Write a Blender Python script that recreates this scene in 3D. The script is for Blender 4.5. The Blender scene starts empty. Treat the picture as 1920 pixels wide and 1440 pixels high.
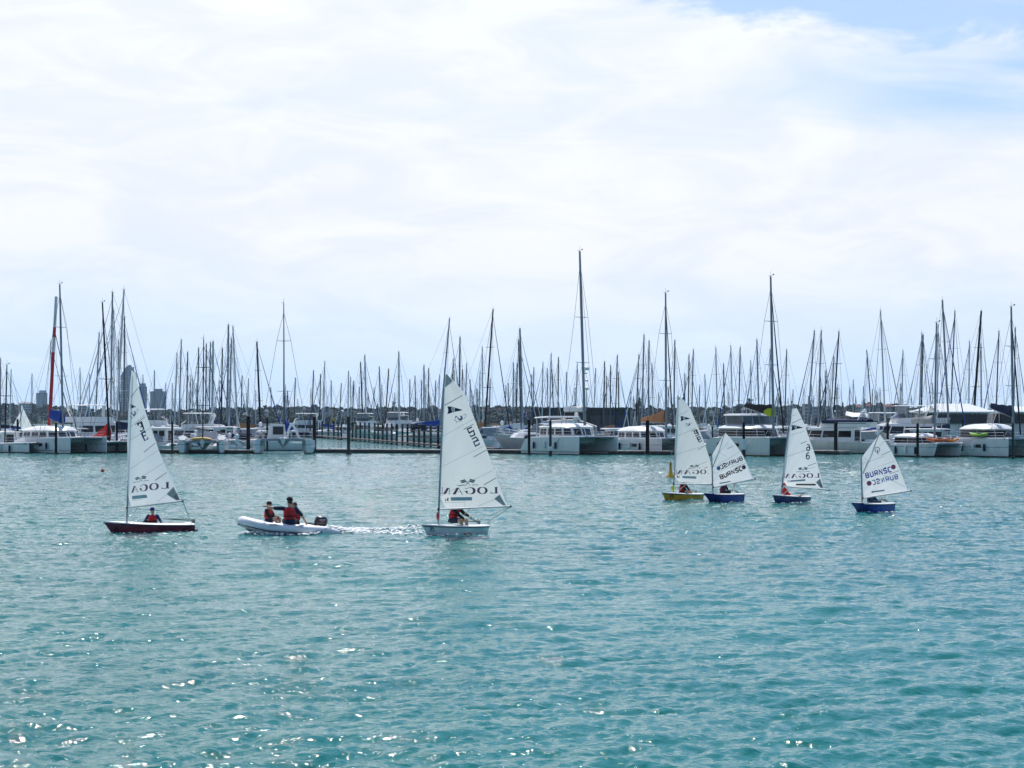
import bpy, bmesh, math, random
import numpy as np
from mathutils import Vector, Matrix, Euler

# ------------------------------------------------------------------ camera, sky, sun, exposure
random.seed(7)
RNG = np.random.default_rng(7)
scene = bpy.context.scene
COL = scene.collection
F_PX, HORIZON, CAM_H = 3583.0, 788.0, 3.76          # focal length in photo pixels, horizon row, eye height (m)

cam_data = bpy.data.cameras.new('camera')
cam_data.sensor_width = 36.0
cam_data.lens = 36.0 * F_PX / 1920.0
cam_data.shift_y = (HORIZON - 720.0) / 1920.0
cam_data.clip_start, cam_data.clip_end = 0.5, 30000.0
cam = bpy.data.objects.new('camera', cam_data)
cam.location = (0, 0, CAM_H)
cam.rotation_euler = (math.radians(90), 0, 0)
COL.objects.link(cam)
scene.camera = cam

SUN_EL, SUN_AZ = math.radians(60), math.radians(-5)   # azimuth from the view direction, negative = to the left
sun_dir = Vector((math.sin(SUN_AZ) * math.cos(SUN_EL), math.cos(SUN_AZ) * math.cos(SUN_EL), math.sin(SUN_EL)))

world = bpy.data.worlds.new('World')
scene.world = world
world.use_nodes = True
nt = world.node_tree
for n in list(nt.nodes):
    nt.nodes.remove(n)


class NT:
    """small helper to write node trees"""
    def __init__(self, tree):
        self.t = tree

    def new(self, kind, **kw):
        n = self.t.nodes.new(kind)
        for k, v in kw.items():
            setattr(n, k, v)
        return n

    def link(self, a, b):
        self.t.links.new(a, b)

    def val(self, sock, v):
        if isinstance(v, bpy.types.NodeSocket):
            self.link(v, sock)
        elif v is not None:
            sock.default_value = v

    def math(self, op, a, b=None, c=None, clamp=False):
        n = self.new('ShaderNodeMath', operation=op, use_clamp=clamp)
        self.val(n.inputs[0], a)
        if b is not None:
            self.val(n.inputs[1], b)
        if c is not None:
            self.val(n.inputs[2], c)
        return n.outputs[0]

    def smooth(self, x, a, b, lo=0.0, hi=1.0):
        n = self.new('ShaderNodeMapRange', interpolation_type='SMOOTHSTEP')
        self.val(n.inputs[0], x)
        n.inputs[1].default_value, n.inputs[2].default_value = a, b
        n.inputs[3].default_value, n.inputs[4].default_value = lo, hi
        return n.outputs[0]

    def lin(self, x, a, b, lo=0.0, hi=1.0):
        n = self.new('ShaderNodeMapRange')
        self.val(n.inputs[0], x)
        n.inputs[1].default_value, n.inputs[2].default_value = a, b
        n.inputs[3].default_value, n.inputs[4].default_value = lo, hi
        return n.outputs[0]

    def comb(self, x, y, z):
        n = self.new('ShaderNodeCombineXYZ')
        for i, v in enumerate((x, y, z)):
            self.val(n.inputs[i], v)
        return n.outputs[0]

    def noise(self, vec, scale, detail=4.0, rough=0.55, dist=0.0):
        n = self.new('ShaderNodeTexNoise')
        if vec is not None:
            self.link(vec, n.inputs['Vector'])
        n.inputs['Scale'].default_value = scale
        n.inputs['Detail'].default_value = detail
        n.inputs['Roughness'].default_value = rough
        n.inputs['Distortion'].default_value = dist
        return n.outputs[0]

    def mix(self, f, a, b, blend='MIX'):
        n = self.new('ShaderNodeMix', data_type='RGBA', blend_type=blend)
        self.val(n.inputs[0], f)
        for s, v in ((n.inputs[6], a), (n.inputs[7], b)):
            if isinstance(v, bpy.types.NodeSocket):
                self.link(v, s)
            else:
                s.default_value = (*v[:3], 1.0)
        return n.outputs[2]


W = NT(nt)
tc = W.new('ShaderNodeTexCoord')
nrm = W.new('ShaderNodeVectorMath', operation='NORMALIZE')
W.link(tc.outputs['Generated'], nrm.inputs[0])
sep = W.new('ShaderNodeSeparateXYZ')
W.link(nrm.outputs[0], sep.inputs[0])
dx, dy, dz = sep.outputs
sky = W.new('ShaderNodeTexSky', sky_type='NISHITA')
sky.sun_disc = False
sky.sun_elevation = SUN_EL
sky.sun_rotation = SUN_AZ
sky.altitude = 0.0
sky.air_density, sky.dust_density, sky.ozone_density = 1.0, 0.15, 1.9
sky_vec = W.comb(dx, dy, W.math('ADD', W.math('MULTIPLY', W.math('MAXIMUM', dz, 0.0), 0.8), 0.2))
W.link(sky_vec, sky.inputs[0])
sky_col = W.new('ShaderNodeVectorMath', operation='SCALE')
W.link(sky.outputs[0], sky_col.inputs[0])
sky_col.inputs['Scale'].default_value = 1.05
# high thin cloud layer, seen in perspective
zc = W.math('ADD', W.math('MAXIMUM', dz, 0.0), 0.085)
px_ = W.math('DIVIDE', dx, zc)
py_ = W.math('DIVIDE', dy, zc)
pv = W.comb(px_, py_, 0.0)
pv_s = W.comb(W.math('MULTIPLY', px_, 0.5), W.math('MULTIPLY', py_, 0.85), 3.7)
n_big = W.noise(pv_s, 0.5, 4.0, 0.5, 0.4)
n_fine = W.noise(pv_s, 1.7, 4.5, 0.5, 0.8)
az = W.math('ARCTAN2', dx, dy)
el = W.math('ARCSINE', dz)
# edge of the cloud bank: it climbs steeply towards the sun and ends low on the other side
azp = W.math('MAXIMUM', az, 0.0)
azn = W.math('MINIMUM', az, 0.0)
edge = W.math('ADD', 0.229, W.math('ADD', W.math('MULTIPLY', azp, -0.155), W.math('MULTIPLY', azn, -1.6)))
edge = W.math('MINIMUM', edge, 0.40)
wob = W.math('MULTIPLY', W.math('SUBTRACT', W.noise(W.comb(W.math('MULTIPLY', az, 2.2), W.math('MULTIPLY', el, 5.0), 1.3), 5.0, 7.0, 0.62, 0.5), 0.5), 0.085)
dist_edge = W.math('ADD', W.math('SUBTRACT', edge, el), wob)
bank = W.smooth(dist_edge, -0.007, 0.010)
# thinner rows in the bank where the blue shows through
mott = W.comb(W.math('MULTIPLY', az, 5.0), W.math('MULTIPLY', el, 15.0), 0.7)
row = W.smooth(W.noise(mott, 2.4, 6.0, 0.58, 0.7), 0.34, 0.66)
row2 = W.math('ADD', W.math('MULTIPLY', W.smooth(n_big, 0.30, 0.58), 0.5), W.math('MULTIPLY', W.smooth(W.noise(mott, 0.9, 5.0, 0.55, 0.5), 0.35, 0.62), 0.5))
lowfade = W.smooth(el, 0.01, 0.10, 0.55, 1.0)
tearx = W.smooth(az, 0.08, 0.26)
tear = W.math('MULTIPLY', tearx, W.math('MULTIPLY', W.smooth(el, 0.135, 0.168), W.smooth(el, 0.2, 0.172)))
tear = W.math('MULTIPLY', tear, W.smooth(n_fine, 0.66, 0.44))
cov = W.math('MULTIPLY', W.math('ADD', W.math('MULTIPLY', row, 0.13), W.math('ADD', W.math('MULTIPLY', row2, 0.15), 0.72)), lowfade)
cov = W.math('MULTIPLY', cov, W.math('SUBTRACT', 1.0, W.math('MULTIPLY', tear, 0.95)))
thin = W.math('MULTIPLY', W.smooth(n_fine, 0.5, 0.75), 0.22)
thin = W.math('MULTIPLY', W.math('ADD', thin, 0.17), W.smooth(el, 0.20, 0.42, 1.0, 0.25))
cover = W.math('ADD', W.math('MULTIPLY', bank, cov), W.math('MULTIPLY', W.math('SUBTRACT', 1.0, bank), thin), clamp=True)
# brightness of the cloud rises towards the sun (forward scattering)
dotn = W.new('ShaderNodeVectorMath', operation='DOT_PRODUCT')
W.link(nrm.outputs[0], dotn.inputs[0])
dotn.inputs[1].default_value = sun_dir
glow = W.math('POWER', W.math('MAXIMUM', dotn.outputs['Value'], 0.0), 6.0)
away = W.smooth(dotn.outputs['Value'], -0.30, 0.42, 0.24, 0.845)      # cloud lit from behind is darker away from the sun
bright = W.math('ADD', W.math('MULTIPLY', glow, 0.9), W.math('ADD', away, W.math('MULTIPLY', row, 0.06)))
cloud_col = W.new('ShaderNodeVectorMath', operation='SCALE')
cloud_col.inputs[0].default_value = (0.965, 0.982, 1.01)
W.link(bright, cloud_col.inputs['Scale'])
SKY_STRENGTH = 0.15
cl_scaled = W.new('ShaderNodeVectorMath', operation='SCALE')
W.link(cloud_col.outputs[0], cl_scaled.inputs[0])
cl_scaled.inputs['Scale'].default_value = 1.0 / SKY_STRENGTH
mixed = W.mix(cover, sky_col.outputs[0], cl_scaled.outputs[0])
bg = W.new('ShaderNodeBackground')
W.link(mixed, bg.inputs[0])
bg.inputs[1].default_value = SKY_STRENGTH
wo = W.new('ShaderNodeOutputWorld')
W.link(bg.outputs[0], wo.inputs[0])

sun_data = bpy.data.lights.new('sun', 'SUN')
sun_data.energy = 4.4
sun_data.angle = math.radians(0.6)
sun_data.color = (1.0, 0.955, 0.89)
sun = bpy.data.objects.new('sun', sun_data)
sun.rotation_euler = (-sun_dir).to_track_quat('-Z', 'Y').to_euler()
COL.objects.link(sun)

scene.view_settings.view_transform = 'Standard'
scene.view_settings.look = 'None'
scene.view_settings.exposure = 0.13
scene.view_settings.gamma = 1.0
scene.view_settings.use_curve_mapping = False
scene.cycles.max_bounces = 6
scene.cycles.volume_bounces = 0
scene.cycles.sample_clamp_indirect = 6.0
scene.cycles.caustics_reflective = False
scene.cycles.caustics_refractive = False
scene.cycles.use_denoising = True


# ------------------------------------------------------------------ pixel <-> place
def depth_of(py):
    """distance of the water surface seen at row py of the photograph"""
    return CAM_H * F_PX / (py - HORIZON)


def at(px, py):
    Y = depth_of(py)
    return Vector(((px - 960.0) / F_PX * Y, Y, 0.0))


def at_y(px, Y, z=0.0):
    return Vector(((px - 960.0) / F_PX * Y, Y, z))


def z_at(py, Y):
    return CAM_H + (HORIZON - py) / F_PX * Y


# ------------------------------------------------------------------ materials
MATS = {}


def new_mat(name):
    m = bpy.data.materials.new(name)
    m.use_nodes = True
    t = m.node_tree
    for n in list(t.nodes):
        t.nodes.remove(n)
    return m, NT(t)


def mat(name, col, rough=0.5, var=0.06, scale=3.0, metal=0.0, spec=0.5, coat=0.0, bump=0.0, bscale=20.0, streak=False):
    """painted / plain surface: base colour with a little uneven wear"""
    if name in MATS:
        return MATS[name]
    m, N = new_mat(name)
    b = N.new('ShaderNodeBsdfPrincipled')
    o = N.new('ShaderNodeOutputMaterial')
    N.link(b.outputs[0], o.inputs[0])
    c = N.new('ShaderNodeTexCoord')
    vec = c.outputs['Object']
    if streak:
        mp = N.new('ShaderNodeMapping')
        mp.inputs['Scale'].default_value = (1.0, 1.0, 0.12)
        N.link(vec, mp.inputs[0])
        vec = mp.outputs[0]
    f = N.noise(vec, scale, 5.0, 0.6)
    lo = tuple(max(0.0, x * (1 - var * 2.2)) for x in col)
    hi = tuple(min(1.0, x * (1 + var * 1.2)) for x in col)
    N.link(N.mix(N.smooth(f, 0.25, 0.75), lo, hi), b.inputs['Base Color'])
    b.inputs['Roughness'].default_value = rough
    b.inputs['Metallic'].default_value = metal
    b.inputs['Specular IOR Level'].default_value = spec
    b.inputs['Coat Weight'].default_value = coat
    b.inputs['Coat Roughness'].default_value = 0.08
    if bump > 0:
        bp = N.new('ShaderNodeBump')
        bp.inputs['Strength'].default_value = 1.0
        bp.inputs['Distance'].default_value = bump
        N.link(N.noise(c.outputs['Object'], bscale, 4.0, 0.6), bp.inputs['Height'])
        N.link(bp.outputs[0], b.inputs['Normal'])
    MATS[name] = m
    return m


# ------------------------------------------------------------------ water
def wave_tile(n, size, lam_peak, lam_min, lam_max, slope, wind=(0.25, -1.0), spread=2.0, seed=1):
    """one periodic patch of wind waves (inverse FFT of a directional spectrum): height + sideways shift"""
    rng = np.random.default_rng(seed)
    k1 = np.fft.fftfreq(n, d=size / n) * 2 * np.pi
    kx, ky = np.meshgrid(k1, k1, indexing='ij')
    k = np.hypot(kx, ky)
    k[0, 0] = 1e-6
    kp = 2 * np.pi / lam_peak
    amp = np.exp(-0.75 * (kp / k) ** 2) / k ** 2.15
    amp[(k > 2 * np.pi / lam_min) | (k < 2 * np.pi / lam_max)] = 0
    w = np.array(wind) / np.hypot(*wind)
    ct = (kx * w[0] + ky * w[1]) / k
    amp *= 0.12 + np.abs(ct) ** spread
    ph = rng.normal(size=(n, n)) + 1j * rng.normal(size=(n, n))
    H = amp * ph
    H[0, 0] = 0
    h = np.fft.ifft2(H).real
    gx = np.fft.ifft2(1j * kx * H).real
    gy = np.fft.ifft2(1j * ky * H).real
    s = slope / np.sqrt((gx ** 2 + gy ** 2).mean())
    cx = np.fft.ifft2(-1j * kx / k * H).real
    cy = np.fft.ifft2(-1j * ky / k * H).real
    return (h * s, cx * s, cy * s, size)


def sample_tile(tile, X, Y, ang):
    h, cx, cy, size = tile
    n = h.shape[0]
    c, s = math.cos(ang), math.sin(ang)
    u = ((X * c + Y * s) / size * n)
    v = ((-X * s + Y * c) / size * n)
    iu, iv = np.floor(u).astype(int), np.floor(v).astype(int)
    fu, fv = u - iu, v - iv
    iu %= n
    iv %= n
    ju, jv = (iu + 1) % n, (iv + 1) % n

    def bl(a):
        return (a[iu, iv] * (1 - fu) * (1 - fv) + a[ju, iv] * fu * (1 - fv) + a[iu, jv] * (1 - fu) * fv + a[ju, jv] * fu * fv)
    H, CX, CY = bl(h), bl(cx), bl(cy)
    return H, CX * c - CY * s, CX * s + CY * c


TILES = [
    (wave_tile(512, 61.0, 2.8, 0.5, 12.0, 0.09, seed=3, spread=2.5), 0.0),
    (wave_tile(512, 23.7, 0.95, 0.14, 3.2, 0.20, seed=5, spread=1.6), 0.35),
    (wave_tile(512, 9.1, 0.36, 0.05, 0.8, 0.235, seed=9, spread=1.0), -0.3),
]


def waves(X, Y, dist=None):
    H = np.zeros_like(X)
    DX = np.zeros_like(X)
    DY = np.zeros_like(X)
    for i, (t, a) in enumerate(TILES):
        h, cx, cy = sample_tile(t, X, Y, a)
        f = 1.0
        if dist is not None:
            lim = (600.0, 300.0, 110.0)[i]
            f = np.clip((lim - dist) / (lim * 0.5), 0, 1)
        if i > 0:      # gusts: calmer and rougher patches
            f = f * (0.86 + 0.30 * np.sin(X * 0.13 + 1.7 * np.sin(Y * 0.045)) * np.sin(Y * 0.085 + 1.3 * np.sin(X * 0.06) + 0.6))
        H += h * f
        DX += cx * f * 0.8
        DY += cy * f * 0.8
    return H, DX, DY


def build_water():
    ys = [9.0]
    while ys[-1] < 7000:
        y = ys[-1]
        g = 0.0034 if y < 110 else (0.006 if y < 260 else (0.03 if y < 900 else 0.12))
        ys.append(y * (1 + g))
    ys = np.array(ys)
    t = np.concatenate([[-1.2, -0.9], np.linspace(-0.70, -0.312, 150), np.linspace(-0.31, 0.31, 740), np.linspace(0.312, 0.70, 150), [0.9, 1.2]])
    nx, ny = len(t), len(ys)
    Y = np.repeat(ys[:, None], nx, 1)
    X = Y * t[None, :]
    D = np.hypot(X, Y)
    H, DX, DY = waves(X, Y, D)
    edge = (np.abs(t) > 0.72)[None, :]
    H = np.where(edge, 0.0, H)
    co = np.stack([np.where(edge, X, X + DX), np.where(edge, Y, Y + DY), H], -1).reshape(-1, 3).astype(np.float32)
    i = np.arange(nx - 1)[None, :] + (np.arange(ny - 1) * nx)[:, None]
    f = np.stack([i, i + 1, i + 1 + nx, i + nx], -1).reshape(-1, 4).astype(np.int32)
    me = bpy.data.meshes.new('water')
    me.vertices.add(len(co))
    me.vertices.foreach_set('co', co.ravel())
    me.loops.add(f.size)
    me.loops.foreach_set('vertex_index', f.ravel())
    me.polygons.add(len(f))
    me.polygons.foreach_set('loop_start', np.arange(0, f.size, 4, dtype=np.int32))
    me.polygons.foreach_set('use_smooth', np.ones(len(f), dtype=bool))
    me.update(calc_edges=True)
    ob = bpy.data.objects.new('water', me)
    ob['kind'] = 'structure'
    COL.objects.link(ob)
    m, N = new_mat('sea_water')
    b = N.new('ShaderNodeBsdfPrincipled')
    o = N.new('ShaderNodeOutputMaterial')
    N.link(b.outputs[0], o.inputs[0])
    c = N.new('ShaderNodeTexCoord')
    p = c.outputs['Object']
    f1 = N.noise(p, 0.04, 4.0, 0.55)
    N.link(N.mix(N.smooth(f1, 0.3, 0.7), (0.002, 0.118, 0.116), (0.004, 0.150, 0.138)), b.inputs['Base Color'])
    b.inputs['Roughness'].default_value = 0.06
    b.inputs['IOR'].default_value = 1.333
    mp = N.new('ShaderNodeMapping')
    mp.inputs['Scale'].default_value = (0.75, 1.0, 1.0)
    N.link(p, mp.inputs[0])
    r1 = N.noise(mp.outputs[0], 9.0, 4.0, 0.55, 0.3)
    r2 = N.noise(mp.outputs[0], 1.4, 3.0, 0.5, 0.2)
    r3 = N.noise(mp.outputs[0], 3.6, 3.0, 0.55, 0.2)
    sp = N.new('ShaderNodeSeparateXYZ')
    N.link(p, sp.inputs[0])
    lod = N.smooth(sp.outputs[1], 28.0, 110.0)          # ripples finer than the mesh carries far out
    hsum = N.math('ADD', N.math('MULTIPLY', r1, 0.026), N.math('MULTIPLY', r2, N.math('ADD', 0.05, N.math('MULTIPLY', lod, 0.42))))
    hsum = N.math('ADD', hsum, N.math('MULTIPLY', r3, N.math('ADD', 0.02, N.math('MULTIPLY', lod, 0.15))))
    bp = N.new('ShaderNodeBump')
    bp.inputs['Strength'].default_value = 1.0
    bp.inputs['Distance'].default_value = 1.0
    N.link(hsum, bp.inputs['Height'])
    N.link(bp.outputs[0], b.inputs['Normal'])
    me.materials.append(m)
    return ob


build_water()


# ------------------------------------------------------------------ mesh helpers
def rot2(x, y, a):
    return x * math.cos(a) - y * math.sin(a), x * math.sin(a) + y * math.cos(a)


class MB:
    """collects shapes; build() links them as ONE mesh object"""
    def __init__(self):
        self.v, self.f, self.m = [], [], []

    def add(self, verts, faces, mi=0):
        o = len(self.v)
        self.v += [tuple(p) for p in verts]
        self.f += [tuple(i + o for i in q) for q in faces]
        self.m += [mi] * len(faces)
        return self

    def box(self, c, s, mi=0, rz=0.0, taper=1.0):
        cx, cy, cz = c
        hx, hy, hz = s[0] / 2, s[1] / 2, s[2] / 2
        vs = []
        for dz, k in ((-hz, 1.0), (hz, taper)):
            for sx, sy in ((-1, -1), (1, -1), (1, 1), (-1, 1)):
                x, y = rot2(sx * hx * k, sy * hy * k, rz)
                vs.append((cx + x, cy + y, cz + dz))
        return self.add(vs, [(3, 2, 1, 0), (4, 5, 6, 7), (0, 1, 5, 4), (1, 2, 6, 5), (2, 3, 7, 6), (3, 0, 4, 7)], mi)

    def tube(self, pts, r, n=6, mi=0, cap=True, flat=1.0):
        pts = [Vector(p) for p in pts]
        rs = r if isinstance(r, (list, tuple)) else [r] * len(pts)
        rings = []
        for i, p in enumerate(pts):
            d = (pts[min(i + 1, len(pts) - 1)] - pts[max(i - 1, 0)])
            if d.length < 1e-9:
                d = Vector((0, 0, 1))
            d.normalize()
            ref = Vector((0, 0, 1)) if abs(d.z) < 0.9 else Vector((0, 1, 0))
            a = d.cross(ref).normalized()
            b = d.cross(a).normalized()
            rings.append([p + (a * math.cos(t) + b * math.sin(t) * flat) * rs[i] for t in [2 * math.pi * k / n for k in range(n)]])
        return self.loft(rings, mi=mi, cap=cap)

    def loft(self, rings, cap=True, closed=True, mi=0):
        n = len(rings[0])
        vs = [p for r in rings for p in r]
        fs = []
        for i in range(len(rings) - 1):
            for k in range(n if closed else n - 1):
                a, b = i * n + k, i * n + (k + 1) % n
                fs.append((a, b, b + n, a + n))
        if cap and closed:
            fs.append(tuple(reversed(range(n))))
            fs.append(tuple((len(rings) - 1) * n + k for k in range(n)))
        return self.add(vs, fs, mi)

    def lathe(self, prof, n=12, c=(0, 0, 0), mi=0):
        rings = [[(c[0] + r * math.cos(2 * math.pi * k / n), c[1] + r * math.sin(2 * math.pi * k / n), c[2] + z) for k in range(n)] for r, z in prof]
        return self.loft(rings, mi=mi)

    def prism(self, poly, z0, z1, mi=0):
        return self.loft([[(x, y, z0) for x, y in poly], [(x, y, z1) for x, y in poly]], mi=mi)

    def blob(self, c, r, n=10, m=7, mi=0, rot=None):
        rings = []
        rx, ry, rz = r if isinstance(r, (tuple, list)) else (r, r, r)
        for i in range(m):
            t = math.pi * (i + 0.02) / (m - 1 + 0.04) - math.pi / 2
            ring = []
            for k in range(n):
                a = 2 * math.pi * k / n
                p = Vector((rx * math.cos(t) * math.cos(a), ry * math.cos(t) * math.sin(a), rz * math.sin(t)))
                if rot is not None:
                    p = rot @ p
                ring.append(Vector(c) + p)
            rings.append(ring)
        return self.loft(rings, mi=mi)

    def mesh(self, name, mats, smooth=True, angle=35.0):
        me = bpy.data.meshes.new(name)
        me.from_pydata(self.v, [], self.f)
        for m in (mats if isinstance(mats, (list, tuple)) else [mats]):
            me.materials.append(m)
        if any(self.m):
            me.polygons.foreach_set('material_index', self.m)
        me.update()
        if smooth:
            me.polygons.foreach_set('use_smooth', [True] * len(me.polygons))
            me.set_sharp_from_angle(angle=math.radians(angle))
        return me

    def build(self, name, mats, parent=None, smooth=True, angle=35.0):
        ob = bpy.data.objects.new(name, self.mesh(name, mats, smooth, angle))
        COL.objects.link(ob)
        if parent is not None:
            ob.parent = parent
        return ob


def tag(o, label=None, cat=None, group=None, kind=None):
    if label:
        o['label'] = label
    if cat:
        o['category'] = cat
    if group:
        o['group'] = group
    if kind:
        o['kind'] = kind
    return o


def thing(name, label, cat, loc=(0, 0, 0), rz=0.0, group=None):
    o = bpy.data.objects.new(name, None)
    COL.objects.link(o)
    o.location = loc
    o.rotation_euler = (0, 0, rz)
    o.empty_display_size = 0.2
    return tag(o, label, cat, group)


def copy_tree(o, parent=None, kids=None):
    c = o.copy()
    COL.objects.link(c)
    c.parent = parent
    for ch in o.children:
        copy_tree(ch, c)
    return c


def obj_of(name, mesh, parent, loc=(0, 0, 0), rot=(0, 0, 0), scale=(1, 1, 1)):
    o = bpy.data.objects.new(name, mesh)
    COL.objects.link(o)
    o.parent = parent
    o.location, o.rotation_euler, o.scale = loc, rot, scale
    return o


# ------------------------------------------------------------------ shared materials
def mat_hull(name, top, anti=(0.02, 0.03, 0.06), stripe=None, z_anti=0.10, z_stripe=(0.18, 0.26), rough=0.28):
    if name in MATS:
        return MATS[name]
    m, N = new_mat(name)
    b = N.new('ShaderNodeBsdfPrincipled')
    o = N.new('ShaderNodeOutputMaterial')
    N.link(b.outputs[0], o.inputs[0])
    c = N.new('ShaderNodeTexCoord')
    s = N.new('ShaderNodeSeparateXYZ')
    N.link(c.outputs['Object'], s.inputs[0])
    z = s.outputs[2]
    mp = N.new('ShaderNodeMapping')
    mp.inputs['Scale'].default_value = (1.2, 1.2, 0.25)
    N.link(c.outputs['Object'], mp.inputs[0])
    f = N.noise(mp.outputs[0], 2.0, 6.0, 0.62)
    col = N.mix(N.smooth(f, 0.3, 0.75), tuple(x * 0.86 for x in top), top)
    if stripe:
        on = N.math('MULTIPLY', N.math('GREATER_THAN', z, z_stripe[0]), N.math('LESS_THAN', z, z_stripe[1]))
        col = N.mix(on, col, stripe)
    col = N.mix(N.math('LESS_THAN', z, z_anti), col, anti)
    N.link(col, b.inputs['Base Color'])
    b.inputs['Roughness'].default_value = rough
    b.inputs['Coat Weight'].default_value = 0.25
    b.inputs['Coat Roughness'].default_value = 0.1
    MATS[name] = m
    return m


def mat_glass(name, col, rough=0.06):
    if name in MATS:
        return MATS[name]
    m = mat(name, col, rough=rough, var=0.15, scale=0.8, spec=0.35)
    return m


def mat_cloth(name, col, trans=0.0, rough=0.85, var=0.1, scale=4.0, tcol=None, seams=None):
    """sailcloth, canvas and clothes: diffuse, with light shining through when trans > 0"""
    if name in MATS:
        return MATS[name]
    m, N = new_mat(name)
    o = N.new('ShaderNodeOutputMaterial')
    b = N.new('ShaderNodeBsdfPrincipled')
    c = N.new('ShaderNodeTexCoord')
    f = N.noise(c.outputs['Object'], scale, 5.0, 0.6)
    colr = N.mix(N.smooth(f, 0.3, 0.75), tuple(x * (1 - var) for x in col), col)
    N.link(colr, b.inputs['Base Color'])
    b.inputs['Roughness'].default_value = rough
    b.inputs['Specular IOR Level'].default_value = 0.25
    bp = N.new('ShaderNodeBump')
    bp.inputs['Distance'].default_value = 0.012
    mp = N.new('ShaderNodeMapping')
    mp.inputs['Scale'].default_value = (1.0, 1.0, 0.45)
    mp.inputs['Rotation'].default_value = (0.3, 0.5, 0.0)
    N.link(c.outputs['Object'], mp.inputs[0])
    N.link(N.noise(mp.outputs[0], 5.0, 3.0, 0.5, 0.6), bp.inputs['Height'])
    N.link(bp.outputs[0], b.inputs['Normal'])
    if trans > 0:
        t = N.new('ShaderNodeBsdfTranslucent')
        N.link(N.mix(0.0, tcol or col, col), t.inputs[0])
        mx = N.new('ShaderNodeMixShader')
        mx.inputs[0].default_value = trans
        N.link(b.outputs[0], mx.inputs[1])
        N.link(t.outputs[0], mx.inputs[2])
        N.link(mx.outputs[0], o.inputs[0])
    else:
        N.link(b.outputs[0], o.inputs[0])
    MATS[name] = m
    return m


GEL = mat('white_gelcoat', (0.80, 0.80, 0.79), 0.3, 0.03, 1.5, coat=0.3)
GEL2 = mat('cream_gelcoat', (0.74, 0.72, 0.66), 0.35, 0.04, 1.5, coat=0.3)
GREYP = mat('grey_paint', (0.42, 0.43, 0.45), 0.4, 0.08, 2.0)
GLASS = mat_glass('dark_glass', (0.012, 0.014, 0.018))
GLASS2 = mat_glass('grey_glass', (0.08, 0.10, 0.12))
ALU = mat('anodised_aluminium', (0.27, 0.29, 0.33), 0.5, 0.06, 1.0, metal=0.25)
ALU_D = mat('dark_grey_aluminium', (0.07, 0.078, 0.095), 0.5, 0.08, 1.0, metal=0.2)
ALU_W = mat('white_painted_mast', (0.55, 0.57, 0.60), 0.4, 0.05, 1.0)
CARBON = mat('black_carbon', (0.008, 0.008, 0.010), 0.55, 0.1, 1.0, spec=0.2)
BROWNM = mat('varnished_spruce', (0.16, 0.075, 0.04), 0.4, 0.15, 1.0)
STEEL = mat('stainless_steel', (0.55, 0.56, 0.58), 0.25, 0.05, 1.0, metal=0.9)
WIRE = mat('rigging_wire', (0.05, 0.055, 0.065), 0.6, 0.05, 1.0)
BLACK = mat('black_rubber', (0.012, 0.012, 0.013), 0.55, 0.1, 4.0)
ROPE = mat('white_rope', (0.62, 0.60, 0.54), 0.8, 0.1, 12.0)
PILE = mat('tarred_timber_pile', (0.014, 0.015, 0.016), 0.8, 0.3, 2.0, spec=0.15, bump=0.01, bscale=8, streak=True)
PILE_G = mat('weathered_green_pile', (0.040, 0.055, 0.046), 0.8, 0.25, 2.0, spec=0.2, bump=0.01, bscale=8, streak=True)
PONT = mat('weathered_pontoon_concrete', (0.36, 0.35, 0.33), 0.85, 0.15, 1.5, bump=0.006)
PONT_D = mat('wet_dark_timber_waler', (0.045, 0.036, 0.032), 0.7, 0.3, 1.5, bump=0.01)
NETM = mat('trampoline_net', (0.05, 0.05, 0.055), 0.8, 0.1, 4.0)
BLUE_CANVAS = mat_cloth('royal_blue_canvas', (0.010, 0.055, 0.30))
NAVY_CANVAS = mat_cloth('navy_canvas', (0.012, 0.022, 0.065))
RED_CANVAS = mat_cloth('red_canvas', (0.50, 0.018, 0.012))
TAN_CANVAS = mat_cloth('tan_canvas', (0.40, 0.19, 0.085))
BLACK_CANVAS = mat_cloth('black_canvas', (0.012, 0.012, 0.014))
GREEN_CANVAS = mat_cloth('green_canvas', (0.01, 0.11, 0.085))
GREY_CANVAS = mat_cloth('grey_canvas', (0.42, 0.41, 0.41))
CLEAR = mat_cloth('clear_plastic_screens', (0.36, 0.40, 0.46), rough=0.25, var=0.35, scale=1.5)
YELLOW = mat_cloth('lime_yellow_cloth', (0.50, 0.55, 0.02))
ORANGE = mat('orange_plastic', (0.75, 0.14, 0.02), 0.4, 0.08, 2.0)
REDP = mat('red_plastic', (0.50, 0.02, 0.02), 0.4, 0.08, 2.0)
GREENP = mat('lime_green_plastic', (0.22, 0.45, 0.03), 0.4, 0.08, 2.0)
SAIL = mat_cloth('white_sailcloth', (0.90, 0.905, 0.90), trans=0.5, rough=0.6, var=0.07, scale=1.2)
SAIL_OLD = mat_cloth('aged_white_sailcloth', (0.88, 0.88, 0.85), trans=0.48, rough=0.6, var=0.12, scale=0.9)
WHITE_SLEEVE = mat('white_plastic', (0.72, 0.73, 0.74), 0.5, 0.06, 2.0)

# ------------------------------------------------------------------ boats: shared builders
def shape_beam(t, tr, k=2.2, m=0.42):
    if t < m:
        return tr + (1 - tr) * math.sin(t / m * math.pi / 2)
    return max(0.012, 1 - ((t - m) / (1 - m)) ** k)


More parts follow.
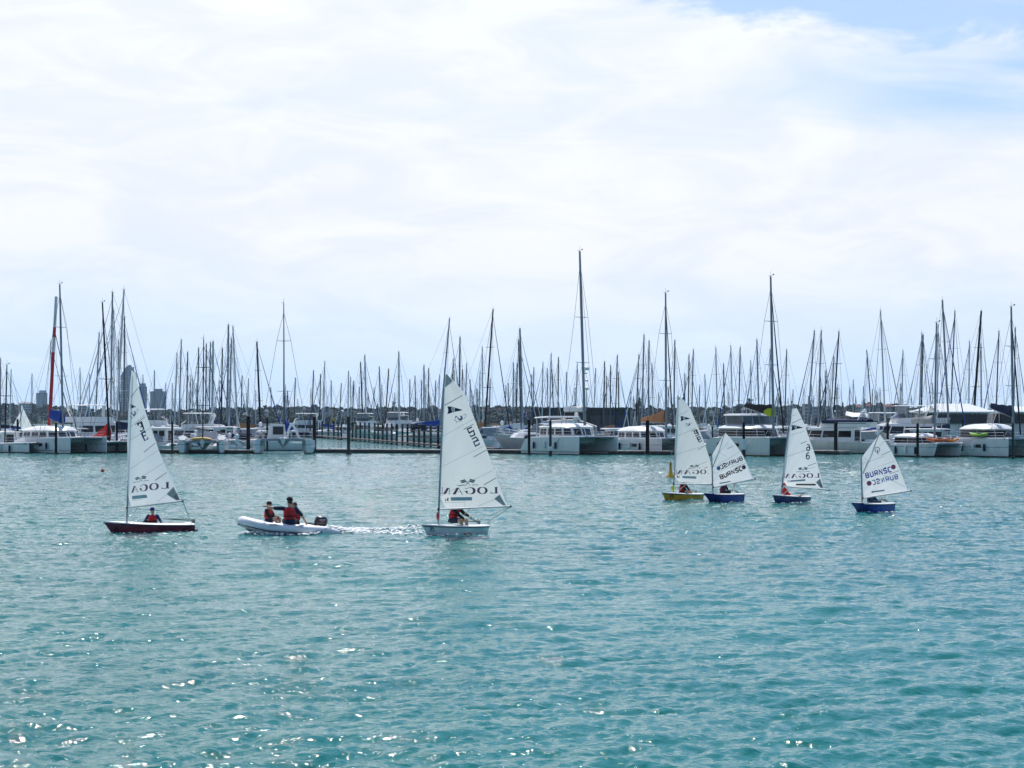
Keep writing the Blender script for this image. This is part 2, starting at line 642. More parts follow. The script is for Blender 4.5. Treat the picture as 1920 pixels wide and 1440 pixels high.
def hull_mesh(L, B, fs, fb, draft, tr=0.7, rake=0.5, k=2.2, flare=0.96, stern_rake=0.15, n=15, m=0.42):
    """monohull: +x is the bow, z = 0 the waterline"""
    rings = []
    for i in range(n):
        t = i / (n - 1)
        x = -L / 2 + L * t
        b = B / 2 * shape_beam(t, tr, k, m)
        f = fs + (fb - fs) * t ** 1.6
        up = 0.0 if t < 0.5 else ((t - 0.5) / 0.5) ** 2.5
        d = draft * (1 - up * 0.9) * (0.55 + 0.45 * math.sin(math.pi * min(1, t + 0.1)))
        q = max(0.0, (t - 0.55) / 0.45) ** 1.5

        def P(yy, zz):
            sh = rake * q * (1 - (zz + d) / (f + d)) + (stern_rake * (zz / f) if t < 0.02 else 0)
            return (x - sh, yy, zz)
        fl = flare - 0.35 * q
        prof = [(b, f), (b * (fl + (1 - fl) * 0.55), f * 0.62), (b * fl, f * 0.22), (b * fl * 0.86, -d * 0.3), (b * 0.42, -d * 0.85), (0, -d)]
        ring = [P(y, z) for y, z in prof] + [P(-y, z) for y, z in reversed(prof[:-1])] + [P(0, f + 0.06 * (b / (B / 2)))]
        rings.append(ring)
    return MB().loft(rings)


def house(parent, foot, foot_top, z0, z1, m, windows=(), name='cabin', glass=None, top_crown=0.06):
    """cabin with walls between two outlines; every window a thin pane of its own set 2 cm proud"""
    mb = MB()
    n = len(foot)
    lo = [Vector((x, y, z0)) for x, y in foot]
    hi = [Vector((x, y, z1)) for x, y in foot_top]
    cx = sum(p.x for p in hi) / n
    cy = sum(p.y for p in hi) / n
    ins = [Vector((cx + (p.x - cx) * 0.82, cy + (p.y - cy) * 0.8, z1 + top_crown)) for p in hi]
    mb.loft([lo, hi, ins])
    ob = mb.build(name, m, parent, angle=30)
    for (e, u0, u1, w0, w1) in windows:
        a, b, c, d = lo[e], lo[(e + 1) % n], hi[(e + 1) % n], hi[e]
        nr = (b - a).cross(d - a)
        if nr.length < 1e-6:
            continue
        nr.normalize()
        mid = (a + b) / 2 - Vector((cx, cy, z0))
        if nr.dot(mid) < 0:
            nr = -nr

        def Q(u, w):
            return (a * (1 - u) + b * u) * (1 - w) + (d * (1 - u) + c * u) * w
        pts = [Q(u0, w0), Q(u1, w0), Q(u1, w1), Q(u0, w1)]
        wmb = MB()
        wmb.loft([[p - nr * 0.02 for p in pts], [p + nr * 0.022 for p in pts]])
        wmb.build('window', glass or GLASS, parent, smooth=False)
    return ob


def sail_cover(a, b, h0, h1, w, m, parent, name='sail_cover', sag=0.0, front=0.0, bands=None):
    """stowed mainsail on its boom: a = mast end, b = aft end; bulky at the mast and tapering aft"""
    a, b = Vector(a), Vector(b)
    d = (b - a)
    side = Vector((-d.y, d.x, 0)).normalized()
    rings = []
    n = 9
    for i in range(n):
        t = i / (n - 1)
        p = a + d * t + Vector((0, 0, -sag * math.sin(math.pi * t)))
        h = h0 * (1 - t) ** 1.3 + h1 * (1 - (1 - t) ** 1.3)
        ww = w * (1 - 0.45 * t) * (1 + 0.12 * math.sin(9 * t + h0))
        up = Vector((0, 0, 1))
        ring = []
        for (q, zz) in ((-0.35, -0.05), (-0.5, 0.18), (-0.42, 0.55), (-0.15, 0.97), (0.15, 1.0), (0.42, 0.55), (0.5, 0.18), (0.35, -0.05)):
            ring.append(p + side * (q * ww) + up * (zz * h * (1 + 0.06 * math.sin(17 * t + q * 3))))
        rings.append(ring)
    mb = MB().loft(rings)
    return mb.build(name, m, parent, angle=60)


def to_local(O, rz, P):
    c, s = math.cos(-rz), math.sin(-rz)
    dx_, dy_ = P[0] - O[0], P[1] - O[1]
    return Vector((dx_ * c - dy_ * s, dx_ * s + dy_ * c, P[2] - O[2]))


def mast_on_centreline(O, rz, px):
    """local x along the boat's centre line that shows at column px"""
    k = (px - 960.0) / F_PX
    c, s = math.cos(rz), math.sin(rz)
    return (k * O[1] - O[0]) / (c - k * s)


def top_point(O, rz, mx, px, py):
    """local place of the masthead: above the foot, leaning sideways so that it shows at (px, py)"""
    c, s = math.cos(rz), math.sin(rz)
    wx, wy = O[0] + mx * c, O[1] + mx * s
    z = z_at(py, wy)
    return to_local(O, rz, ((px - 960.0) / F_PX * wy, wy, z))


def rig(parent, foot, top, r, m, spreaders=(0.55,), sp_w=0.9, bow=None, stern=None, chain=None, wire=0.022, jib=None, jib_r=0.07, heading=(1, 0), vane=True, oval=1.0):
    """mast with spreaders, stays and a rolled-up headsail"""
    foot, top = Vector(foot), Vector(top)
    mmesh = MB().tube([foot, foot.lerp(top, 0.7), top], [r, r * 0.95, r * 0.68], 8, flat=oval)
    mo = mmesh.build('mast', m, parent)
    for s in spreaders:
        p = foot.lerp(top, s)
        sp = MB().tube([p + Vector((-0.08, -sp_w, 0.04)), p, p + Vector((-0.08, sp_w, 0.04))], [0.03, 0.045, 0.03], 5)
        sp.build('spreader', ALU_W if m is not CARBON else m, mo)
    if vane:
        v = MB()
        v.tube([top, top + Vector((0, 0.02, 0.55))], 0.014, 4)
        v.tube([top + Vector((-0.25, 0, 0.06)), top + Vector((0.45, 0, 0.10))], 0.016, 4)
        v.box((top.x + 0.45, top.y, top.z + 0.17), (0.2, 0.03, 0.12))
        v.tube([top + Vector((0, -0.3, 0.03)), top + Vector((0, 0.0, 0.07))], 0.016, 4)
        v.build('wind_instrument', BLACK, mo)
    hound = foot.lerp(top, 0.93)
    if bow is not None:
        bw = Vector(bow)
        if jib:
            MB().tube([bw + (hound - bw) * 0.03, bw.lerp(hound, 0.5), hound], [jib_r, jib_r * 0.8, jib_r * 0.35], 6).build('furled_jib', jib, parent)
        else:
            MB().tube([bw, hound], wire, 4).build('forestay', WIRE, parent)
    if stern is not None:
        MB().tube([Vector(stern), top], wire * 0.8, 4).build('backstay', WIRE, parent)
    if chain is not None:
        for sy in (-1, 1):
            cp = Vector((chain[0], chain[1] * sy, chain[2]))
            if spreaders:
                p = foot.lerp(top, spreaders[-1]) + Vector((-0.08, sp_w * sy, 0.04))
                MB().tube([cp, p, hound], wire, 4).build('shroud', WIRE, parent)
            else:
                MB().tube([cp, hound], wire, 4).build('shroud', WIRE, parent)
            if len(spreaders) >= 1:
                MB().tube([cp + Vector((0.3, -0.1 * sy, 0)), foot.lerp(top, spreaders[0])], wire * 0.8, 4).build('shroud', WIRE, parent)
    return mo


def line_sag(a, b, sag, r=0.03, n=7):
    a, b = Vector(a), Vector(b)
    pts = []
    for i in range(n):
        t = i / (n - 1)
        p = a.lerp(b, t)
        p.z -= sag * 4 * t * (1 - t)
        pts.append(p)
    return MB().tube(pts, r, 5)


def rail(parent, pts, h=0.62, r=0.022, step=1.8, name='guard_rail', m=None):
    """lifeline round a deck edge: posts and two wires"""
    mb = MB()
    pts = [Vector(p) for p in pts]
    up = Vector((0, 0, h))
    mb.tube([p + up for p in pts], r, 4)
    mb.tube([p + up * 0.5 for p in pts], r * 0.7, 4)
    for a, b in zip(pts[:-1], pts[1:]):
        n = max(1, int((b - a).length / step))
        for i in range(n + 1):
            p = a.lerp(b, i / n)
            mb.tube([p, p + up], r, 4)
    return mb.build(name, m or STEEL, parent)


# ------------------------------------------------------------------ catamaran
def catamaran(label, bow_px, bow_py, L, B, ang, house_kw=None, mast=None, mast_m=None, mast_r=0.14, cover=None, cover_dims=(1.1, 0.35, 0.6), fb=1.75, fs=1.45,
              hull_mat=None, hull_w=1.35, cover_len=None, hull_window=True, jib=None, spreaders=(0.32, 0.66), bow_kind='plumb', boom_z=None, name='catamaran', lines=(), hardtop=False, roof_z=None, boom=True, group=None, tramp=True, pods=False, boom_rise=0.0):
    rz = -math.radians(ang)
    P = at(bow_px, bow_py)
    ox, oy = rot2(L / 2, -B / 2 + hull_w * 0.45, rz)
    O = Vector((P.x - ox, P.y - oy, 0))
    t = thing(name, label, 'catamaran', O, rz, group)
    hm = hull_mat or mat_hull('white_cat_hull', (0.78, 0.79, 0.79), (0.02, 0.025, 0.04), None)
    bs = -1
    for sgn in (-1, 1):
        rings = []
        n = 13
        for i in range(n):
            q = i / (n - 1)
            x = -L / 2 + L * q
            w = hull_w / 2 * (0.82 + 0.18 * math.sin(min(1, q / 0.45) * math.pi / 2)) * (1 if q < 0.55 else max(0.05, 1 - ((q - 0.55) / 0.45) ** 2.1))
            f = fs + (fb - fs) * q ** 1.3
            if q < 0.1:
                f *= 0.35 + 0.65 * (q / 0.1)
            d = 0.55 * math.sin(math.pi * (0.12 + 0.8 * q))
            rk = {'plumb': 0.05, 'rake': 0.6}[bow_kind] * max(0, (q - 0.8) / 0.2)
            cy = sgn * (B / 2 - hull_w / 2)
            prof = [(w, f), (w * 1.0, f * 0.7), (w * 0.97, f * 0.3), (w * 0.8, 0.02), (w * 0.45, -d * 0.8), (0, -d)]
            ring = [(x - rk * (1 - z / f), cy + y, z) for y, z in prof] + [(x - rk * (1 - z / f), cy - y, z) for y, z in reversed(prof[:-1])]
            ring.append((x, cy, f + 0.05))
            rings.append(ring)
        MB().loft(rings).build('hull', hm, t, angle=40)
    inner = B / 2 - hull_w * 0.6
    # bridge deck
    bd = MB()
    fmid = fs + (fb - fs) * 0.4
    secs = []
    for x, zb in ((-0.42 * L, 0.75), (-0.05 * L, 0.7), (0.10 * L, 0.85), (0.17 * L, 1.25)):
        secs.append([(x, -inner, fmid - 0.02), (x, -inner, zb), (x, inner, zb), (x, inner, fmid - 0.02), (x, 0, fmid + 0.03)])
    bd.loft(secs)
    bd.build('bridge_deck', GEL, t, angle=40)
    # fore beam and net
    fx = L * 0.44
    MB().tube([(fx, -inner - 0.3, fb - 0.12), (fx, 0, fb - 0.06), (fx, inner + 0.3, fb - 0.12)], 0.12, 8).build('fore_beam', ALU, t)
    if tramp:
        tr = MB()
        tr.box((0.5 * (fx + 0.17 * L), 0, fb - 0.2), (fx - 0.17 * L - 0.1, inner * 2 - 0.05, 0.03))
        tr.build('trampoline', NETM, t)
    hk = dict(x0=-0.34, x1=0.20, w=0.74, h=0.95, roof=0.42, style='lagoon')
    hk.update(house_kw or {})
    z0 = fmid + 0.0
    ya = B * hk['w'] / 2
    xa, xf = L * hk['x0'], L * hk['x1']
    ztop = z0 + 0.3
    if hk['style'] != 'none':
        half = [(xa, ya), (xa + (xf - xa) * 0.30, ya * 1.0), (xa + (xf - xa) * 0.55, ya * 0.97), (xa + (xf - xa) * 0.78, ya * 0.84), (xa + (xf - xa) * 0.93, ya * 0.52), (xf, 0.14)]
        foot = [(x, -y) for x, y in half] + [(x, y) for x, y in reversed(half)]
        sl = hk.get('slope', 0.10)
        ft = [(x - sl * L * max(0, (x - xa) / (xf - xa) - 0.45) * 0.9, y * 0.95) for x, y in foot]
        n = len(foot)
        wins = []
        if hk['style'] == 'lagoon':
            per = [(0, 0.12, 0.88, 2), (1, 0.06, 0.94, 2), (2, 0.08, 0.92, 1), (3, 0.1, 0.9, 1), (4, 0.12, 0.88, 1)]
            for e, u0, u1, k in per:
                for side in (0, 1):
                    ee = e if side == 0 else n - 2 - e
                    for j in range(k):
                        a = u0 + (u1 - u0) * j / k + 0.03
                        b = u0 + (u1 - u0) * (j + 1) / k - 0.03
                        wins.append((ee, a, b, 0.24, 0.86))
            wins.append((5, 0.1, 0.9, 0.24, 0.86))
        elif hk['style'] == 'band':
            for e in range(0, n - 1):
                wins.append((e, 0.0 if e % 2 else 0.03, 1.0 if e % 2 == 0 else 0.97, 0.16, 0.90))
        house(t, foot, ft, z0, z0 + hk['h'], GEL, wins, 'coachroof_side')
        # domed roof with a brow over the windows
        rings = []
        cx0 = (xa + xf) / 2 - 0.1
        zz = z0 + hk['h']
        for k, dz in ((1.03, 0.0), (1.05, 0.05), (1.0, 0.13), (0.84, 0.09 + hk['roof'] * 0.6), (0.6, 0.09 + hk['roof'] * 0.88), (0.25, 0.09 + hk['roof'] * 1.0)):
            rings.append([(cx0 + (x - cx0) * k, y * k, zz + dz) for x, y in ft])
        MB().loft(rings).build('coachroof', GEL, t, angle=50)
        ztop = zz + 0.09 + hk['roof']
        # hatch and hand rails on the roof
        hb = MB()
        hb.box((cx0 + 0.8, -ya * 0.4, ztop - 0.12), (0.6, 0.55, 0.07))
        hb.build('deck_hatch', GLASS2, t)
    if hardtop:
        zt = ztop + 0.55
        MB().loft([[(xa - 1.8, -ya * 0.8, zt), (xa + 1.2, -ya * 0.85, zt + .1), (xa + 1.2, ya * 0.85, zt + .1), (xa - 1.8, ya * 0.8, zt)],
                   [(xa - 1.7, -ya * 0.75, zt + .12), (xa + 1.1, -ya * 0.8, zt + .24), (xa + 1.1, ya * 0.8, zt + .24), (xa - 1.7, ya * 0.75, zt + .12)]]).build('hardtop', GEL, t)
        for sx, sy in ((-1.6, -0.7), (-1.6, 0.7), (1.0, -0.75), (1.0, 0.75)):
            MB().tube([(xa + sx, ya * sy, z0), (xa + sx, ya * sy, zt + .1)], 0.04, 6).build('hardtop_post', STEEL, t)
    if hull_window:
        for dx0, w, h in ((0.06, 0.75, 0.34), (-0.02, 0.30, 0.14)):
            for sgn in (-1, 1):
                wm = MB()
                yy = sgn * (B / 2 + 0.004)
                wm.box((L * dx0, yy, fs * 0.62), (w, 0.05, h))
                wm.build('hull_window', GLASS, t, smooth=False)
    # guard rails along both hulls
    for sgn in (-1, 1):
        yy = sgn * (B / 2 - 0.12)
        rail(t, [(-L * 0.36, yy, fs + 0.15), (L * 0.1, yy, fs + (fb - fs) * 0.55), (L * 0.42, sgn * (B / 2 - hull_w / 2), fb - 0.02)], 0.6, 0.016, 2.2)
    MB().tube([(L * 0.42, -B / 2 + hull_w / 2, fb), (L * 0.47, -B / 2 + hull_w / 2, fb + 0.65), (L * 0.44, 0, fb + 0.35), (L * 0.47, B / 2 - hull_w / 2, fb + 0.65), (L * 0.42, B / 2 - hull_w / 2, fb)], 0.022, 5).build('bow_rail', STEEL, t)
    if mast:
        (mx_px, my_px) = mast[:2]
        bpx = mast[2]
        mx = mast_on_centreline(O, rz, bpx)
        tp = top_point(O, rz, mx, mx_px, my_px)
        fz = ztop - 0.25 if (hk['style'] != 'none' and xa < mx < xf) else fmid
        foot = Vector((mx, 0, fz))
        rig(t, foot, tp, mast_r, mast_m or ALU, spreaders, 0.9, (fx, 0, fb), None, (mx - 0.9, B / 2 - hull_w * 0.4, fmid + 0.1), jib=jib, jib_r=0.09)
        bz = boom_z if boom_z else ztop + 0.55
        bl = cover_len or L * 0.42
        if boom:
            a = Vector((mx - 0.15, 0, bz))
            b = Vector((mx - bl, 0, bz + boom_rise))
            MB().tube([a, b], 0.09, 8).build('boom', ALU if mast_m is not CARBON else CARBON, t)
            if cover:
                sail_cover(a + Vector((0.05, 0, 0.05)), b + Vector((0, 0, 0.05)), cover_dims[0], cover_dims[1], cover_dims[2], cover, t)
            MB().tube([b, (b.x + 0.2, 0, z0 + 0.2)], 0.02, 4).build('mainsheet', ROPE, t)
    for i in range(3):
        MB().lathe([(0.02, -0.42), (0.12, -0.34), (0.13, 0.22), (0.05, 0.36), (0.02, 0.42)], 8, (-0.22 * L + i * 0.2 * L, -B / 2 - 0.13, fs * 0.55 + 0.1 * (i % 2))).build('fender', WHITE_SLEEVE if i % 2 else NAVY_CANVAS, t)
    for (a, b, sg) in lines:
        line_sag(a, b, sg, 0.035).build('mooring_line', ROPE, t)
    return t, O, rz


# ------------------------------------------------------------------ motor cruisers
def motor_boat(label, px, py, L, B, head_deg, kind='express', hull_mat=None, scale=1.0, canvas=None, group=None, name='motor_cruiser', anchor='centre', extra=None, cat='motorboat'):
    """head_deg: direction of the bow, 0 = to the right, 90 = away from the viewer"""
    P = at(px, py) if py < 2000 else at_y(px, py - 2000)
    rz = math.radians(head_deg)
    O = Vector(P)
    if anchor == 'bow':
        ox, oy = rot2(L / 2, 0, rz)
        O = Vector((P.x - ox, P.y - oy, 0))
    t = thing(name, label, cat, O, rz, group)
    f0, f1 = 0.10 * L, 0.155 * L
    hm = hull_mat or mat_hull('white_motor_hull', (0.78, 0.79, 0.80), (0.02, 0.03, 0.08), None, 0.12)
    hull_mesh(L, B, f0, f1, 0.5, tr=0.9, rake=0.14 * L, k=2.6, flare=0.9, stern_rake=-0.3).build('hull', hm, t, angle=45)
    MB().box((-L / 2 - 0.45, 0, 0.32), (0.9, B * 0.85, 0.1)).build('swim_platform', GEL, t)
    deck = f0 + 0.12 * (f1 - f0)
    w = B * 0.40

    def outline(x0, x1, ww, nose=0.5):
        h = [(x0, ww), (x0 + (x1 - x0) * 0.6, ww), (x0 + (x1 - x0) * 0.88, ww * 0.8), (x1, ww * nose)]
        return [(x, -y) for x, y in h] + [(x, y) for x, y in reversed(h)]
    if kind in ('flybridge', 'yacht'):
        x0, x1 = -0.26 * L, 0.26 * L
        lo = outline(x0, x1, w)
        h1 = 0.13 * L if kind == 'flybridge' else 0.10 * L
        hi = [(x - 0.12 * L * max(0, (x - x0) / (x1 - x0) - 0.4), y * 0.92) for x, y in lo]
        win = [(0, 0.08, 0.48, 0.35, 0.8), (0, 0.54, 0.97, 0.35, 0.8), (1, 0.05, 0.95, 0.35, 0.82), (2, 0.06, 0.94, 0.35, 0.84), (3, 0.04, 0.48, 0.35, 0.85), (3, 0.52, 0.96, 0.35, 0.85),
               (4, 0.06, 0.94, 0.35, 0.84), (5, 0.05, 0.95, 0.35, 0.82), (6, 0.03, 0.46, 0.35, 0.8), (6, 0.52, 0.92, 0.35, 0.8), (7, 0.15, 0.85, 0.1, 0.85)]
        house(t, lo, hi, deck, deck + h1, GEL, win, 'saloon')
        z = deck + h1 + 0.05
        # flybridge coaming overhanging the cockpit
        flo = outline(x0 - 0.14 * L, x1 - 0.17 * L, w * 0.95)
        fhi = [(x * 1.0 - 0.02 * L, y * 1.02) for x, y in flo]
        house(t, flo, fhi, z, z + 0.05 * L, GEL, (), 'flybridge_coaming', top_crown=-0.02)
        z2 = z + 0.05 * L
        if kind == 'yacht':
            lo2 = outline(x0 + 0.02 * L, x1 - 0.24 * L, w * 0.82)
            hi2 = [(x - 0.05 * L * max(0, (x - x0) / (x1 - x0) - 0.3), y * 0.92) for x, y in lo2]
            house(t, lo2, hi2, z2 - 0.02, z2 + 0.09 * L, GEL, [(e, 0.04, 0.96, 0.25, 0.85) for e in range(7)], 'wheelhouse')
            z3 = z2 + 0.09 * L
            ro = outline(x0 - 0.12 * L, x1 - 0.20 * L, w * 0.92)
            house(t, ro, [(x, y * 0.98) for x, y in ro], z3, z3 + 0.10, GEL, (), 'hardtop', top_crown=0.08)
            z2 = z3 + 0.1
        else:
            ws = MB()
            ws.loft([[(x1 - 0.19 * L, -w * 0.75, z2), (x1 - 0.17 * L, 0, z2), (x1 - 0.19 * L, w * 0.75, z2)], [(x1 - 0.25 * L, -w * 0.7, z2 + 0.5), (x1 - 0.23 * L, 0, z2 + 0.5), (x1 - 0.25 * L, w * 0.7, z2 + 0.5)]], closed=False)
            ws.build('windscreen', GLASS2, t, smooth=False)
            if canvas:
                cv = MB()
                xs = x0 - 0.12 * L, x1 - 0.22 * L
                cv.loft([[(x, -w * 0.98, z2 - 0.15), (x, -w * 0.9, z2 + 0.22), (x, 0, z2 + 0.42), (x, w * 0.9, z2 + 0.22), (x, w * 0.98, z2 - 0.15)] for x in np.linspace(xs[0], xs[1], 5)], closed=False)
                cv.build('canvas_cover', canvas, t)
            else:
                zt = z2 + 1.45
                house(t, outline(x0 - 0.05 * L, x1 - 0.2 * L, w * 0.85), [(x, y * .95) for x, y in outline(x0 - 0.05 * L, x1 - 0.2 * L, w * 0.85)], zt, zt + 0.08, GEL, (), 'hardtop')
                for sx in (x0 - 0.03 * L, x1 - 0.26 * L):
                    for sy in (-1, 1):
                        MB().tube([(sx, sy * w * 0.7, z2 - .1), (sx + 0.15, sy * w * 0.7, zt)], 0.035, 5).build('hardtop_post', STEEL, t)
                sc = MB()
                sc.loft([[(x, -w * 0.78, z2), (x, w * 0.78, z2), (x, w * 0.75, zt), (x, -w * 0.75, zt)] for x in (x1 - 0.27 * L, x1 - 0.265 * L)])
                sc.build('clear_screen', CLEAR, t)
        ar = MB()
        xa = x0 - 0.02 * L
        ar.tube([(xa, -w * 0.9, z2 - 0.2), (xa - 0.5, -w * 0.75, z2 + 0.9), (xa - 0.5, w * 0.75, z2 + 0.9), (xa, w * 0.9, z2 - 0.2)], 0.10, 6)
        ar.build('radar_arch', GEL, t)
        MB().lathe([(0.05, 0), (0.28, 0.02), (0.30, 0.16), (0.24, 0.26), (0.02, 0.3)], 10, (xa - 0.5, 0.3, z2 + 0.98)).build('radar_dome', GEL, t)
        MB().lathe([(0.1, 0), (0.22, 0.1), (0.24, 0.3), (0.15, 0.48), (0.01, 0.54)], 10, (xa - 0.5, -0.5, z2 + 0.98)).build('satellite_dome', GEL, t)
        MB().tube([(xa - 0.4, w * 0.7, z2 + 0.9), (xa - 1.0, w * 0.75, z2 + 3.2)], 0.018, 4).build('aerial', WHITE_SLEEVE, t)
    elif kind == 'express':
        x0, x1 = -0.18 * L, 0.34 * L
        lo = outline(x0, x1, w, 0.35)
        hi = [(x - 0.10 * L * max(0, (x - x0) / (x1 - x0) - 0.2), y * 0.85) for x, y in lo]
        house(t, lo, hi, deck, deck + 0.075 * L, GEL, [(0, 0.5, 0.95, 0.35, 0.75), (1, 0.1, 0.9, 0.35, 0.75), (5, 0.1, 0.9, 0.35, 0.75), (6, 0.05, 0.5, 0.35, 0.75)], 'cabin')
        z = deck + 0.075 * L
        ws = MB()
        xw = 0.10 * L
        for sy in (1,):
            ws.loft([[(xw - 0.2 * L, -w * 0.88, z - .1), (xw, -w * 0.78, z - .05), (xw + 0.06 * L, 0, z), (xw, w * 0.78, z - .05), (xw - 0.2 * L, w * 0.88, z - .1)],
                     [(xw - 0.24 * L, -w * 0.8, z + 0.075 * L), (xw - 0.09 * L, -w * 0.68, z + 0.08 * L), (xw - 0.05 * L, 0, z + 0.085 * L), (xw - 0.09 * L, w * 0.68, z + 0.08 * L), (xw - 0.24 * L, w * 0.8, z + 0.075 * L)]], closed=False)
        ws.build('windscreen', GLASS2, t, smooth=False)
        ar = MB()
        for sy in (-1, 1):
            ar.loft([[(xx + a, sy * w * ww, zz) for a, ww in ((-0.3, 0.92), (0.25, 0.92), (0.25, 0.86), (-0.3, 0.86))] for xx, zz in ((-0.30 * L, deck + 0.03 * L), (-0.2 * L, z + 0.06 * L), (-0.24 * L, z + 0.10 * L))])
        ar.loft([[(-0.27 * L, yy, z + 0.09 * L), (-0.21 * L, yy, z + 0.095 * L), (-0.21 * L, yy, z + 0.11 * L), (-0.27 * L, yy, z + 0.11 * L)] for yy in (-w * 0.9, 0, w * 0.9)])
        ar.build('radar_arch', GEL, t)
        MB().lathe([(0.08, 0), (0.2, 0.08), (0.26, 0.3), (0.2, 0.5), (0.02, 0.58)], 10, (-0.24 * L, 0.4, z + 0.115 * L)).build('radar_dome', GEL, t)
        cv = MB()
        cm = canvas or CLEAR
        cv.loft([[(x, -w * 0.9, zz - 0.1), (x, -w * 0.82, zz + hh), (x, 0, zz + hh + 0.1), (x, w * 0.82, zz + hh), (x, w * 0.9, zz - 0.1)] for x, zz, hh in
                 ((-0.42 * L, deck + 0.03 * L, 0.075 * L), (-0.25 * L, deck + 0.05 * L, 0.115 * L), (0.02 * L, z - 0.02 * L, 0.10 * L))], closed=False)
        cv.build('cockpit_canopy', cm, t)
    else:   # launch with a wheelhouse
        x0, x1 = -0.22 * L, 0.20 * L
        lo = outline(x0, x1, w, 0.72)
        hi = [(x - 0.06 * L * max(0, (x - x0) / (x1 - x0) - 0.5) * 2, y * 0.93) for x, y in lo]
        h1 = 0.155 * L
        house(t, lo, hi, deck - 0.02, deck + h1, GEL, [(0, 0.06, 0.34, 0.45, 0.86), (0, 0.4, 0.68, 0.45, 0.86), (0, 0.73, 0.97, 0.45, 0.86), (1, 0.08, 0.92, 0.45, 0.86), (2, 0.08, 0.92, 0.45, 0.88), (3, 0.05, 0.47, 0.45, 0.88), (3, 0.53, 0.95, 0.45, 0.88),
                                                       (4, 0.08, 0.92, 0.45, 0.88), (5, 0.08, 0.92, 0.45, 0.86), (6, 0.03, 0.27, 0.45, 0.86), (6, 0.32, 0.6, 0.45, 0.86), (6, 0.66, 0.94, 0.45, 0.86), (7, 0.3, 0.7, 0.05, 0.85)], 'wheelhouse')
        z = deck + h1
        ro = outline(x0 - 0.10 * L, x1 + 0.01 * L, w * 1.02, 0.7)
        house(t, ro, [(x * 0.99, y * 0.97) for x, y in ro], z, z + 0.10, GEL, (), 'wheelhouse_roof')
        fo = outline(x1 - 0.03 * L, x1 + 0.2 * L, w * 0.75, 0.4)
        house(t, fo, [(x - 0.02 * L, y * 0.85) for x, y in fo], deck, deck + 0.05 * L, GEL, [(0, 0.3, 0.7, 0.3, 0.75), (6, 0.3, 0.7, 0.3, 0.75)], 'fore_cabin')
        if canvas:
            cv = MB()
            cv.loft([[(x, -w * 0.95, z - 0.55), (x, -w * 0.88, z - 0.06), (x, w * 0.88, z - 0.06), (x, w * 0.95, z - 0.55)] for x in (x0 - 0.26 * L, x0 - 0.10 * L)], closed=False)
            cv.build('cockpit_awning', canvas, t)
        MB().tube([(x0, 0, z + 0.1), (x0 - 0.1, 0, z + 1.6)], 0.035, 5).build('signal_mast', ALU_W, t)
        MB().lathe([(0.05, 0), (0.26, 0.02), (0.28, 0.14), (0.2, 0.24), (0.02, 0.27)], 10, (x0 + 0.8, 0.2, z + 0.12)).build('radar_dome', GEL, t)
    rail(t, [(-0.02 * L, -B * 0.47, f0 + 0.25), (0.25 * L, -B * 0.40, f0 + 0.6 * (f1 - f0)), (0.47 * L, -0.1, f1), (0.47 * L, 0.1, f1), (0.25 * L, B * 0.40, f0 + 0.6 * (f1 - f0)), (-0.02 * L, B * 0.47, f0 + 0.25)], 0.6, 0.02, 1.6)
    for i in range(3):
        MB().lathe([(0.02, -0.38), (0.12, -0.3), (0.13, 0.25), (0.05, 0.36), (0.02, 0.4)], 8, (-0.25 * L + i * 0.22 * L, -B * 0.5 - 0.02, 0.55)).build('fender', WHITE_SLEEVE, t)
    return t, O, rz


# ------------------------------------------------------------------ far shore: hills, woods, houses, towers
FOLIAGE = [mat('far_foliage_%d' % i, c, 0.9, 0.35, 0.25) for i, c in enumerate([(0.018, 0.036, 0.024), (0.014, 0.028, 0.024), (0.026, 0.046, 0.024)])]
BARK = mat('tree_bark', (0.06, 0.05, 0.04), 0.9, 0.2, 1.0)
LAND = mat('grassy_hillside', (0.020, 0.034, 0.022), 0.95, 0.35, 0.02)

TREELINE = [(-700, 762), (-300, 758), (0, 757), (60, 757), (110, 762), (170, 768), (240, 770), (300, 769), (380, 768), (440, 766), (520, 764), (600, 764), (680, 766), (760, 764), (840, 766), (900, 763),
            (960, 763), (1040, 766), (1120, 766), (1200, 767), (1280, 764), (1340, 764), (1400, 761), (1460, 762), (1520, 764), (1580, 763), (1640, 760), (1700, 760), (1760, 766), (1850, 768), (1920, 766), (2300, 762), (2700, 766)]
SHORE_Y = 1480.0


def shore_y(px):
    # the shore recedes to the left of the view
    return SHORE_Y + max(0.0, 420 - px) * 1.5


def ridge_z(px, Y):
    xs, ys = zip(*TREELINE)
    return z_at(float(np.interp(px, xs, ys)), Y)


def build_hills():
    rings = []
    pxs = np.linspace(-900, 2900, 150)
    for dy, k in ((0, -0.02), (6, 0.10), (60, 0.32), (150, 0.52), (260, 0.62), (420, 0.5), (600, -0.05)):
        ring = []
        for px in pxs:
            Y = shore_y(px) + dy
            z = ridge_z(px, shore_y(px) + 220) * k + 0.6 * math.sin(px * 0.05 + dy)
            ring.append(((px - 960) / F_PX * Y, Y, z - 0.3))
        rings.append(ring)
    mb = MB()
    mb.loft(rings, closed=False)
    o = mb.build('hill', LAND, None)
    o['kind'] = 'structure'


build_hills()


def ico(sub):
    bm = bmesh.new()
    bmesh.ops.create_icosphere(bm, subdivisions=sub, radius=1.0)
    bm.verts.ensure_lookup_table()
    v = np.array([p.co[:] for p in bm.verts])
    f = [tuple(q.index for q in p.verts) for p in bm.faces]
    bm.free()
    return v, f


ICO1, ICO2 = ico(1), ico(2)


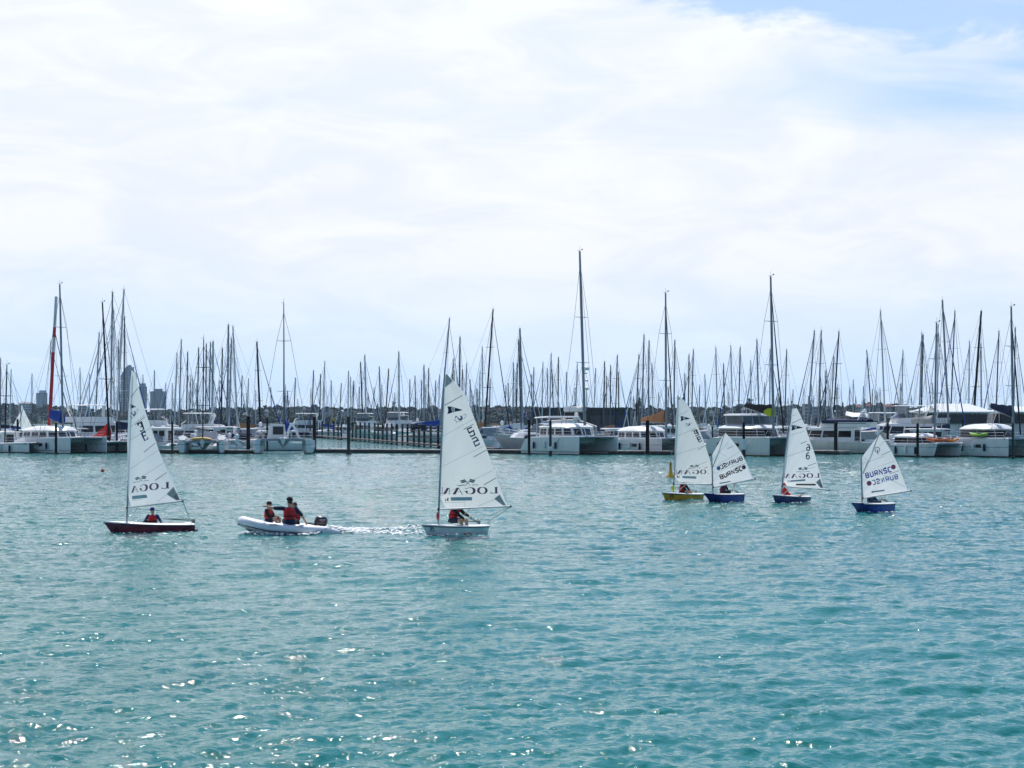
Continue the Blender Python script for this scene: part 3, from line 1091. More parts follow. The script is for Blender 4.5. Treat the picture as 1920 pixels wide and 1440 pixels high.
def crown(mb, c, r, h, seed, clumps=9, mi=0, conif=False):
    """tree crown: leaf clumps of ragged outline spread through the crown"""
    rng = random.Random(seed)
    V, Fc = ICO2 if r > 5 else ICO1
    for k in range(clumps):
        a = rng.uniform(0, 6.283)
        q = rng.random() ** 0.6
        zz = rng.uniform(-0.5, 0.5)
        w = (1 - abs(zz) * 1.0) if not conif else (0.55 - zz) * 0.9
        p = (c[0] + math.cos(a) * r * 0.75 * q * w, c[1] + math.sin(a) * r * 0.75 * q * w, c[2] + zz * h)
        s = r * rng.uniform(0.28, 0.5) * (1.0 if not conif else 0.6 * w + 0.15)
        jit = np.array([rng.uniform(0.55, 1.3) for _ in range(len(V))])[:, None]
        vv = V * jit * s * np.array([1, 1, 0.72]) + np.array(p)
        mb.add(vv.tolist(), Fc, (mi + k) % 3)


def build_woods():
    """the wooded shore that reads as one mass"""
    mb = MB()
    rng = random.Random(5)
    n = 0
    for px in np.arange(-420, 2340, 6.0):
        for j in range(3):
            q = px + rng.uniform(-5, 5)
            dy = (230, 120, 25)[j] + rng.uniform(-45, 45)
            Y = shore_y(q) + dy
            zr = ridge_z(q, Y)
            top = zr * (1.0, 0.80, 0.52)[j] * rng.uniform(0.90, 1.05)
            if j == 0 and rng.random() < 0.10:
                top *= 1.07
            h = rng.uniform(6.0, 9.0)
            r = rng.uniform(4.5, 8.0)
            mbz = top - h * 0.55
            crown(mb, ((q - 960) / F_PX * Y, Y, mbz), r, h, n, clumps=8)
            n += 1
    o = mb.build('woods', FOLIAGE, None, smooth=False)
    tag(o, 'bluish green belt of trees covering the far shore', 'woods', kind='stuff')


build_woods()


def single_tree(px, ytop, label, kind, w_px, Y=None):
    Y = Y or shore_y(px) + 60
    ztop = z_at(ytop, Y)
    X = (px - 960) / F_PX * Y
    t = thing('pine_tree' if kind == 'pine' else 'tree', label, 'tree', (X, Y, 0))
    r = w_px / F_PX * Y / 2
    tr = MB()
    tr.tube([(0, 0, 0.5), (0.2, 0, ztop * 0.55), (0.1, 0.1, ztop * 0.97)], [0.5, 0.35, 0.08], 7)
    if kind != 'pine':
        for k in range(5):
            a = k * 1.3
            tr.tube([(0.15, 0, ztop * (0.45 + 0.07 * k)), (math.cos(a) * r * 0.7, math.sin(a) * r * 0.7, ztop * (0.62 + 0.06 * k))], [0.2, 0.06], 5)
    tr.build('trunk', BARK, t)
    mb = MB()
    if kind == 'pine':
        rng = random.Random(int(px))
        V, Fc = ICO1
        for k in range(46):
            q = k / 45
            zz = ztop * (0.30 + 0.70 * q)
            rr = r * (1 - q) ** 0.8 + 0.25
            a = k * 2.4
            p = (math.cos(a) * rr * 0.6, math.sin(a) * rr * 0.6, zz - 0.4)
            jit = np.array([rng.uniform(0.5, 1.35) for _ in range(len(V))])[:, None]
            mb.add((V * jit * np.array([rr * 0.55 + 0.2, rr * 0.55 + 0.2, 0.6]) + np.array(p)).tolist(), Fc, k % 3)
    else:
        crown(mb, (0, 0, ztop * 0.70), r, ztop * 0.55, int(px), clumps=22)
    mb.build('crown', FOLIAGE, t, smooth=False)


for px, yt, kind, w, lab in (
        (457, 757, 'pine', 7, 'spiky dark pine on the far shore, beyond the launch with the green awning'),
        (497, 760, 'broad', 12, 'rounded tree on the ridge just beside the black-masted catamaran'),
        (525, 761, 'pine', 6, 'small pointed pine seen beside the thin dark mast of the small catamaran'),
        (590, 758, 'broad', 16, 'broad dark tree on the ridge above the first piles of the side jetty'),
        (708, 756, 'pine', 9, 'tall pine on the ridge between the masts above the side jetty'),
        (738, 751, 'broad', 11, 'open-crowned tree standing out of the ridge beside the brown mast'),
        (956, 757, 'broad', 10, 'round-topped tree on the ridge beyond the grey-hulled cruiser'),
        (1198, 743, 'pine', 30, 'large conical pine tree rising behind the catamaran with the tan sail cover'),
        (1222, 760, 'broad', 16, 'loose-crowned tree beside the large conical pine'),
        (1262, 757, 'broad', 18, 'dark tree on the ridge behind the head of the yellow dinghy sail'),
        (1405, 748, 'broad', 22, 'tall dark tree above the catamaran with the black and lime sail cover'),
        (1382, 757, 'pine', 10, 'narrow dark pine next to the tall dark tree over the lime-covered catamaran'),
        (1519, 750, 'pine', 7, 'slim pine above the white apartment terraces on the shore'),
        (1545, 752, 'pine', 9, 'feathery pine beyond the two leaning masts over the flybridge cruiser'),
        (1580, 754, 'pine', 8, 'dark cone-shaped tree on the ridge beside the black mast'),
        (1600, 756, 'broad', 17, 'bright green round tree on the ridge above the flybridge cruiser'),
        (1628, 755, 'broad', 19, 'round leafy tree on the ridge above the optimist dinghy sail peak'),
        (1652, 751, 'broad', 14, 'spreading tree with a flat top beyond the light grey mast'),
        (1683, 757, 'broad', 22, 'dense dark tree on the ridge beside the first white canopy roof'),
        (6, 756, 'broad', 16, 'dark rounded tree at the very edge of the far shore'),
        (25, 756, 'broad', 14, 'dark tree on the far shore next to the white round building')):
    single_tree(px, yt, lab, kind, w)

WALLS = [mat('house_wall_%d' % i, c, 0.8, 0.08, 0.3) for i, c in enumerate([(0.52, 0.52, 0.51), (0.36, 0.37, 0.38), (0.28, 0.29, 0.30), (0.48, 0.47, 0.45)])]
ROOFS = [mat('house_roof_%d' % i, c, 0.8, 0.12, 0.3) for i, c in enumerate([(0.10, 0.11, 0.12), (0.26, 0.10, 0.07), (0.30, 0.31, 0.32), (0.16, 0.14, 0.13)])]


def far_house(px, py, w_px, rng, label, wall=None, roof=None, storeys=2, flat=False, dy=70, group='houses along the far shore'):
    Y = shore_y(px) + dy
    z0 = z_at(py, Y)
    w = w_px / F_PX * Y
    d = w * rng.uniform(0.7, 1.0)
    h = storeys * 2.8
    t = thing('house', label, 'house', ((px - 960) / F_PX * Y, Y - 14, z0 - h * 0.5), rng.uniform(-0.35, 0.35), group)
    wm = wall or rng.choice(WALLS)
    rm = roof or rng.choice(ROOFS)
    MB().box((0, 0, h / 2 - 1.5), (w, d, h + 3)).build('wall', wm, t, smooth=False)
    r = MB()
    if flat:
        r.box((0, 0, h + 0.15), (w * 1.06, d * 1.06, 0.3))
    else:
        e = 0.4
        r.add([(-w / 2 - e, -d / 2 - e, h), (w / 2 + e, -d / 2 - e, h), (w / 2 + e, d / 2 + e, h), (-w / 2 - e, d / 2 + e, h), (-w * 0.28, 0, h + 2.1), (w * 0.28, 0, h + 2.1)],
              [(0, 1, 5, 4), (1, 2, 5), (2, 3, 4, 5), (3, 0, 4), (0, 3, 2, 1)])
    r.build('roof', rm, t, smooth=False)
    for s in range(storeys):
        nw = max(2, int(w / 3.0))
        for k in range(nw):
            MB().box((-w / 2 + w * (k + 0.5) / nw, -d / 2 - 0.01, s * 2.8 + 1.6), (w / nw * 0.6, 0.08, 1.3)).build('window', GLASS2, t, smooth=False)


def build_houses():
    rng = random.Random(21)
    special = [
        (650, 779, 20, 'pale two-storey house on the far shore beside the jetty warning sign', WALLS[0], None, 2, True),
        (612, 775, 24, 'long white house with a flat roof over the first jetty piles', WALLS[0], ROOFS[2], 2, True),
        (1508, 768, 14, 'white apartment terraces on the ridge beside the navy sail head', WALLS[0], ROOFS[2], 3, True),
        (1524, 773, 13, 'stepped white apartments lower on the slope beside the leaning masts', WALLS[0], ROOFS[2], 3, True),
        (1605, 770, 12, 'house with a red roof between the trees above the flybridge cruiser', WALLS[3], ROOFS[1], 2, False),
        (1623, 768, 11, 'red-roofed house on the slope beside the thin red flag pole', WALLS[3], ROOFS[1], 2, False),
        (1660, 769, 16, 'cream house with a reddish roof behind the light grey mast', WALLS[3], ROOFS[1], 2, False),
        (1640, 764, 8, 'small pale house tucked under the round leafy tree', WALLS[0], ROOFS[0], 1, False),
        (53, 764, 22, 'round white domed hall on the far shore above the small sails', WALLS[0], ROOFS[2], 3, False),
        (160, 766, 16, 'long grey block with a roof cabin on the distant skyline', WALLS[1], ROOFS[0], 2, True),
        (100, 783, 30, 'long low white shed at the water behind the wing mast', WALLS[0], ROOFS[2], 1, True),
        (20, 781, 34, 'low white waterfront shed at the picture edge beyond the wheelhouse boat', WALLS[0], ROOFS[2], 1, True),
    ]
    for px, py, w, lab, wm, rm, st, fl in special:
        far_house(px, py, w, rng, lab, wm, rm, st, fl, group=None)
    marks = [(0, 'the picture edge'), (250, 'the curved tower'), (457, 'the spiky pine'), (653, 'the lone green pile'), (840, 'the white dinghy sail'), (1087, 'the tallest mast'), (1270, 'the yellow dinghy sail'), (1485, 'the navy sail head')]
    nth = ['first', 'second', 'third', 'fourth', 'fifth', 'sixth', 'seventh', 'eighth', 'ninth', 'tenth', 'eleventh', 'twelfth', 'thirteenth', 'fourteenth', 'fifteenth']
    count = {}
    for px in np.arange(120, 1700, 27.0):
        q = px + rng.uniform(-7, 7)
        if any(abs(q - s[0]) < 11 for s in special):
            continue
        xs, ys = zip(*TREELINE)
        yt = float(np.interp(q, xs, ys))
        wi, ri = rng.randrange(4), rng.randrange(4)
        mk = [k for k in marks if k[0] <= q][-1][1]
        count[mk] = count.get(mk, 0) + 1
        lab = 'small %s house, %s roof, %s among shore trees right of %s' % (('white', 'stone-grey', 'dark grey', 'cream')[wi], ('dark', 'red', 'pale', 'brown')[ri], nth[count[mk] - 1], mk)
        far_house(q, yt + rng.uniform(9, 22), rng.uniform(4.0, 8.5), rng, lab, WALLS[wi], ROOFS[ri], storeys=rng.choice([1, 2, 2]))


build_houses()


def tower_material(name, glass, frame, floors, cols):
    if name in MATS:
        return MATS[name]
    m, N = new_mat(name)
    b = N.new('ShaderNodeBsdfPrincipled')
    o = N.new('ShaderNodeOutputMaterial')
    N.link(b.outputs[0], o.inputs[0])
    c = N.new('ShaderNodeTexCoord')
    n = N.noise(c.outputs['Object'], 0.08, 3.0, 0.6)
    N.link(N.mix(N.smooth(n, 0.3, 0.7), tuple(x * 0.8 for x in glass), glass), b.inputs['Base Color'])
    b.inputs['Roughness'].default_value = 0.25
    MATS[name] = m
    return m


TOWER_GLASS = tower_material('tower_glass', (0.09, 0.16, 0.22), None, 0, 0)
TOWER_WALL = mat('tower_concrete', (0.30, 0.33, 0.37), 0.7, 0.08, 0.05)
TOWER_DARK = mat('tower_dark_cladding', (0.05, 0.08, 0.12), 0.6, 0.08, 0.05)


def tower(px0, px1, ytop, label, style, Y=4100.0):
    x0, x1 = (px0 - 960) / F_PX * Y, (px1 - 960) / F_PX * Y
    w = x1 - x0
    h = z_at(ytop, Y)
    d = w * 0.8
    t = thing('tower_block', label, 'building', ((x0 + x1) / 2, Y, 0), 0.25 if style != 'sail' else 0.0)
    core = MB()
    if style == 'sail':
        # slim tower whose roof sweeps up in a curve to a point
        n = 9
        ring0, ring1 = [], []
        for i in range(n):
            u = i / (n - 1)
            zt = h * (0.80 + 0.20 * math.sin(u / 0.72 * math.pi / 2)) if u < 0.72 else h * (1 - 0.16 * ((u - 0.72) / 0.28) ** 1.4)
            ring0.append((-w / 2 + w * u, -d / 2 - d * 0.18 * math.sin(math.pi * u), zt))
        rings = [[(x, y, 0) for x, y, z in ring0] + [(w / 2, d / 2, 0), (-w / 2, d / 2, 0)], ring0 + [(w / 2, d / 2, ring0[-1][2]), (-w / 2, d / 2, ring0[0][2])]]
        core.loft(rings)
        core.build('facade', TOWER_GLASS, t, smooth=False)
        for k in range(26):
            z = 8 + k * (h * 0.78 - 8) / 25
            MB().loft([[(-w / 2 + w * u, -d / 2 - d * 0.18 * math.sin(math.pi * u) - s, zz) for u in np.linspace(0.02, 0.70, 6)] for s, zz in ((0.1, z), (1.3, z), (1.3, z + 1.2), (0.1, z + 1.2))], closed=False).build('balcony', TOWER_WALL, t, smooth=False)
        MB().box((w * 0.22, -d * 0.66, h * 0.46), (1.6, 1.0, h * 0.93)).build('fin', TOWER_DARK, t, smooth=False)
    else:
        core.box((0, 0, h * 0.46), (w, d, h * 0.92))
        core.build('facade', TOWER_DARK if style == 'dark' else TOWER_GLASS, t, smooth=False)
        MB().box((w * 0.08, 0, h * 0.95), (w * (0.5 if style == 'dark' else 0.62), d * 0.7, h * 0.10)).build('roof_plant', TOWER_DARK if style == 'dark' else TOWER_WALL, t, smooth=False)
        nf = 14 if style != 'dark' else 10
        for k in range(nf):
            z = h * 0.08 + k * h * 0.82 / nf
            MB().box((0, 0, z), (w * 1.015, d * 1.03, 1.3 if style != 'dark' else 0.8)).build('floor_band', TOWER_WALL if style != 'dark' else TOWER_GLASS, t, smooth=False)
        for k in range(3):
            MB().box((-w * 0.5 + w * (k + 0.5) / 3 + w * .1, -d * 0.5, h * 0.46), (w * 0.05, 1.8, h * 0.92)).build('pier', TOWER_DARK, t, smooth=False)


tower(228, 255, 684, 'tall glass tower with a curved roof sweeping up to a point', 'sail')
tower(68, 88.5, 732, 'pale concrete tower block with a stepped roof beside the red and white mast', 'plain')
tower(258, 275, 719, 'blue-grey slab tower just behind the upper leech of the purple dinghy sail', 'plain')
tower(282, 309, 729, 'dark square office tower with a roof box, standing apart from the curved tower', 'dark')

# ------------------------------------------------------------------ harbour structures
def pile(px, ytop, ybot, w_px, label, m=None, sleeve=None, group='mooring piles along the marina front'):
    P = at(px, ybot)
    H = z_at(ytop, P.y)
    r = max(0.09, w_px / F_PX * P.y / 2)
    t = thing('mooring_pile', label, 'pile', P, 0, group)
    lean = random.Random(int(px)).uniform(-0.05, 0.05)
    MB().lathe([(r * 1.02, -1.2), (r * 1.0, 0.3), (r * 0.97, H * 0.6), (r * 0.95, H - 0.12), (r * 0.8, H - 0.02), (r * 0.2, H + 0.04)], 10).build('shaft', m or PILE, t)
    if sleeve:
        z0, z1 = z_at(sleeve[1], P.y), z_at(sleeve[0], P.y)
        MB().lathe([(r * 1.05, z0), (r * 1.55, z0), (r * 1.55, z1), (r * 1.05, z1)], 10).build('sleeve', WHITE_SLEEVE, t)
        MB().lathe([(r * 1.3, -0.8), (r * 1.3, z0 - 0.02)], 10).build('dark_collar', BLACK, t)
    else:
        MB().loft([[(math.cos(a) * r * k, math.sin(a) * r * k, z) for a in np.linspace(0, 6.283, 11)[:-1]] for k, z in ((1.05, 0.05), (1.9, 0.05), (1.9, 0.22), (1.05, 0.22))]).build('pile_guide', BLACK, t)
    return t


for a in ((33, 786, 845, 4.5, 'dark pile standing beside the wheelhouse boat at the picture edge', PILE),
          (105, 793, 852, 5, 'dark pile in front of the catamaran with the royal blue sail cover', PILE),
          (219, 790, 849, 4.6, 'dark pile between the red sail cover and the purple dinghy sail', PILE),
          (323, 790, 851, 4.2, 'grey-green pile at the clutter of small multihulls', PILE_G),
          (465.5, 780, 850, 7.4, 'stout black pile between the two small beach multihulls', PILE),
          (501, 784, 846, 3.6, 'thin dark pile behind the small catamaran deck', PILE),
          (589.5, 781, 849, 6.6, 'stout black pile at the start of the empty pontoon', PILE),
          (653.5, 781, 852, 6.4, 'weathered green pile standing alone in front of the empty pontoon', PILE_G),
          (992, 786, 853, 5.2, 'black pile at the stern corner of the large white catamaran', PILE),
          (1214, 788, 853, 7.2, 'thick black pile in front of the catamaran with the tan sail cover', PILE),
          (1336, 799, 846, 2.6, 'thin black pile in the gap behind the two crossing dinghy sails', PILE),
          (1567, 792, 852, 7.0, 'thick black pile in front of the flybridge cruiser', PILE),
          (1664.5, 793, 848, 5.0, 'black pile just beyond the leech of the lone optimist sail', PILE),
          (1720.5, 794, 858, 5.2, 'black pile in front of the catamaran carrying orange kayaks', PILE),
          (1805.5, 785, 845, 4.0, 'pale-capped dark pile behind the orange kayaks', PILE),
          (1812.5, 795, 845, 3.4, 'thinner dark pile paired with the pale-capped one', PILE),
          (1867.5, 797, 856, 7.2, 'thick black pile in front of the catamaran with the green kayak', PILE),
          (1899, 793, 860, 4.4, 'slender grey pile in the tunnel of the catamaran with the green kayak', PILE_G)):
    pile(a[0], a[1], a[2], a[3], a[4], a[5])
pile(1032, 788, 855, 5.0, 'green pile with a white plastic collar beside the large white catamaran', PILE_G, (837, 845))
pile(1394.5, 791, 857, 5.4, 'black pile with a tall white sleeve before the lime-covered catamaran', PILE, (823, 843))


def pontoon(pts, label, finger=None):
    """floating walkway: concrete deck slabs with a dark timber waler along the edge"""
    pts = [at(*p) for p in pts]
    t = thing('pontoon', label, 'pontoon', pts[0], 0, 'floating pontoons of the marina')
    for a, b in zip(pts[:-1], pts[1:]):
        d = b - a
        nrm_ = Vector((-d.y, d.x, 0)).normalized()
        if nrm_.y < 0:
            nrm_ = -nrm_
        n = max(1, int(d.length / 4.0))
        for i in range(n):
            p, q = a.lerp(b, (i + 0.01) / n) - pts[0], a.lerp(b, (i + 0.99) / n) - pts[0]
            o1, o2 = nrm_ * 0.05, nrm_ * 2.3
            mb = MB()
            mb.loft([[p + o1 + Vector((0, 0, 0.24)), q + o1 + Vector((0, 0, 0.24)), q + o2 + Vector((0, 0, 0.24)), p + o2 + Vector((0, 0, 0.24))],
                     [p + o1 + Vector((0, 0, 0.43)), q + o1 + Vector((0, 0, 0.43)), q + o2 + Vector((0, 0, 0.43)), p + o2 + Vector((0, 0, 0.43))]])
            mb.build('deck_slab', PONT, t, smooth=False)
            fl = MB()
            fl.loft([[p + nrm_ * 0.3 + Vector((0, 0, z)), q + nrm_ * 0.3 + Vector((0, 0, z)), q + nrm_ * 2.0 + Vector((0, 0, z)), p + nrm_ * 2.0 + Vector((0, 0, z))] for z in (-0.4, 0.24)])
            fl.build('float', BLACK, t, smooth=False)
        wl = MB()
        A, B_ = a - pts[0], b - pts[0]
        wl.loft([[A + nrm_ * 0.03 + Vector((0, 0, 0.12)), B_ + nrm_ * 0.03 + Vector((0, 0, 0.12)), B_ - nrm_ * 0.1 + Vector((0, 0, 0.12)), A - nrm_ * 0.1 + Vector((0, 0, 0.12))],
                 [A + nrm_ * 0.03 + Vector((0, 0, 0.36)), B_ + nrm_ * 0.03 + Vector((0, 0, 0.36)), B_ - nrm_ * 0.1 + Vector((0, 0, 0.36)), A - nrm_ * 0.1 + Vector((0, 0, 0.36))]])
        wl.build('waler', PONT_D, t, smooth=False)
        L = d.length
        for i in range(max(2, int(L / 5))):
            p = a.lerp(b, (i + 0.5) / max(2, int(L / 5))) - pts[0] + nrm_ * 0.35
            MB().box((p.x, p.y, 0.49), (0.4, 0.12, 0.1)).build('cleat', STEEL, t, smooth=False)
    return t


pontoon([(588, 849), (700, 849.5), (830, 850.5)], 'long empty floating pontoon between the small catamaran and the white dinghy sail')
pontoon([(894, 850), (1000, 851)], 'pontoon section in front of the grey-hulled cruiser')
pontoon([(1140, 852.5), (1258, 853)], 'short pontoon under the catamaran with the tan sail cover')
pontoon([(1484, 851), (1572, 852.5)], 'pontoon end beside the flybridge cruiser')
pontoon([(1640, 851), (1700, 852.5)], 'pontoon stub between the lone optimist sail and the kayak catamaran')
pontoon([(1815, 856), (1878, 857)], 'pontoon in front of the catamaran with the green kayak')
pontoon([(296, 850), (332, 850.3)], 'short pontoon beside the purple dinghy sail leech')
pontoon([(350, 850.3), (470, 851)], 'pontoon behind the small trimaran with the white bow cloths')


def side_jetty():
    t = thing('jetty', 'long timber jetty on many dark piles leading away behind the empty pontoon', 'jetty', (0, 0, 0))
    base = [(560, 818.2), (603, 821), (822, 840.5), (905, 848.0)]
    xs, ys = zip(*base)
    pxs = [604, 615.5, 626, 634, 640, 661, 667.5, 675.5, 684, 692, 702.5, 709, 717.5, 725.5, 734.5, 744, 754.5, 764, 776, 785.5, 795.5, 807.5, 821.5, 838, 856, 874, 896] + [562 + 6.5 * i for i in range(6)]
    pts = []
    for px in sorted(pxs):
        yb = float(np.interp(px, xs, ys))
        P = at(px, yb)
        ytop = 788.8 + (px - 603) * 0.037
        H = z_at(ytop, P.y)
        r = 0.16 + 0.02 * random.random()
        pts.append(P)
        MB().lathe([(r, -1.0), (r * 0.98, H * 0.5), (r * 0.95, H - 0.06), (r * 0.3, H)], 7, (P.x, P.y, 0)).build('pile', PILE_G if random.random() < 0.6 else PILE, t)
    a, b = at(560, 818.2), at(905, 848.0)
    d = (b - a).normalized()
    nn = Vector((-d.y, d.x, 0))
    if nn.y < 0:
        nn = -nn
    mb = MB()
    mb.loft([[a + Vector((0, 0, z)), b + Vector((0, 0, z)), b + nn * 2.2 + Vector((0, 0, z)), a + nn * 2.2 + Vector((0, 0, z))] for z in (0.28, 0.5)])
    mb.build('deck', PONT_D, t, smooth=False)
    MB().tube([a + Vector((0, 0, 1.35)), b + Vector((0, 0, 1.35))], 0.06, 4).build('hand_rail', PILE_G, t)
    MB().tube([a + Vector((0, 0, 2.5)), b + Vector((0, 0, 2.2))], 0.045, 4).build('hand_rail', PILE_G, t)
    # service pedestals on the deck
    for q in (0.25, 0.45, 0.62, 0.8):
        p = a.lerp(b, q) + nn * 1.2
        MB().box((p.x, p.y, 1.0), (0.3, 0.3, 1.0)).build('service_pedestal', WHITE_SLEEVE, t, smooth=False)
    return t


side_jetty()
# warning sign on its post at the far end of the jetty
P = at(626.5, 823)
sg = thing('warning_sign', 'small yellow warning board on a post above the far jetty piles', 'sign', P)
MB().tube([(0, 0, 0.3), (0, 0, z_at(757, P.y))], 0.05, 6).build('post', PILE, sg)
MB().box((0, -0.08, z_at(787, P.y)), (0.55, 0.05, 0.75)).build('board', mat('yellow_sign_paint', (0.55, 0.33, 0.02), 0.5, 0.1, 2.0), sg, smooth=False)
# long dark boat shed
Y = 415.0
sx0, sx1 = (998 - 960) / F_PX * Y, (1182 - 960) / F_PX * Y
sh = thing('boat_shed', 'long black boat shed behind the masts of the large white catamaran', 'shed', ((sx0 + sx1) / 2, Y, 0), 0.0)
SHED = mat('black_shed_cladding', (0.018, 0.02, 0.024), 0.7, 0.2, 0.4)
w = sx1 - sx0
h = z_at(767, Y)
MB().box((0, 6, h * 0.5 - 0.5), (w, 12, h + 1.0)).build('wall', SHED, sh, smooth=False)
MB().box((0, 6, h + 0.18), (w + 0.7, 12.7, 0.3)).build('roof', mat('dark_roof_sheet', (0.05, 0.055, 0.06), 0.6, 0.1, 0.5), sh, smooth=False)
for k in range(7):
    MB().box((-w / 2 + w * (k + 0.5) / 7, -0.05, h * 0.42), (w / 7 * 0.78, 0.12, h * 0.72)).build('door', mat('charcoal_roller_door', (0.04, 0.045, 0.05), 0.6, 0.15, 0.6), sh, smooth=False)


# ------------------------------------------------------------------ marina front row
WHT = mat_hull('white_cat_hull_boot', (0.78, 0.79, 0.80), (0.015, 0.018, 0.03), (0.05, 0.06, 0.08), 0.10, (0.30, 0.36))
GRN = mat_hull('white_cat_hull_green_boot', (0.74, 0.76, 0.75), (0.10, 0.13, 0.02), None, 0.16)
PLAIN = mat_hull('white_cat_hull_plain', (0.76, 0.77, 0.79), (0.02, 0.022, 0.03), (0.10, 0.12, 0.16), 0.16, (1.02, 1.07))
GREYH = mat_hull('grey_launch_hull', (0.40, 0.41, 0.46), (0.02, 0.02, 0.03), None, 0.1)
WARM = mat_hull('ivory_cruiser_hull', (0.76, 0.74, 0.69), (0.02, 0.02, 0.03), (0.55, 0.53, 0.5), 0.1, (0.45, 0.5))

# catamaran cut by the picture edge, low topsides
catamaran('low white multihull with bare deck at the picture edge beside the blue-covered catamaran', 54, 850.5, 9.0, 5.2, 42, dict(style='none'), mast=(13, 684, 9), mast_m=CARBON, mast_r=0.09, fb=1.25, fs=1.05, hull_mat=PLAIN, hull_w=1.15, hull_window=False, boom=False, spreaders=(0.6,), tramp=True)
motor_boat('cream wheelhouse launch with clear screens behind the picture-edge multihull', 12, 845, 8.5, 3.0, 118, 'launch')
# catamaran with the royal blue sail cover
catamaran('white cruising catamaran with a royal blue sail cover and arched roof', 131, 851, 11.2, 6.2, 43, dict(x0=-0.36, x1=0.17, w=0.80, h=0.85, roof=0.5), mast=(112, 533, 118), mast_r=0.13, cover=BLUE_CANVAS, cover_dims=(1.35, 0.95, 0.75), hull_mat=WHT, cover_len=2.6, fb=1.85, fs=1.6, boom_z=3.45, boom_rise=0.55, spreaders=(0.36, 0.7),
          lines=[((3.0, -3.0, 1.6), (5.2, -3.4, 0.1), 0.3)])
# black masted trimaran with the red sail cover
catamaran('white catamaran with a bright red sail cover and raked black mast', 198, 850, 9.5, 5.8, 46, dict(style='none'), mast=(192, 567, 205), mast_m=CARBON, mast_r=0.12, cover=RED_CANVAS, cover_dims=(1.9, 0.15, 0.6), cover_len=4.2, fb=1.35, fs=1.2, hull_mat=PLAIN, hull_w=1.3, hull_window=False, boom_z=1.55, spreaders=(0.45,))
motor_boat('white sports launch with large dark side windows behind the purple dinghy sail', 285, 846, 10.5, 3.5, 168, 'launch')


def beach_multihull(label, pxl, pxr, py, mast, mast_m, mast_r, extra, hull_f=1.25, ang=84, L=9.0, cover=None, boom_dir=None, name='trimaran'):
    """two slim hulls seen end on, joined by beams, with a deep centre pod and an open net deck"""
    P0, P1 = at(pxl, py), at(pxr, py)
    rz = -math.radians(ang)
    B = (P1 - P0).length / math.cos(math.radians(90 - ang))
    mid = (P0 + P1) / 2
    ox, oy = rot2(L / 2, 0, rz)
    O = Vector((mid.x - ox, mid.y - oy, 0))
    t = thing(name, label, 'trimaran', O, rz)
    for sgn in (-1, 1):
        rings = []
        for i in range(11):
            q = i / 10
            x = -L / 2 + L * q
            w = 0.72 * (0.75 + 0.25 * math.sin(min(1, q / 0.5) * math.pi / 2)) * (1 if q < 0.6 else max(0.35, 1 - ((q - 0.6) / 0.4) ** 2 * 0.65))
            f = hull_f * (0.85 + 0.15 * q)
            cy = sgn * (B / 2 - 0.72)
            prof = [(w, f), (w * 1.02, f * 0.6), (w * 0.85, f * 0.2), (w * 0.55, -0.1), (0, -0.35)]
            rings.append([(x, cy + y, z) for y, z in prof] + [(x, cy - y, z) for y, z in reversed(prof[:-1])] + [(x, cy, f + 0.07)])
        MB().loft(rings).build('hull', PLAIN, t, angle=45)
    for x in (L * 0.42, -L * 0.05, -L * 0.42):
        MB().loft([[(x - 0.14, y, hull_f - 0.2 + zc), (x + 0.14, y, hull_f - 0.2 + zc), (x + 0.14, y, hull_f + 0.05 + zc), (x - 0.14, y, hull_f + 0.05 + zc)] for y, zc in ((-B / 2 + 0.6, 0), (0, 0.1), (B / 2 - 0.6, 0))]).build('cross_beam', ALU, t)
    MB().loft([[(x, -w, hull_f), (x, -w * 0.6, hull_f - 0.4), (x, 0, hull_f - d), (x, w * 0.6, hull_f - 0.4), (x, w, hull_f), (x, 0, hull_f + 0.3)] for x, w, d in ((L * 0.44, 0.25, 0.7), (L * 0.3, 0.75, 1.0), (-L * 0.2, 0.9, 1.05), (-L * 0.4, 0.7, 0.8))]).build('centre_pod', PLAIN, t, angle=40)
    MB().box((0, 0, hull_f - 0.12), (L * 0.8, B - 1.7, 0.03)).build('trampoline', NETM, t)
    mx = mast_on_centreline(O, rz, mast[2])
    mx = max(-L * 0.3, min(L * 0.35, mx))
    cpx = 960 + F_PX * (O.x + mx * math.cos(rz)) / (O.y + mx * math.sin(rz))
    my = (mast[2] - cpx) / F_PX * O.y
    lf = to_local(O, rz, (O.x + mx * math.cos(rz) + my, O.y + mx * math.sin(rz), hull_f))
    wy = O.y + mx * math.sin(rz)
    tp = to_local(O, rz, ((mast[0] - 960) / F_PX * wy, wy, z_at(mast[1], wy)))
    rig(t, (lf.x, lf.y, hull_f), tp, mast_r, mast_m, (0.35, 0.72), 0.8, (L * 0.44, 0, hull_f), None, (lf.x - 0.8, B / 2 - 0.8, hull_f), wire=0.02)
    extra(t, L, B, hull_f, lf)
    return t


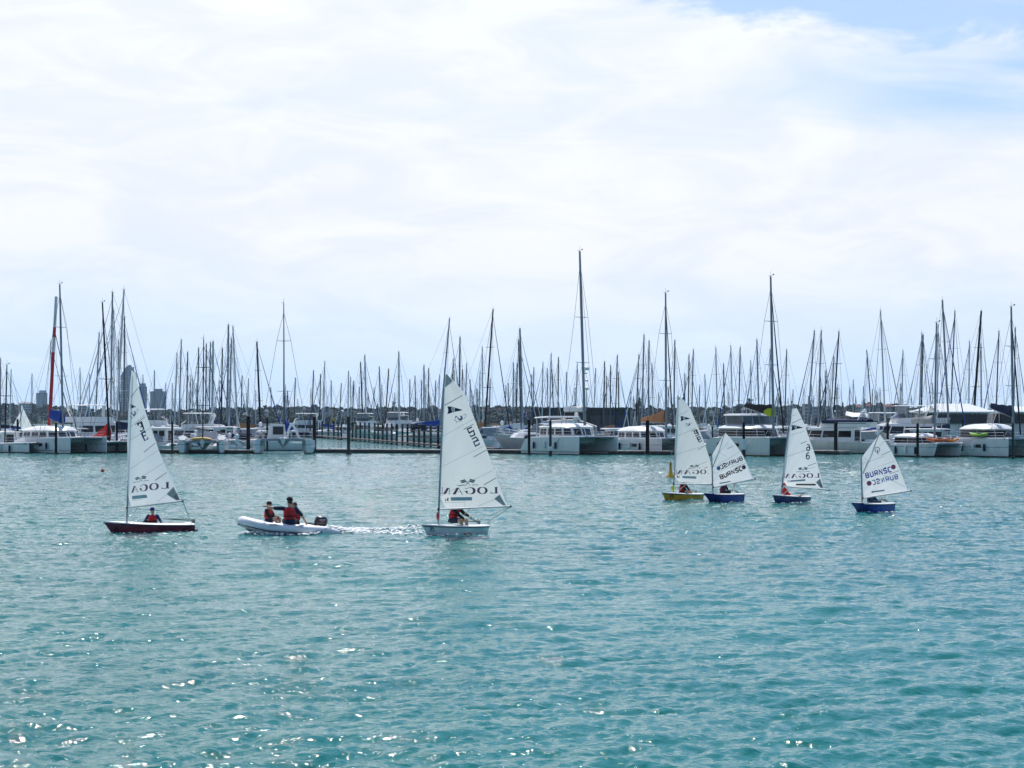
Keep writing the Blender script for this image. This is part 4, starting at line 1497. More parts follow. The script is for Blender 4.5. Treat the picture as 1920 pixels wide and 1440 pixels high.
def tri_a(t, L, B, f, lf):
    for sy in (-1, 1):
        cl = MB()
        y = sy * (B / 2 - 0.75)
        cl.loft([[(x, y - w, f), (x, y - w * 0.8, f + h * 0.7), (x, y, f + h), (x, y + w * 0.8, f + h * 0.7), (x, y + w, f)] for x, w, h in ((L * 0.5, 0.3, 0.25), (L * 0.42, 0.62, 0.75), (L * 0.25, 0.6, 0.6), (L * 0.15, 0.35, 0.2))], closed=False)
        cl.build('bow_cloth', mat_cloth('white_canvas', (0.75, 0.75, 0.76)), t)
    kb = MB()
    kb.loft([[(L * 0.40 + math.cos(a) * 0.25, yy, f + 0.28 + math.sin(a) * s) for a in np.linspace(0, 6.283, 9)[:-1]] for yy, s in ((-1.3, 0.02), (-1.0, 0.2), (0.2, 0.24), (0.9, 0.14), (1.1, 0.02))])
    kb.build('spare_float', mat('ochre_plastic', (0.55, 0.36, 0.08), 0.5, 0.1, 2.0), t)
    rail(t, [(-L * 0.4, -B / 2 + 0.3, f), (-L * 0.4, B / 2 - 0.3, f)], 0.9, 0.03, 0.8)
    MB().box((-0.5, 0.6, f + 0.65), (1.8, 2.0, 0.9), taper=0.8).build('deck_box', GREYP, t)


def tri_b(t, L, B, f, lf):
    # rolled navy cover on a short boom, white curved spray hood, ladder
    a = Vector((lf.x - 0.2, lf.y, f + 0.9))
    b = a + Vector((-0.8, 0.9, 0.15))
    sail_cover(a, b, 1.5, 0.6, 0.7, BLUE_CANVAS, t)
    hood = MB()
    hood.loft([[(x, 0.35 + yy * 0.62, f + zz * 0.66) for yy, zz in ((-0.1, 0.05), (0.15, 1.6), (0.55, 2.6), (1.1, 2.9), (1.6, 2.2), (2.2, 0.9), (2.6, 0.1), (2.1, 0.1), (1.75, 0.9), (1.3, 1.9), (1.0, 2.3), (0.7, 2.0), (0.45, 1.1), (0.3, 0.05))] for x in (-L * 0.05, L * 0.02)])
    hood.build('spray_hood', GEL, t, angle=40)
    MB().loft([[(x, -1.9, f), (x, 0.3, f), (x, 0.1, f + 1.7), (x, -1.5, f + 1.75)] for x in (-L * 0.3, 0.0)]).build('deck_pod', GEL, t)
    MB().box((0.03, -0.6, f + 1.0), (0.08, 1.2, 0.9)).build('pod_window', GLASS, t, smooth=False)
    rail(t, [(-L * 0.4, -B / 2 + 0.3, f), (-L * 0.4, B / 2 - 0.3, f)], 0.8, 0.03, 0.9)


beach_multihull('small trimaran with white cloths over its bows and a thin black mast', 330, 427, 851, (382, 635, 380), CARBON, 0.075, tri_a, 1.35)
beach_multihull('small white trimaran with a curved spray hood and royal blue rolled sail', 471, 590, 851.5, (532, 568, 533), ALU_D, 0.075, tri_b, 1.6)
# boats right behind the small trimarans
motor_boat('white pilothouse motorboat with a sloping windscreen behind the blue rolled sail', 512, 845, 9.0, 3.2, 205, 'launch', canvas=NAVY_CANVAS)
motor_boat('white launch with a green cockpit awning behind the small trimaran', 398, 2000 + 262, 10.5, 3.5, 175, 'launch', canvas=GREEN_CANVAS)
motor_boat('sleek white sports cruiser nosing out behind the stout black pile', 452, 2000 + 240, 10.0, 3.4, 200, 'express', canvas=CLEAR)
motor_boat('tall white flybridge motor yacht behind the red sail cover', 196, 2000 + 250, 14.5, 4.6, 20, 'flybridge')
motor_boat('white flybridge cruiser with twin radar domes beside the purple sail leech', 300, 2000 + 268, 13.0, 4.3, 8, 'flybridge')
motor_boat('low white launch under a bright blue tarpaulin behind the blue-covered catamaran', 55, 2000 + 262, 9.0, 3.0, 170, 'launch', canvas=BLUE_CANVAS)
# small runabouts and tenders crowded between the larger boats
for i, (px, Yd, hd, L) in enumerate(((338, 226, 200, 5.6), (352, 236, 160, 5.2), (368, 228, 215, 4.8), (377, 243, 170, 6.0), (392, 230, 195, 5.0), (410, 234, 185, 5.6), (424, 228, 205, 5.2), (345, 252, 190, 6.4), (420, 248, 175, 6.2),
                                     (1334, 226, 200, 5.4), (1352, 232, 180, 5.8), (1366, 222, 210, 5.0), (1648, 216, 195, 5.4), (1672, 222, 170, 5.6), (1682, 212, 205, 4.8))):
    where = 'behind the trimaran with white bow cloths' if px < 500 else ('in the gap behind the crossing sails' if px < 1500 else 'beside the lone optimist sail')
    motor_boat('%s runabout %s' % (('white low', 'small white open', 'short white cuddy', 'pale canvas-covered', 'little white', 'white decked', 'stubby white', 'longer white', 'white screened')[i % 9], where) + ('' if px < 500 else ', near the black pile'), px, 2000 + Yd, L, L * 0.38, hd, 'express', canvas=(CLEAR, NAVY_CANVAS, GREY_CANVAS, BLACK_CANVAS)[i % 4], name='runabout')
for px, Yd, kind, hd, L, lab, cv in ((258, 232, 'express', 172, 8.5, 'low white day cruiser partly behind the purple dinghy sail', CLEAR), (352, 264, 'flybridge', 186, 11.0, 'white flybridge boat behind the crowd of runabouts', None), (430, 262, 'launch', 10, 9.5, 'white launch facing away beyond the stout black pile', GREY_CANVAS),
                                     (470, 236, 'express', 8, 8.0, 'small white cruiser under the navy cockpit cover beside the stout pile', NAVY_CANVAS), (560, 430, 'flybridge', 190, 13.0, 'distant white flybridge boat beyond the first jetty piles', None), (1420, 236, 'launch', 176, 10.5, 'white launch glimpsed behind the lime-covered catamaran', None),
                                     (1296, 238, 'express', 188, 9.0, 'low white cruiser with a red awning edge behind the yellow dinghy sail', CLEAR), (1612, 232, 'express', 186, 9.0, 'grey-covered cruiser between the flybridge boat and the lone optimist', GREY_CANVAS), (1730, 230, 'launch', 174, 10.0, 'white launch with a flat roof above the kayak catamaran', None), (118, 246, 'launch', 186, 10.0, 'white launch behind the arched roof of the blue-covered catamaran', None)):
    motor_boat(lab, px, 2000 + Yd, L, L * 0.35, hd, kind, canvas=cv)
# boats along the side jetty
for px, Yd, kind, hd, L, lab in ((680, 386, 'flybridge', 262, 12.5, 'white cruiser seen bow-on with a wide clear windscreen behind the side jetty'),
                                 (716, 362, 'launch', 250, 10.0, 'white wheelhouse launch with a flat roof behind the middle of the side jetty'),
                                 (737, 372, 'flybridge', 248, 13.0, 'white sedan cruiser with a black windscreen frame by the side jetty'),
                                 (768, 345, 'express', 252, 12.0, 'white express cruiser with a sharply raked screen by the side jetty'),
                                 (800, 330, 'express', 246, 9.5, 'small cruiser under a navy cockpit cover at the near part of the jetty'),
                                 (640, 414, 'launch', 255, 9.0, 'small white launch at the far end of the side jetty')):
    motor_boat(lab, px, 2000 + Yd, L, L * 0.34, hd, kind, canvas=NAVY_CANVAS if 'navy' in lab else None)
# grey-hulled cruiser and its neighbours
motor_boat('grey-hulled motor cruiser with a white radar arch, bow towards the white dinghy', 926, 849.5, 12.5, 4.1, 212, 'express', hull_mat=GREYH, anchor='bow', canvas=CLEAR)
motor_boat('white cabin cruiser with pale canvas screens behind the grey-hulled cruiser', 905, 2000 + 252, 10.5, 3.6, 190, 'express', canvas=CLEAR)
motor_boat('large white motor yacht with a raked windscreen behind the tallest mast', 1030, 2000 + 236, 14.0, 4.6, 176, 'express', canvas=GREY_CANVAS)
# large white catamaran with the tallest mast
CAT2, O2, R2 = catamaran('large white cruising catamaran carrying the tallest mast in the marina', 1085, 853.5, 10.6, 6.5, 57, dict(x0=-0.24, x1=0.26, w=0.78, h=1.05, roof=0.40), mast=(1087, 471, 1096.5), mast_r=0.16, cover=mat_cloth('white_canvas', (0.75, 0.75, 0.76)), cover_dims=(0.55, 0.5, 0.55),
                         hull_mat=WHT, cover_len=3.9, fb=2.0, fs=1.85, boom_z=4.75, hardtop=True, spreaders=(0.36, 0.62), hull_window=False,
                         lines=[((2.5, -3.2, 1.9), (0.2, -3.4, 0.2), 0.25)])
# gear on its mast: radar scanner and domes
mxl = mast_on_centreline(O2, R2, 1096)
for z, r in ((9.4, 0.30), (7.2, 0.24), (8.1, 0.18)):
    MB().lathe([(0.02, -r * 0.6), (r, -r * 0.5), (r, r * 0.3), (r * 0.6, r * 0.8), (0.02, r)], 10, (mxl + 0.42, 0, z)).build('radar_dome', GEL, CAT2)
MB().tube([(mxl - 0.1, 0, 8.9), (mxl + 0.5, 0, 8.9)], 0.05, 5).build('radar_bracket', ALU, CAT2)
catamaran('white catamaran with a tan sail cover and curved cabin front', 1240, 852.4, 9.0, 5.6, 55, dict(x0=-0.36, x1=0.17, w=0.80, h=0.85, roof=0.5), mast=(1248, 549, 1249), mast_r=0.125, cover=TAN_CANVAS, cover_dims=(1.35, 0.45, 0.65), hull_mat=PLAIN, cover_len=4.3, fb=1.8, fs=1.6, boom_z=3.55, jib=WIRE, spreaders=(0.4, 0.72),
          lines=[((2.2, -2.8, 1.6), (0.6, -3.1, 0.3), 0.3), ((4.0, -2.6, 1.7), (1.5, -3.2, 0.3), 0.4)])
CAT4, O4, R4 = catamaran('white catamaran with a wraparound dark window band and black and lime sail cover', 1442, 856.5, 10.2, 6.3, 57, dict(x0=-0.30, x1=0.22, w=0.84, h=0.95, roof=0.42, style='band', slope=0.04), mast=(1445, 518, 1450.5), mast_r=0.14, cover=BLACK_CANVAS, cover_dims=(1.15, 0.45, 0.6), hull_mat=GRN, cover_len=4.4, fb=2.0, fs=1.9, boom_z=4.2, boom_rise=0.9, jib=CARBON, spreaders=(0.45, 0.72),
                         lines=[((3.6, -3.2, 1.9), (0.2, -3.5, 0.2), 0.3)])
mx4 = mast_on_centreline(O4, R4, 1450.5)
# lime flash on the sail bag
MB().loft([[(mx4 - 0.05 - x, -0.345 - 0.01, 4.25 + z0), (mx4 - 0.05 - x, -0.345 - 0.01, 4.25 + z1), (mx4 - 0.05 - x, 0.355, 4.25 + z1), (mx4 - 0.05 - x, 0.355, 4.25 + z0)] for x, z0, z1 in ((0.0, -0.1, 0.75), (0.5, 0.0, 0.75), (1.1, 0.2, 0.5))]).build('sail_cover_flash', YELLOW, CAT4, smooth=False)
# upper helm station with its own screens
hb = [(-2.6, -1.9), (0.2, -1.9), (1.0, -1.2), (1.2, -0.4), (1.2, 0.4), (1.0, 1.2), (0.2, 1.9), (-2.6, 1.9)]
house(CAT4, hb, [(x - 0.3, y * 0.92) for x, y in hb], 3.3, 4.25, CLEAR, [(e, 0.06, 0.94, 0.1, 0.9) for e in range(7)], 'upper_helm', GLASS2)
house(CAT4, [(x - 0.3, y * 1.05) for x, y in hb], [(x - 0.4, y * 1.0) for x, y in hb], 4.25, 4.4, GEL, (), 'hardtop')
# flybridge cruiser
FB, OF, RF = motor_boat('ivory flybridge motor cruiser with navy canvas over its upper deck', 1556, 850, 12.2, 4.2, 155, 'flybridge', hull_mat=WARM, canvas=NAVY_CANVAS)
MB().loft([[(-3.2 + x, -0.7 + 0.2 * abs(x), 4.05 + z), (-3.2 + x, 0, 4.5 + z), (-3.2 + x, 0.7 - 0.2 * abs(x), 4.05 + z), (-3.2 + x, 0, 3.95 + z)] for x, z in ((-1.2, 0.0), (-0.6, 0.1), (0.5, 0.12), (1.3, 0.3))]).build('deck_tender', GEL, FB)
# catamaran with orange kayaks
K1, OK1, RK1 = catamaran('low white catamaran with two orange kayaks on its foredeck', 1757, 858, 7.6, 4.7, 61, dict(x0=-0.34, x1=0.14, w=0.80, h=0.72, roof=0.30, style='band', slope=0.10), mast=(1756, 605, 1752), mast_r=0.11, cover=GREY_CANVAS, cover_dims=(0.7, 0.5, 0.7), hull_mat=PLAIN, cover_len=3.4, fb=1.45, fs=1.25, boom_z=3.5, hull_window=False, bow_kind='rake', spreaders=(0.42, 0.7),
                         lines=[((2.9, -2.2, 1.3), (2.1, -2.6, 0.0), 0.15)])


def kayak(label, parent_O, rz, lx, ly, z, ang, m, L=3.0):
    x, y = rot2(lx, ly, rz)
    t = thing('kayak', label, 'kayak', (parent_O.x + x, parent_O.y + y, z), rz + ang)
    rings = []
    for q in np.linspace(-1, 1, 11):
        w = 0.36 * max(0.06, 1 - abs(q) ** 2.2)
        up = 0.22 * abs(q) ** 2.5
        rings.append([(q * L / 2, w * math.cos(a), up + 0.2 + 0.19 * (0.35 + 0.65 * (1 - abs(q) ** 3)) * math.sin(a)) for a in np.linspace(0, 2 * math.pi, 11)[:-1]])
    MB().loft(rings).build('hull', m, t)
    MB().loft([[(0.15 + 0.42 * k * math.cos(a), 0.2 * k * math.sin(a), zz) for a in np.linspace(0, 6.283, 11)[:-1]] for k, zz in ((1.0, 0.36), (1.08, 0.42), (0.9, 0.42), (0.85, 0.33))]).build('cockpit_rim', BLACK, t)


kayak('orange-red kayak lying tip-up on the low catamaran foredeck', OK1, RK1, 2.7, -0.7, 1.52, 1.5, ORANGE)
kayak('amber-orange kayak lying across the low catamaran foredeck', OK1, RK1, 2.6, 1.0, 1.48, 1.75, mat('amber_plastic', (0.80, 0.26, 0.02), 0.4, 0.08, 2.0))
K2, OK2, RK2 = catamaran('white catamaran with rounded topsides and a green kayak beside its cabin', 1890, 858.5, 8.2, 5.6, 61, dict(x0=-0.34, x1=0.20, w=0.82, h=0.95, roof=0.48, style='band', slope=0.08), mast=(1896, 575, 1900), mast_r=0.13, cover=NAVY_CANVAS, cover_dims=(1.1, 0.5, 0.6), hull_mat=PLAIN, cover_len=3.2, fb=1.95, fs=1.85, boom_z=4.1, boom_rise=0.9, jib=CARBON, spreaders=(0.4, 0.7),
                         lines=[((2.6, -2.7, 1.8), (3.2, -3.0, 0.2), 0.2)])
kayak('lime green kayak lashed to the guard rail of the rounded catamaran', OK2, RK2, 0.2, -2.45, 2.05, 0.0, GREENP, 2.8)
# tall motor yachts with white canopy roofs
def canopy_yacht(px, Yd, L, label, hd, yroof0, yroof1):
    t, O, rz = motor_boat(label, px, 2000 + Yd, L, L * 0.24, hd, 'launch', name='motor_yacht')
    B = L * 0.24
    z0, z1 = z_at(yroof1, Yd), z_at(yroof0, Yd)
    rf = MB()
    rf.loft([[(-L * 0.34, -B * 0.78, z0), (L * 0.16, -B * 0.78, z0), (L * 0.16, B * 0.78, z0), (-L * 0.34, B * 0.78, z0)],
             [(-L * 0.34, -B * 0.78, z0 + 0.15), (L * 0.16, -B * 0.78, z0 + 0.15), (L * 0.16, B * 0.78, z0 + 0.15), (-L * 0.34, B * 0.78, z0 + 0.15)],
             [(-L * 0.20, B * 0.0, z1), (L * 0.04, B * 0.0, z1), (L * 0.04, B * 0.2, z1), (-L * 0.20, B * 0.2, z1)]])
    rf.build('canopy_roof', GEL, t, smooth=False)
    for k in range(5):
        for sy in (-1, 1):
            MB().tube([(-L * 0.32 + L * 0.46 * k / 4, sy * B * 0.46, 2.0), (-L * 0.32 + L * 0.46 * k / 4, sy * B * 0.46, z0 + 0.05)], 0.06, 5).build('canopy_post', STEEL, t)
    MB().box((-L * 0.09, 0, z0 - 0.85), (L * 0.44, B * 0.95, 1.3)).build('deck_glazing', GLASS, t, smooth=False)
    return t


canopy_yacht(1762, 262, 19.0, 'large white motor yacht with a sloping white canopy roof over dark glazing', 188, 757, 774)
canopy_yacht(1898, 268, 19.0, 'second large white motor yacht with a canopy roof, cut by the picture edge', 186, 762, 774)
motor_boat('white flybridge cruiser with trapezoid dark windows below the crossing stays', 1690, 2000 + 240, 14.0, 4.6, 196, 'flybridge')
motor_boat('white launch with stacked gear and radar mast beside the lone optimist sail', 1640, 2000 + 246, 11.0, 3.8, 200, 'flybridge')
motor_boat('white sedan launch with a flat hardtop behind the tan sail cover', 1233, 2000 + 262, 11.0, 3.7, 190, 'launch')
motor_boat('white launch with a navy bimini beyond the bow of the large catamaran', 1160, 2000 + 240, 10.0, 3.5, 200, 'launch', canvas=NAVY_CANVAS)
motor_boat('low white cruiser with clear screens between the two dinghy sails', 1345, 2000 + 245, 9.5, 3.3, 195, 'express', canvas=CLEAR)
motor_boat('white launch behind the sail of the blue number six dinghy', 1490, 2000 + 242, 11.0, 3.8, 205, 'launch')

# ------------------------------------------------------------------ rows of moored yachts behind
UNIT_MAST = {k: MB().tube([(0, 0, 0), (0, 0, 0.7), (0, 0, 1)], [1, 0.97, 0.78], 7).mesh('mast', m) for k, m in (('g', ALU), ('d', ALU_D), ('k', CARBON), ('w', ALU_W), ('b', BROWNM))}
HULL_COLS = [('w', (0.76, 0.77, 0.78), (0.03, 0.06, 0.2)), ('c', (0.70, 0.67, 0.60), (0.25, 0.03, 0.03)), ('n', (0.02, 0.03, 0.09), (0.5, 0.5, 0.5)), ('w2', (0.78, 0.78, 0.77), None), ('r', (0.24, 0.02, 0.03), (0.6, 0.6, 0.6)), ('g', (0.45, 0.47, 0.50), None)]
YHULL = {}
for k, c, s in HULL_COLS:
    hm = mat_hull('yacht_hull_' + k, c, (0.03, 0.03, 0.06), s, 0.08, (0.75, 0.85))
    YHULL[k] = hull_mesh(11.0, 3.5, 1.05, 1.35, 0.5, tr=0.66, rake=1.3, k=2.0, stern_rake=-0.5).mesh('hull', hm, True, 45)
cb = MB()
cb.loft([[(x, -w, 1.1), (x, -w * 0.92, 1.1 + h), (x, 0, 1.18 + h), (x, w * 0.92, 1.1 + h), (x, w, 1.1)] for x, w, h in ((-2.6, 1.05, 0.02), (-2.4, 1.1, 0.62), (0.4, 1.1, 0.52), (2.4, 0.8, 0.3), (3.2, 0.4, 0.04))])
YCABIN = cb.mesh('coachroof', GEL, True, 45)
YWIN = MB().box((0, 0, 0), (1.0, 0.04, 0.2)).mesh('cabin_window', GLASS, False)
YHOOD = {}
for k, m in (('navy', NAVY_CANVAS), ('blue', BLUE_CANVAS), ('grey', GREY_CANVAS), ('green', GREEN_CANVAS)):
    YHOOD[k] = MB().loft([[(x, -w, 1.5), (x, -w * 0.9, 1.5 + h), (x, 0, 1.58 + h), (x, w * 0.9, 1.5 + h), (x, w, 1.5)] for x, w, h in ((-3.1, 1.15, 0.85), (-2.4, 1.15, 0.9), (-1.7, 1.0, 0.15))], closed=False).mesh('spray_hood', m)
COVERS = {'navy': NAVY_CANVAS, 'blue': BLUE_CANVAS, 'grey': GREY_CANVAS, 'green': GREEN_CANVAS, 'white': mat_cloth('white_canvas', (0.75, 0.75, 0.76)), 'tan': TAN_CANVAS}
YCOVER = {}
for k, m in COVERS.items():
    mb = MB()
    rings = []
    for t in np.linspace(0, 1, 6):
        h = 0.75 * (1 - t) + 0.3 * t
        rings.append([(-t * 4.2, q * 0.38 * (1 - 0.4 * t), zz * h) for q, zz in ((-0.4, -0.1), (-0.5, 0.3), (-0.2, 1.0), (0.2, 1.0), (0.5, 0.3), (0.4, -0.1))])
    YCOVER[k] = mb.loft(rings).mesh('sail_cover', m, True, 60)
YBOOM = MB().tube([(0.1, 0, 0), (-4.5, 0, 0)], 0.075, 6).mesh('boom', ALU)
YRAIL = {}


def fan_rigging(top, hound, anchors_top, anchors_hound, r):
    """stays as one connected net: every wire grows from the same small ring at the masthead"""
    mb = MB()
    cols = [(math.cos(a) * r, math.sin(a) * r) for a in (0.3, 2.4, 4.5)]
    ringT = [(top.x + x, top.y + y, top.z) for x, y in cols]
    ringH = [(hound.x + x, hound.y + y, hound.z) for x, y in cols]
    verts = ringT + ringH
    faces = [(i, (i + 1) % 3, 3 + (i + 1) % 3, 3 + i) for i in range(3)]
    for src, anchors in ((0, anchors_top), (3, anchors_hound)):
        for chain in anchors:
            prev = [src, src + 1, src + 2]
            for p in chain:
                o = len(verts)
                verts += [(p[0] + x, p[1] + y, p[2]) for x, y in cols]
                cur = [o, o + 1, o + 2]
                faces += [(prev[i], prev[(i + 1) % 3], cur[(i + 1) % 3], cur[i]) for i in range(3)]
                prev = cur
    mb.add(verts, faces)
    return mb


M_ = []


def masts(txt):
    for row in txt.strip().splitlines():
        for e in row.split(';'):
            e = e.strip()
            if e:
                a = e.split()
                M_.append((float(a[0]), float(a[1]), float(a[2]), float(a[3]), a[4]))


# column of the masthead, row of the masthead, column of the foot, width in pixels, colour
masts('''
1 672 1 2 d; 21 692 18 1.8 w; 186 624 178 2.6 g; 211 548 207 3.4 g; 213.5 582 214 2 w; 232.5 543 217 3.6 w; 221.6 638 226 2 d; 233.5 594 232 2.6 d; 289.5 694 289 2 g; 311 718 311 1.5 g
323 718 322 1.5 d; 332 662 327 2.2 w; 340 637 335 2.4 g; 352 660 349 2.4 d; 358 702 355 1.6 d; 361 707 362 1.6 g; 372.6 652 369 2.4 d; 387 645 385 2.4 d; 394.6 642 392 2.6 g; 399.6 640 397 4 w
417 653 414 2.6 k; 412 713 412 1.6 d; 428.3 609 426 3.6 g; 434 636 429 3 g; 436.6 612 446 2.8 w; 454 704 451 2 d; 466 709 463 1.8 g; 481.6 641 489 3.4 k; 554 708 550 2 d; 539 732 542 1.8 k
588 694 584 2.2 d; 601 701 599 2 k; 609 678 604 2 w; 621 713 621 1.7 d; 640 718 636 1.8 d; 653.5 695 652 2.2 w; 657 706 659 1.5 g; 663.6 713 660 2 d; 676 679 681 2.4 k; 684 666 687 3 w
674 725 673 1.5 d; 690 738 690 1.5 d; 711 688 715 2.4 g; 729 691 721 2.4 b; 716 722 716 1.5 d; 701.5 726 701 1.5 g; 747.6 660 749 3 w; 740 736 740 1.5 g; 768.6 711 768 1.9 d; 778 704 780 1.9 d
790 712 791 1.7 d; 795 685 795 2.8 g; 804 690 802 2.2 d; 798.5 720 798 1.5 d; 817 713 815 1.8 d; 824 702 822 1.8 w; 843 597 824 2.6 g; 850 673 845 2 k; 851.5 694 851 2 d; 862.5 632 861 2.8 d
867 692 865 2.2 d; 875 681 871 1.9 g; 881.7 711 881 2.4 g; 904 651 906 2.2 w; 900 695 898 1.7 w; 893 727 893 1.5 w; 919 710 917 2 d; 924.6 580 908 3 k; 953 718 953 1.8 d; 963 680 961 2.3 g
970 681 968 2.3 d; 974.8 616 980 3.8 g; 972 637 978 2.4 d; 996 702 999 1.8 d; 1001 688 999 2 g; 1018 680 1016 2 w; 1033.6 663 1030 2.4 w; 1026 690 1028 1.7 d; 1035 692 1039 1.6 k; 1047 670 1046 2.4 d
1062 697 1063 2.2 w; 1082.6 682 1078 1.8 g; 1078 727 1078 1.6 d; 1100 730 1100 1.5 d; 1117 690 1112 1.8 g; 1133.7 678 1131 2.5 d; 1137 705 1137 1.7 d; 1145 685 1144 2.2 d; 1157.6 666 1153 2.2 k; 1159.6 697 1160 2.1 d
1198 665 1191 2.2 k; 1207.5 628 1203 2.8 g; 1217 639 1215 2.8 g; 1222.6 682 1225 1.8 w; 1235 735 1235 1.5 d; 1253 725 1253 1.5 d; 1265.5 638 1263 2.8 g; 1284 700 1284 2.3 g; 1292 665 1290 2.4 d; 1300 656 1296 2.5 g
1312 721 1310 1.6 d; 1321.5 701 1324 2 w; 1342 652 1346 2 g; 1356.6 682 1359 2.2 d; 1370 649 1375 2.2 w; 1388 651 1384 2.3 d; 1407.5 676 1409 2 w; 1419 637 1424 2.8 g; 1444 655 1443 2.2 g; 1475 656 1471 2.2 d
1487 730 1485 1.8 g; 1527 620 1513 2.9 g; 1540 620 1533 2.9 g; 1548.5 693 1548 2 k; 1538 700 1538 1.9 d; 1563.5 669 1557 2.2 g; 1573 622 1560 2.7 k; 1600 711 1599 1.7 w; 1619 742 1619 1.4 w; 1625 657 1637 2.1 d
1651 583 1661 2.8 w; 1693 657 1690 2.3 w; 1728.5 625 1722 2.4 g; 1731 628 1726 2.8 d; 1759 609 1757 2.2 w; 1767 563 1780 3.6 g; 1790.5 583 1781 2.4 d; 1817.6 640 1816 2.4 w; 1840 583 1823 4 k; 1839 645 1840 2.2 g
1873 621 1866 2.4 d; 1904 614 1900 2.4 g; 95 640 97 1.8 w; 60 700 60 1.6 d; 150 690 151 1.6 g; 168 700 167 1.6 w; 268 702 268 1.6 g
''')
rngf = random.Random(77)
for i in range(62):
    x = rngf.choice([rngf.uniform(300, 560), rngf.uniform(560, 1000), rngf.uniform(1000, 1500), rngf.uniform(1500, 1760)])
    y = rngf.uniform(716, 748)
    M_.append((x, y, x + rngf.uniform(-2, 2), rngf.uniform(1.1, 1.6), rngf.choice('gdwgdk')))

LANDMARKS = [(-60, 'the picture edge'), (105, 'the red and white wing mast'), (192, 'the red-covered mast'), (382, 'the thin trimaran mast'), (532, 'the blue-rolled mast'), (747, 'the pale mast over the jetty'), (924, 'the leaning black mast'), (1087, 'the tallest mast'), (1248, 'the tan-covered catamaran mast'), (1445, 'the lime-covered catamaran mast'),
             (1573, 'the raked black mast'), (1756, 'the kayak catamaran mast'), (1896, 'the green-kayak catamaran mast')]
ORD = ['next', 'second', 'third', 'fourth', 'fifth', 'sixth', 'seventh', 'eighth', 'ninth', 'tenth', 'eleventh', 'twelfth', 'thirteenth', 'fourteenth', 'fifteenth', 'sixteenth', 'seventeenth', 'eighteenth', 'nineteenth', 'twentieth']
ORD += ['twenty-' + o for o in ('first', 'second', 'third', 'fourth', 'fifth', 'sixth', 'seventh', 'eighth', 'ninth')] + ['thirtieth'] + ['thirty-' + o for o in ('first', 'second', 'third', 'fourth', 'fifth', 'sixth', 'seventh', 'eighth', 'ninth')]
ORD += ['fortieth'] + ['forty-' + o for o in ('first', 'second', 'third', 'fourth', 'fifth', 'sixth', 'seventh', 'eighth', 'ninth')]


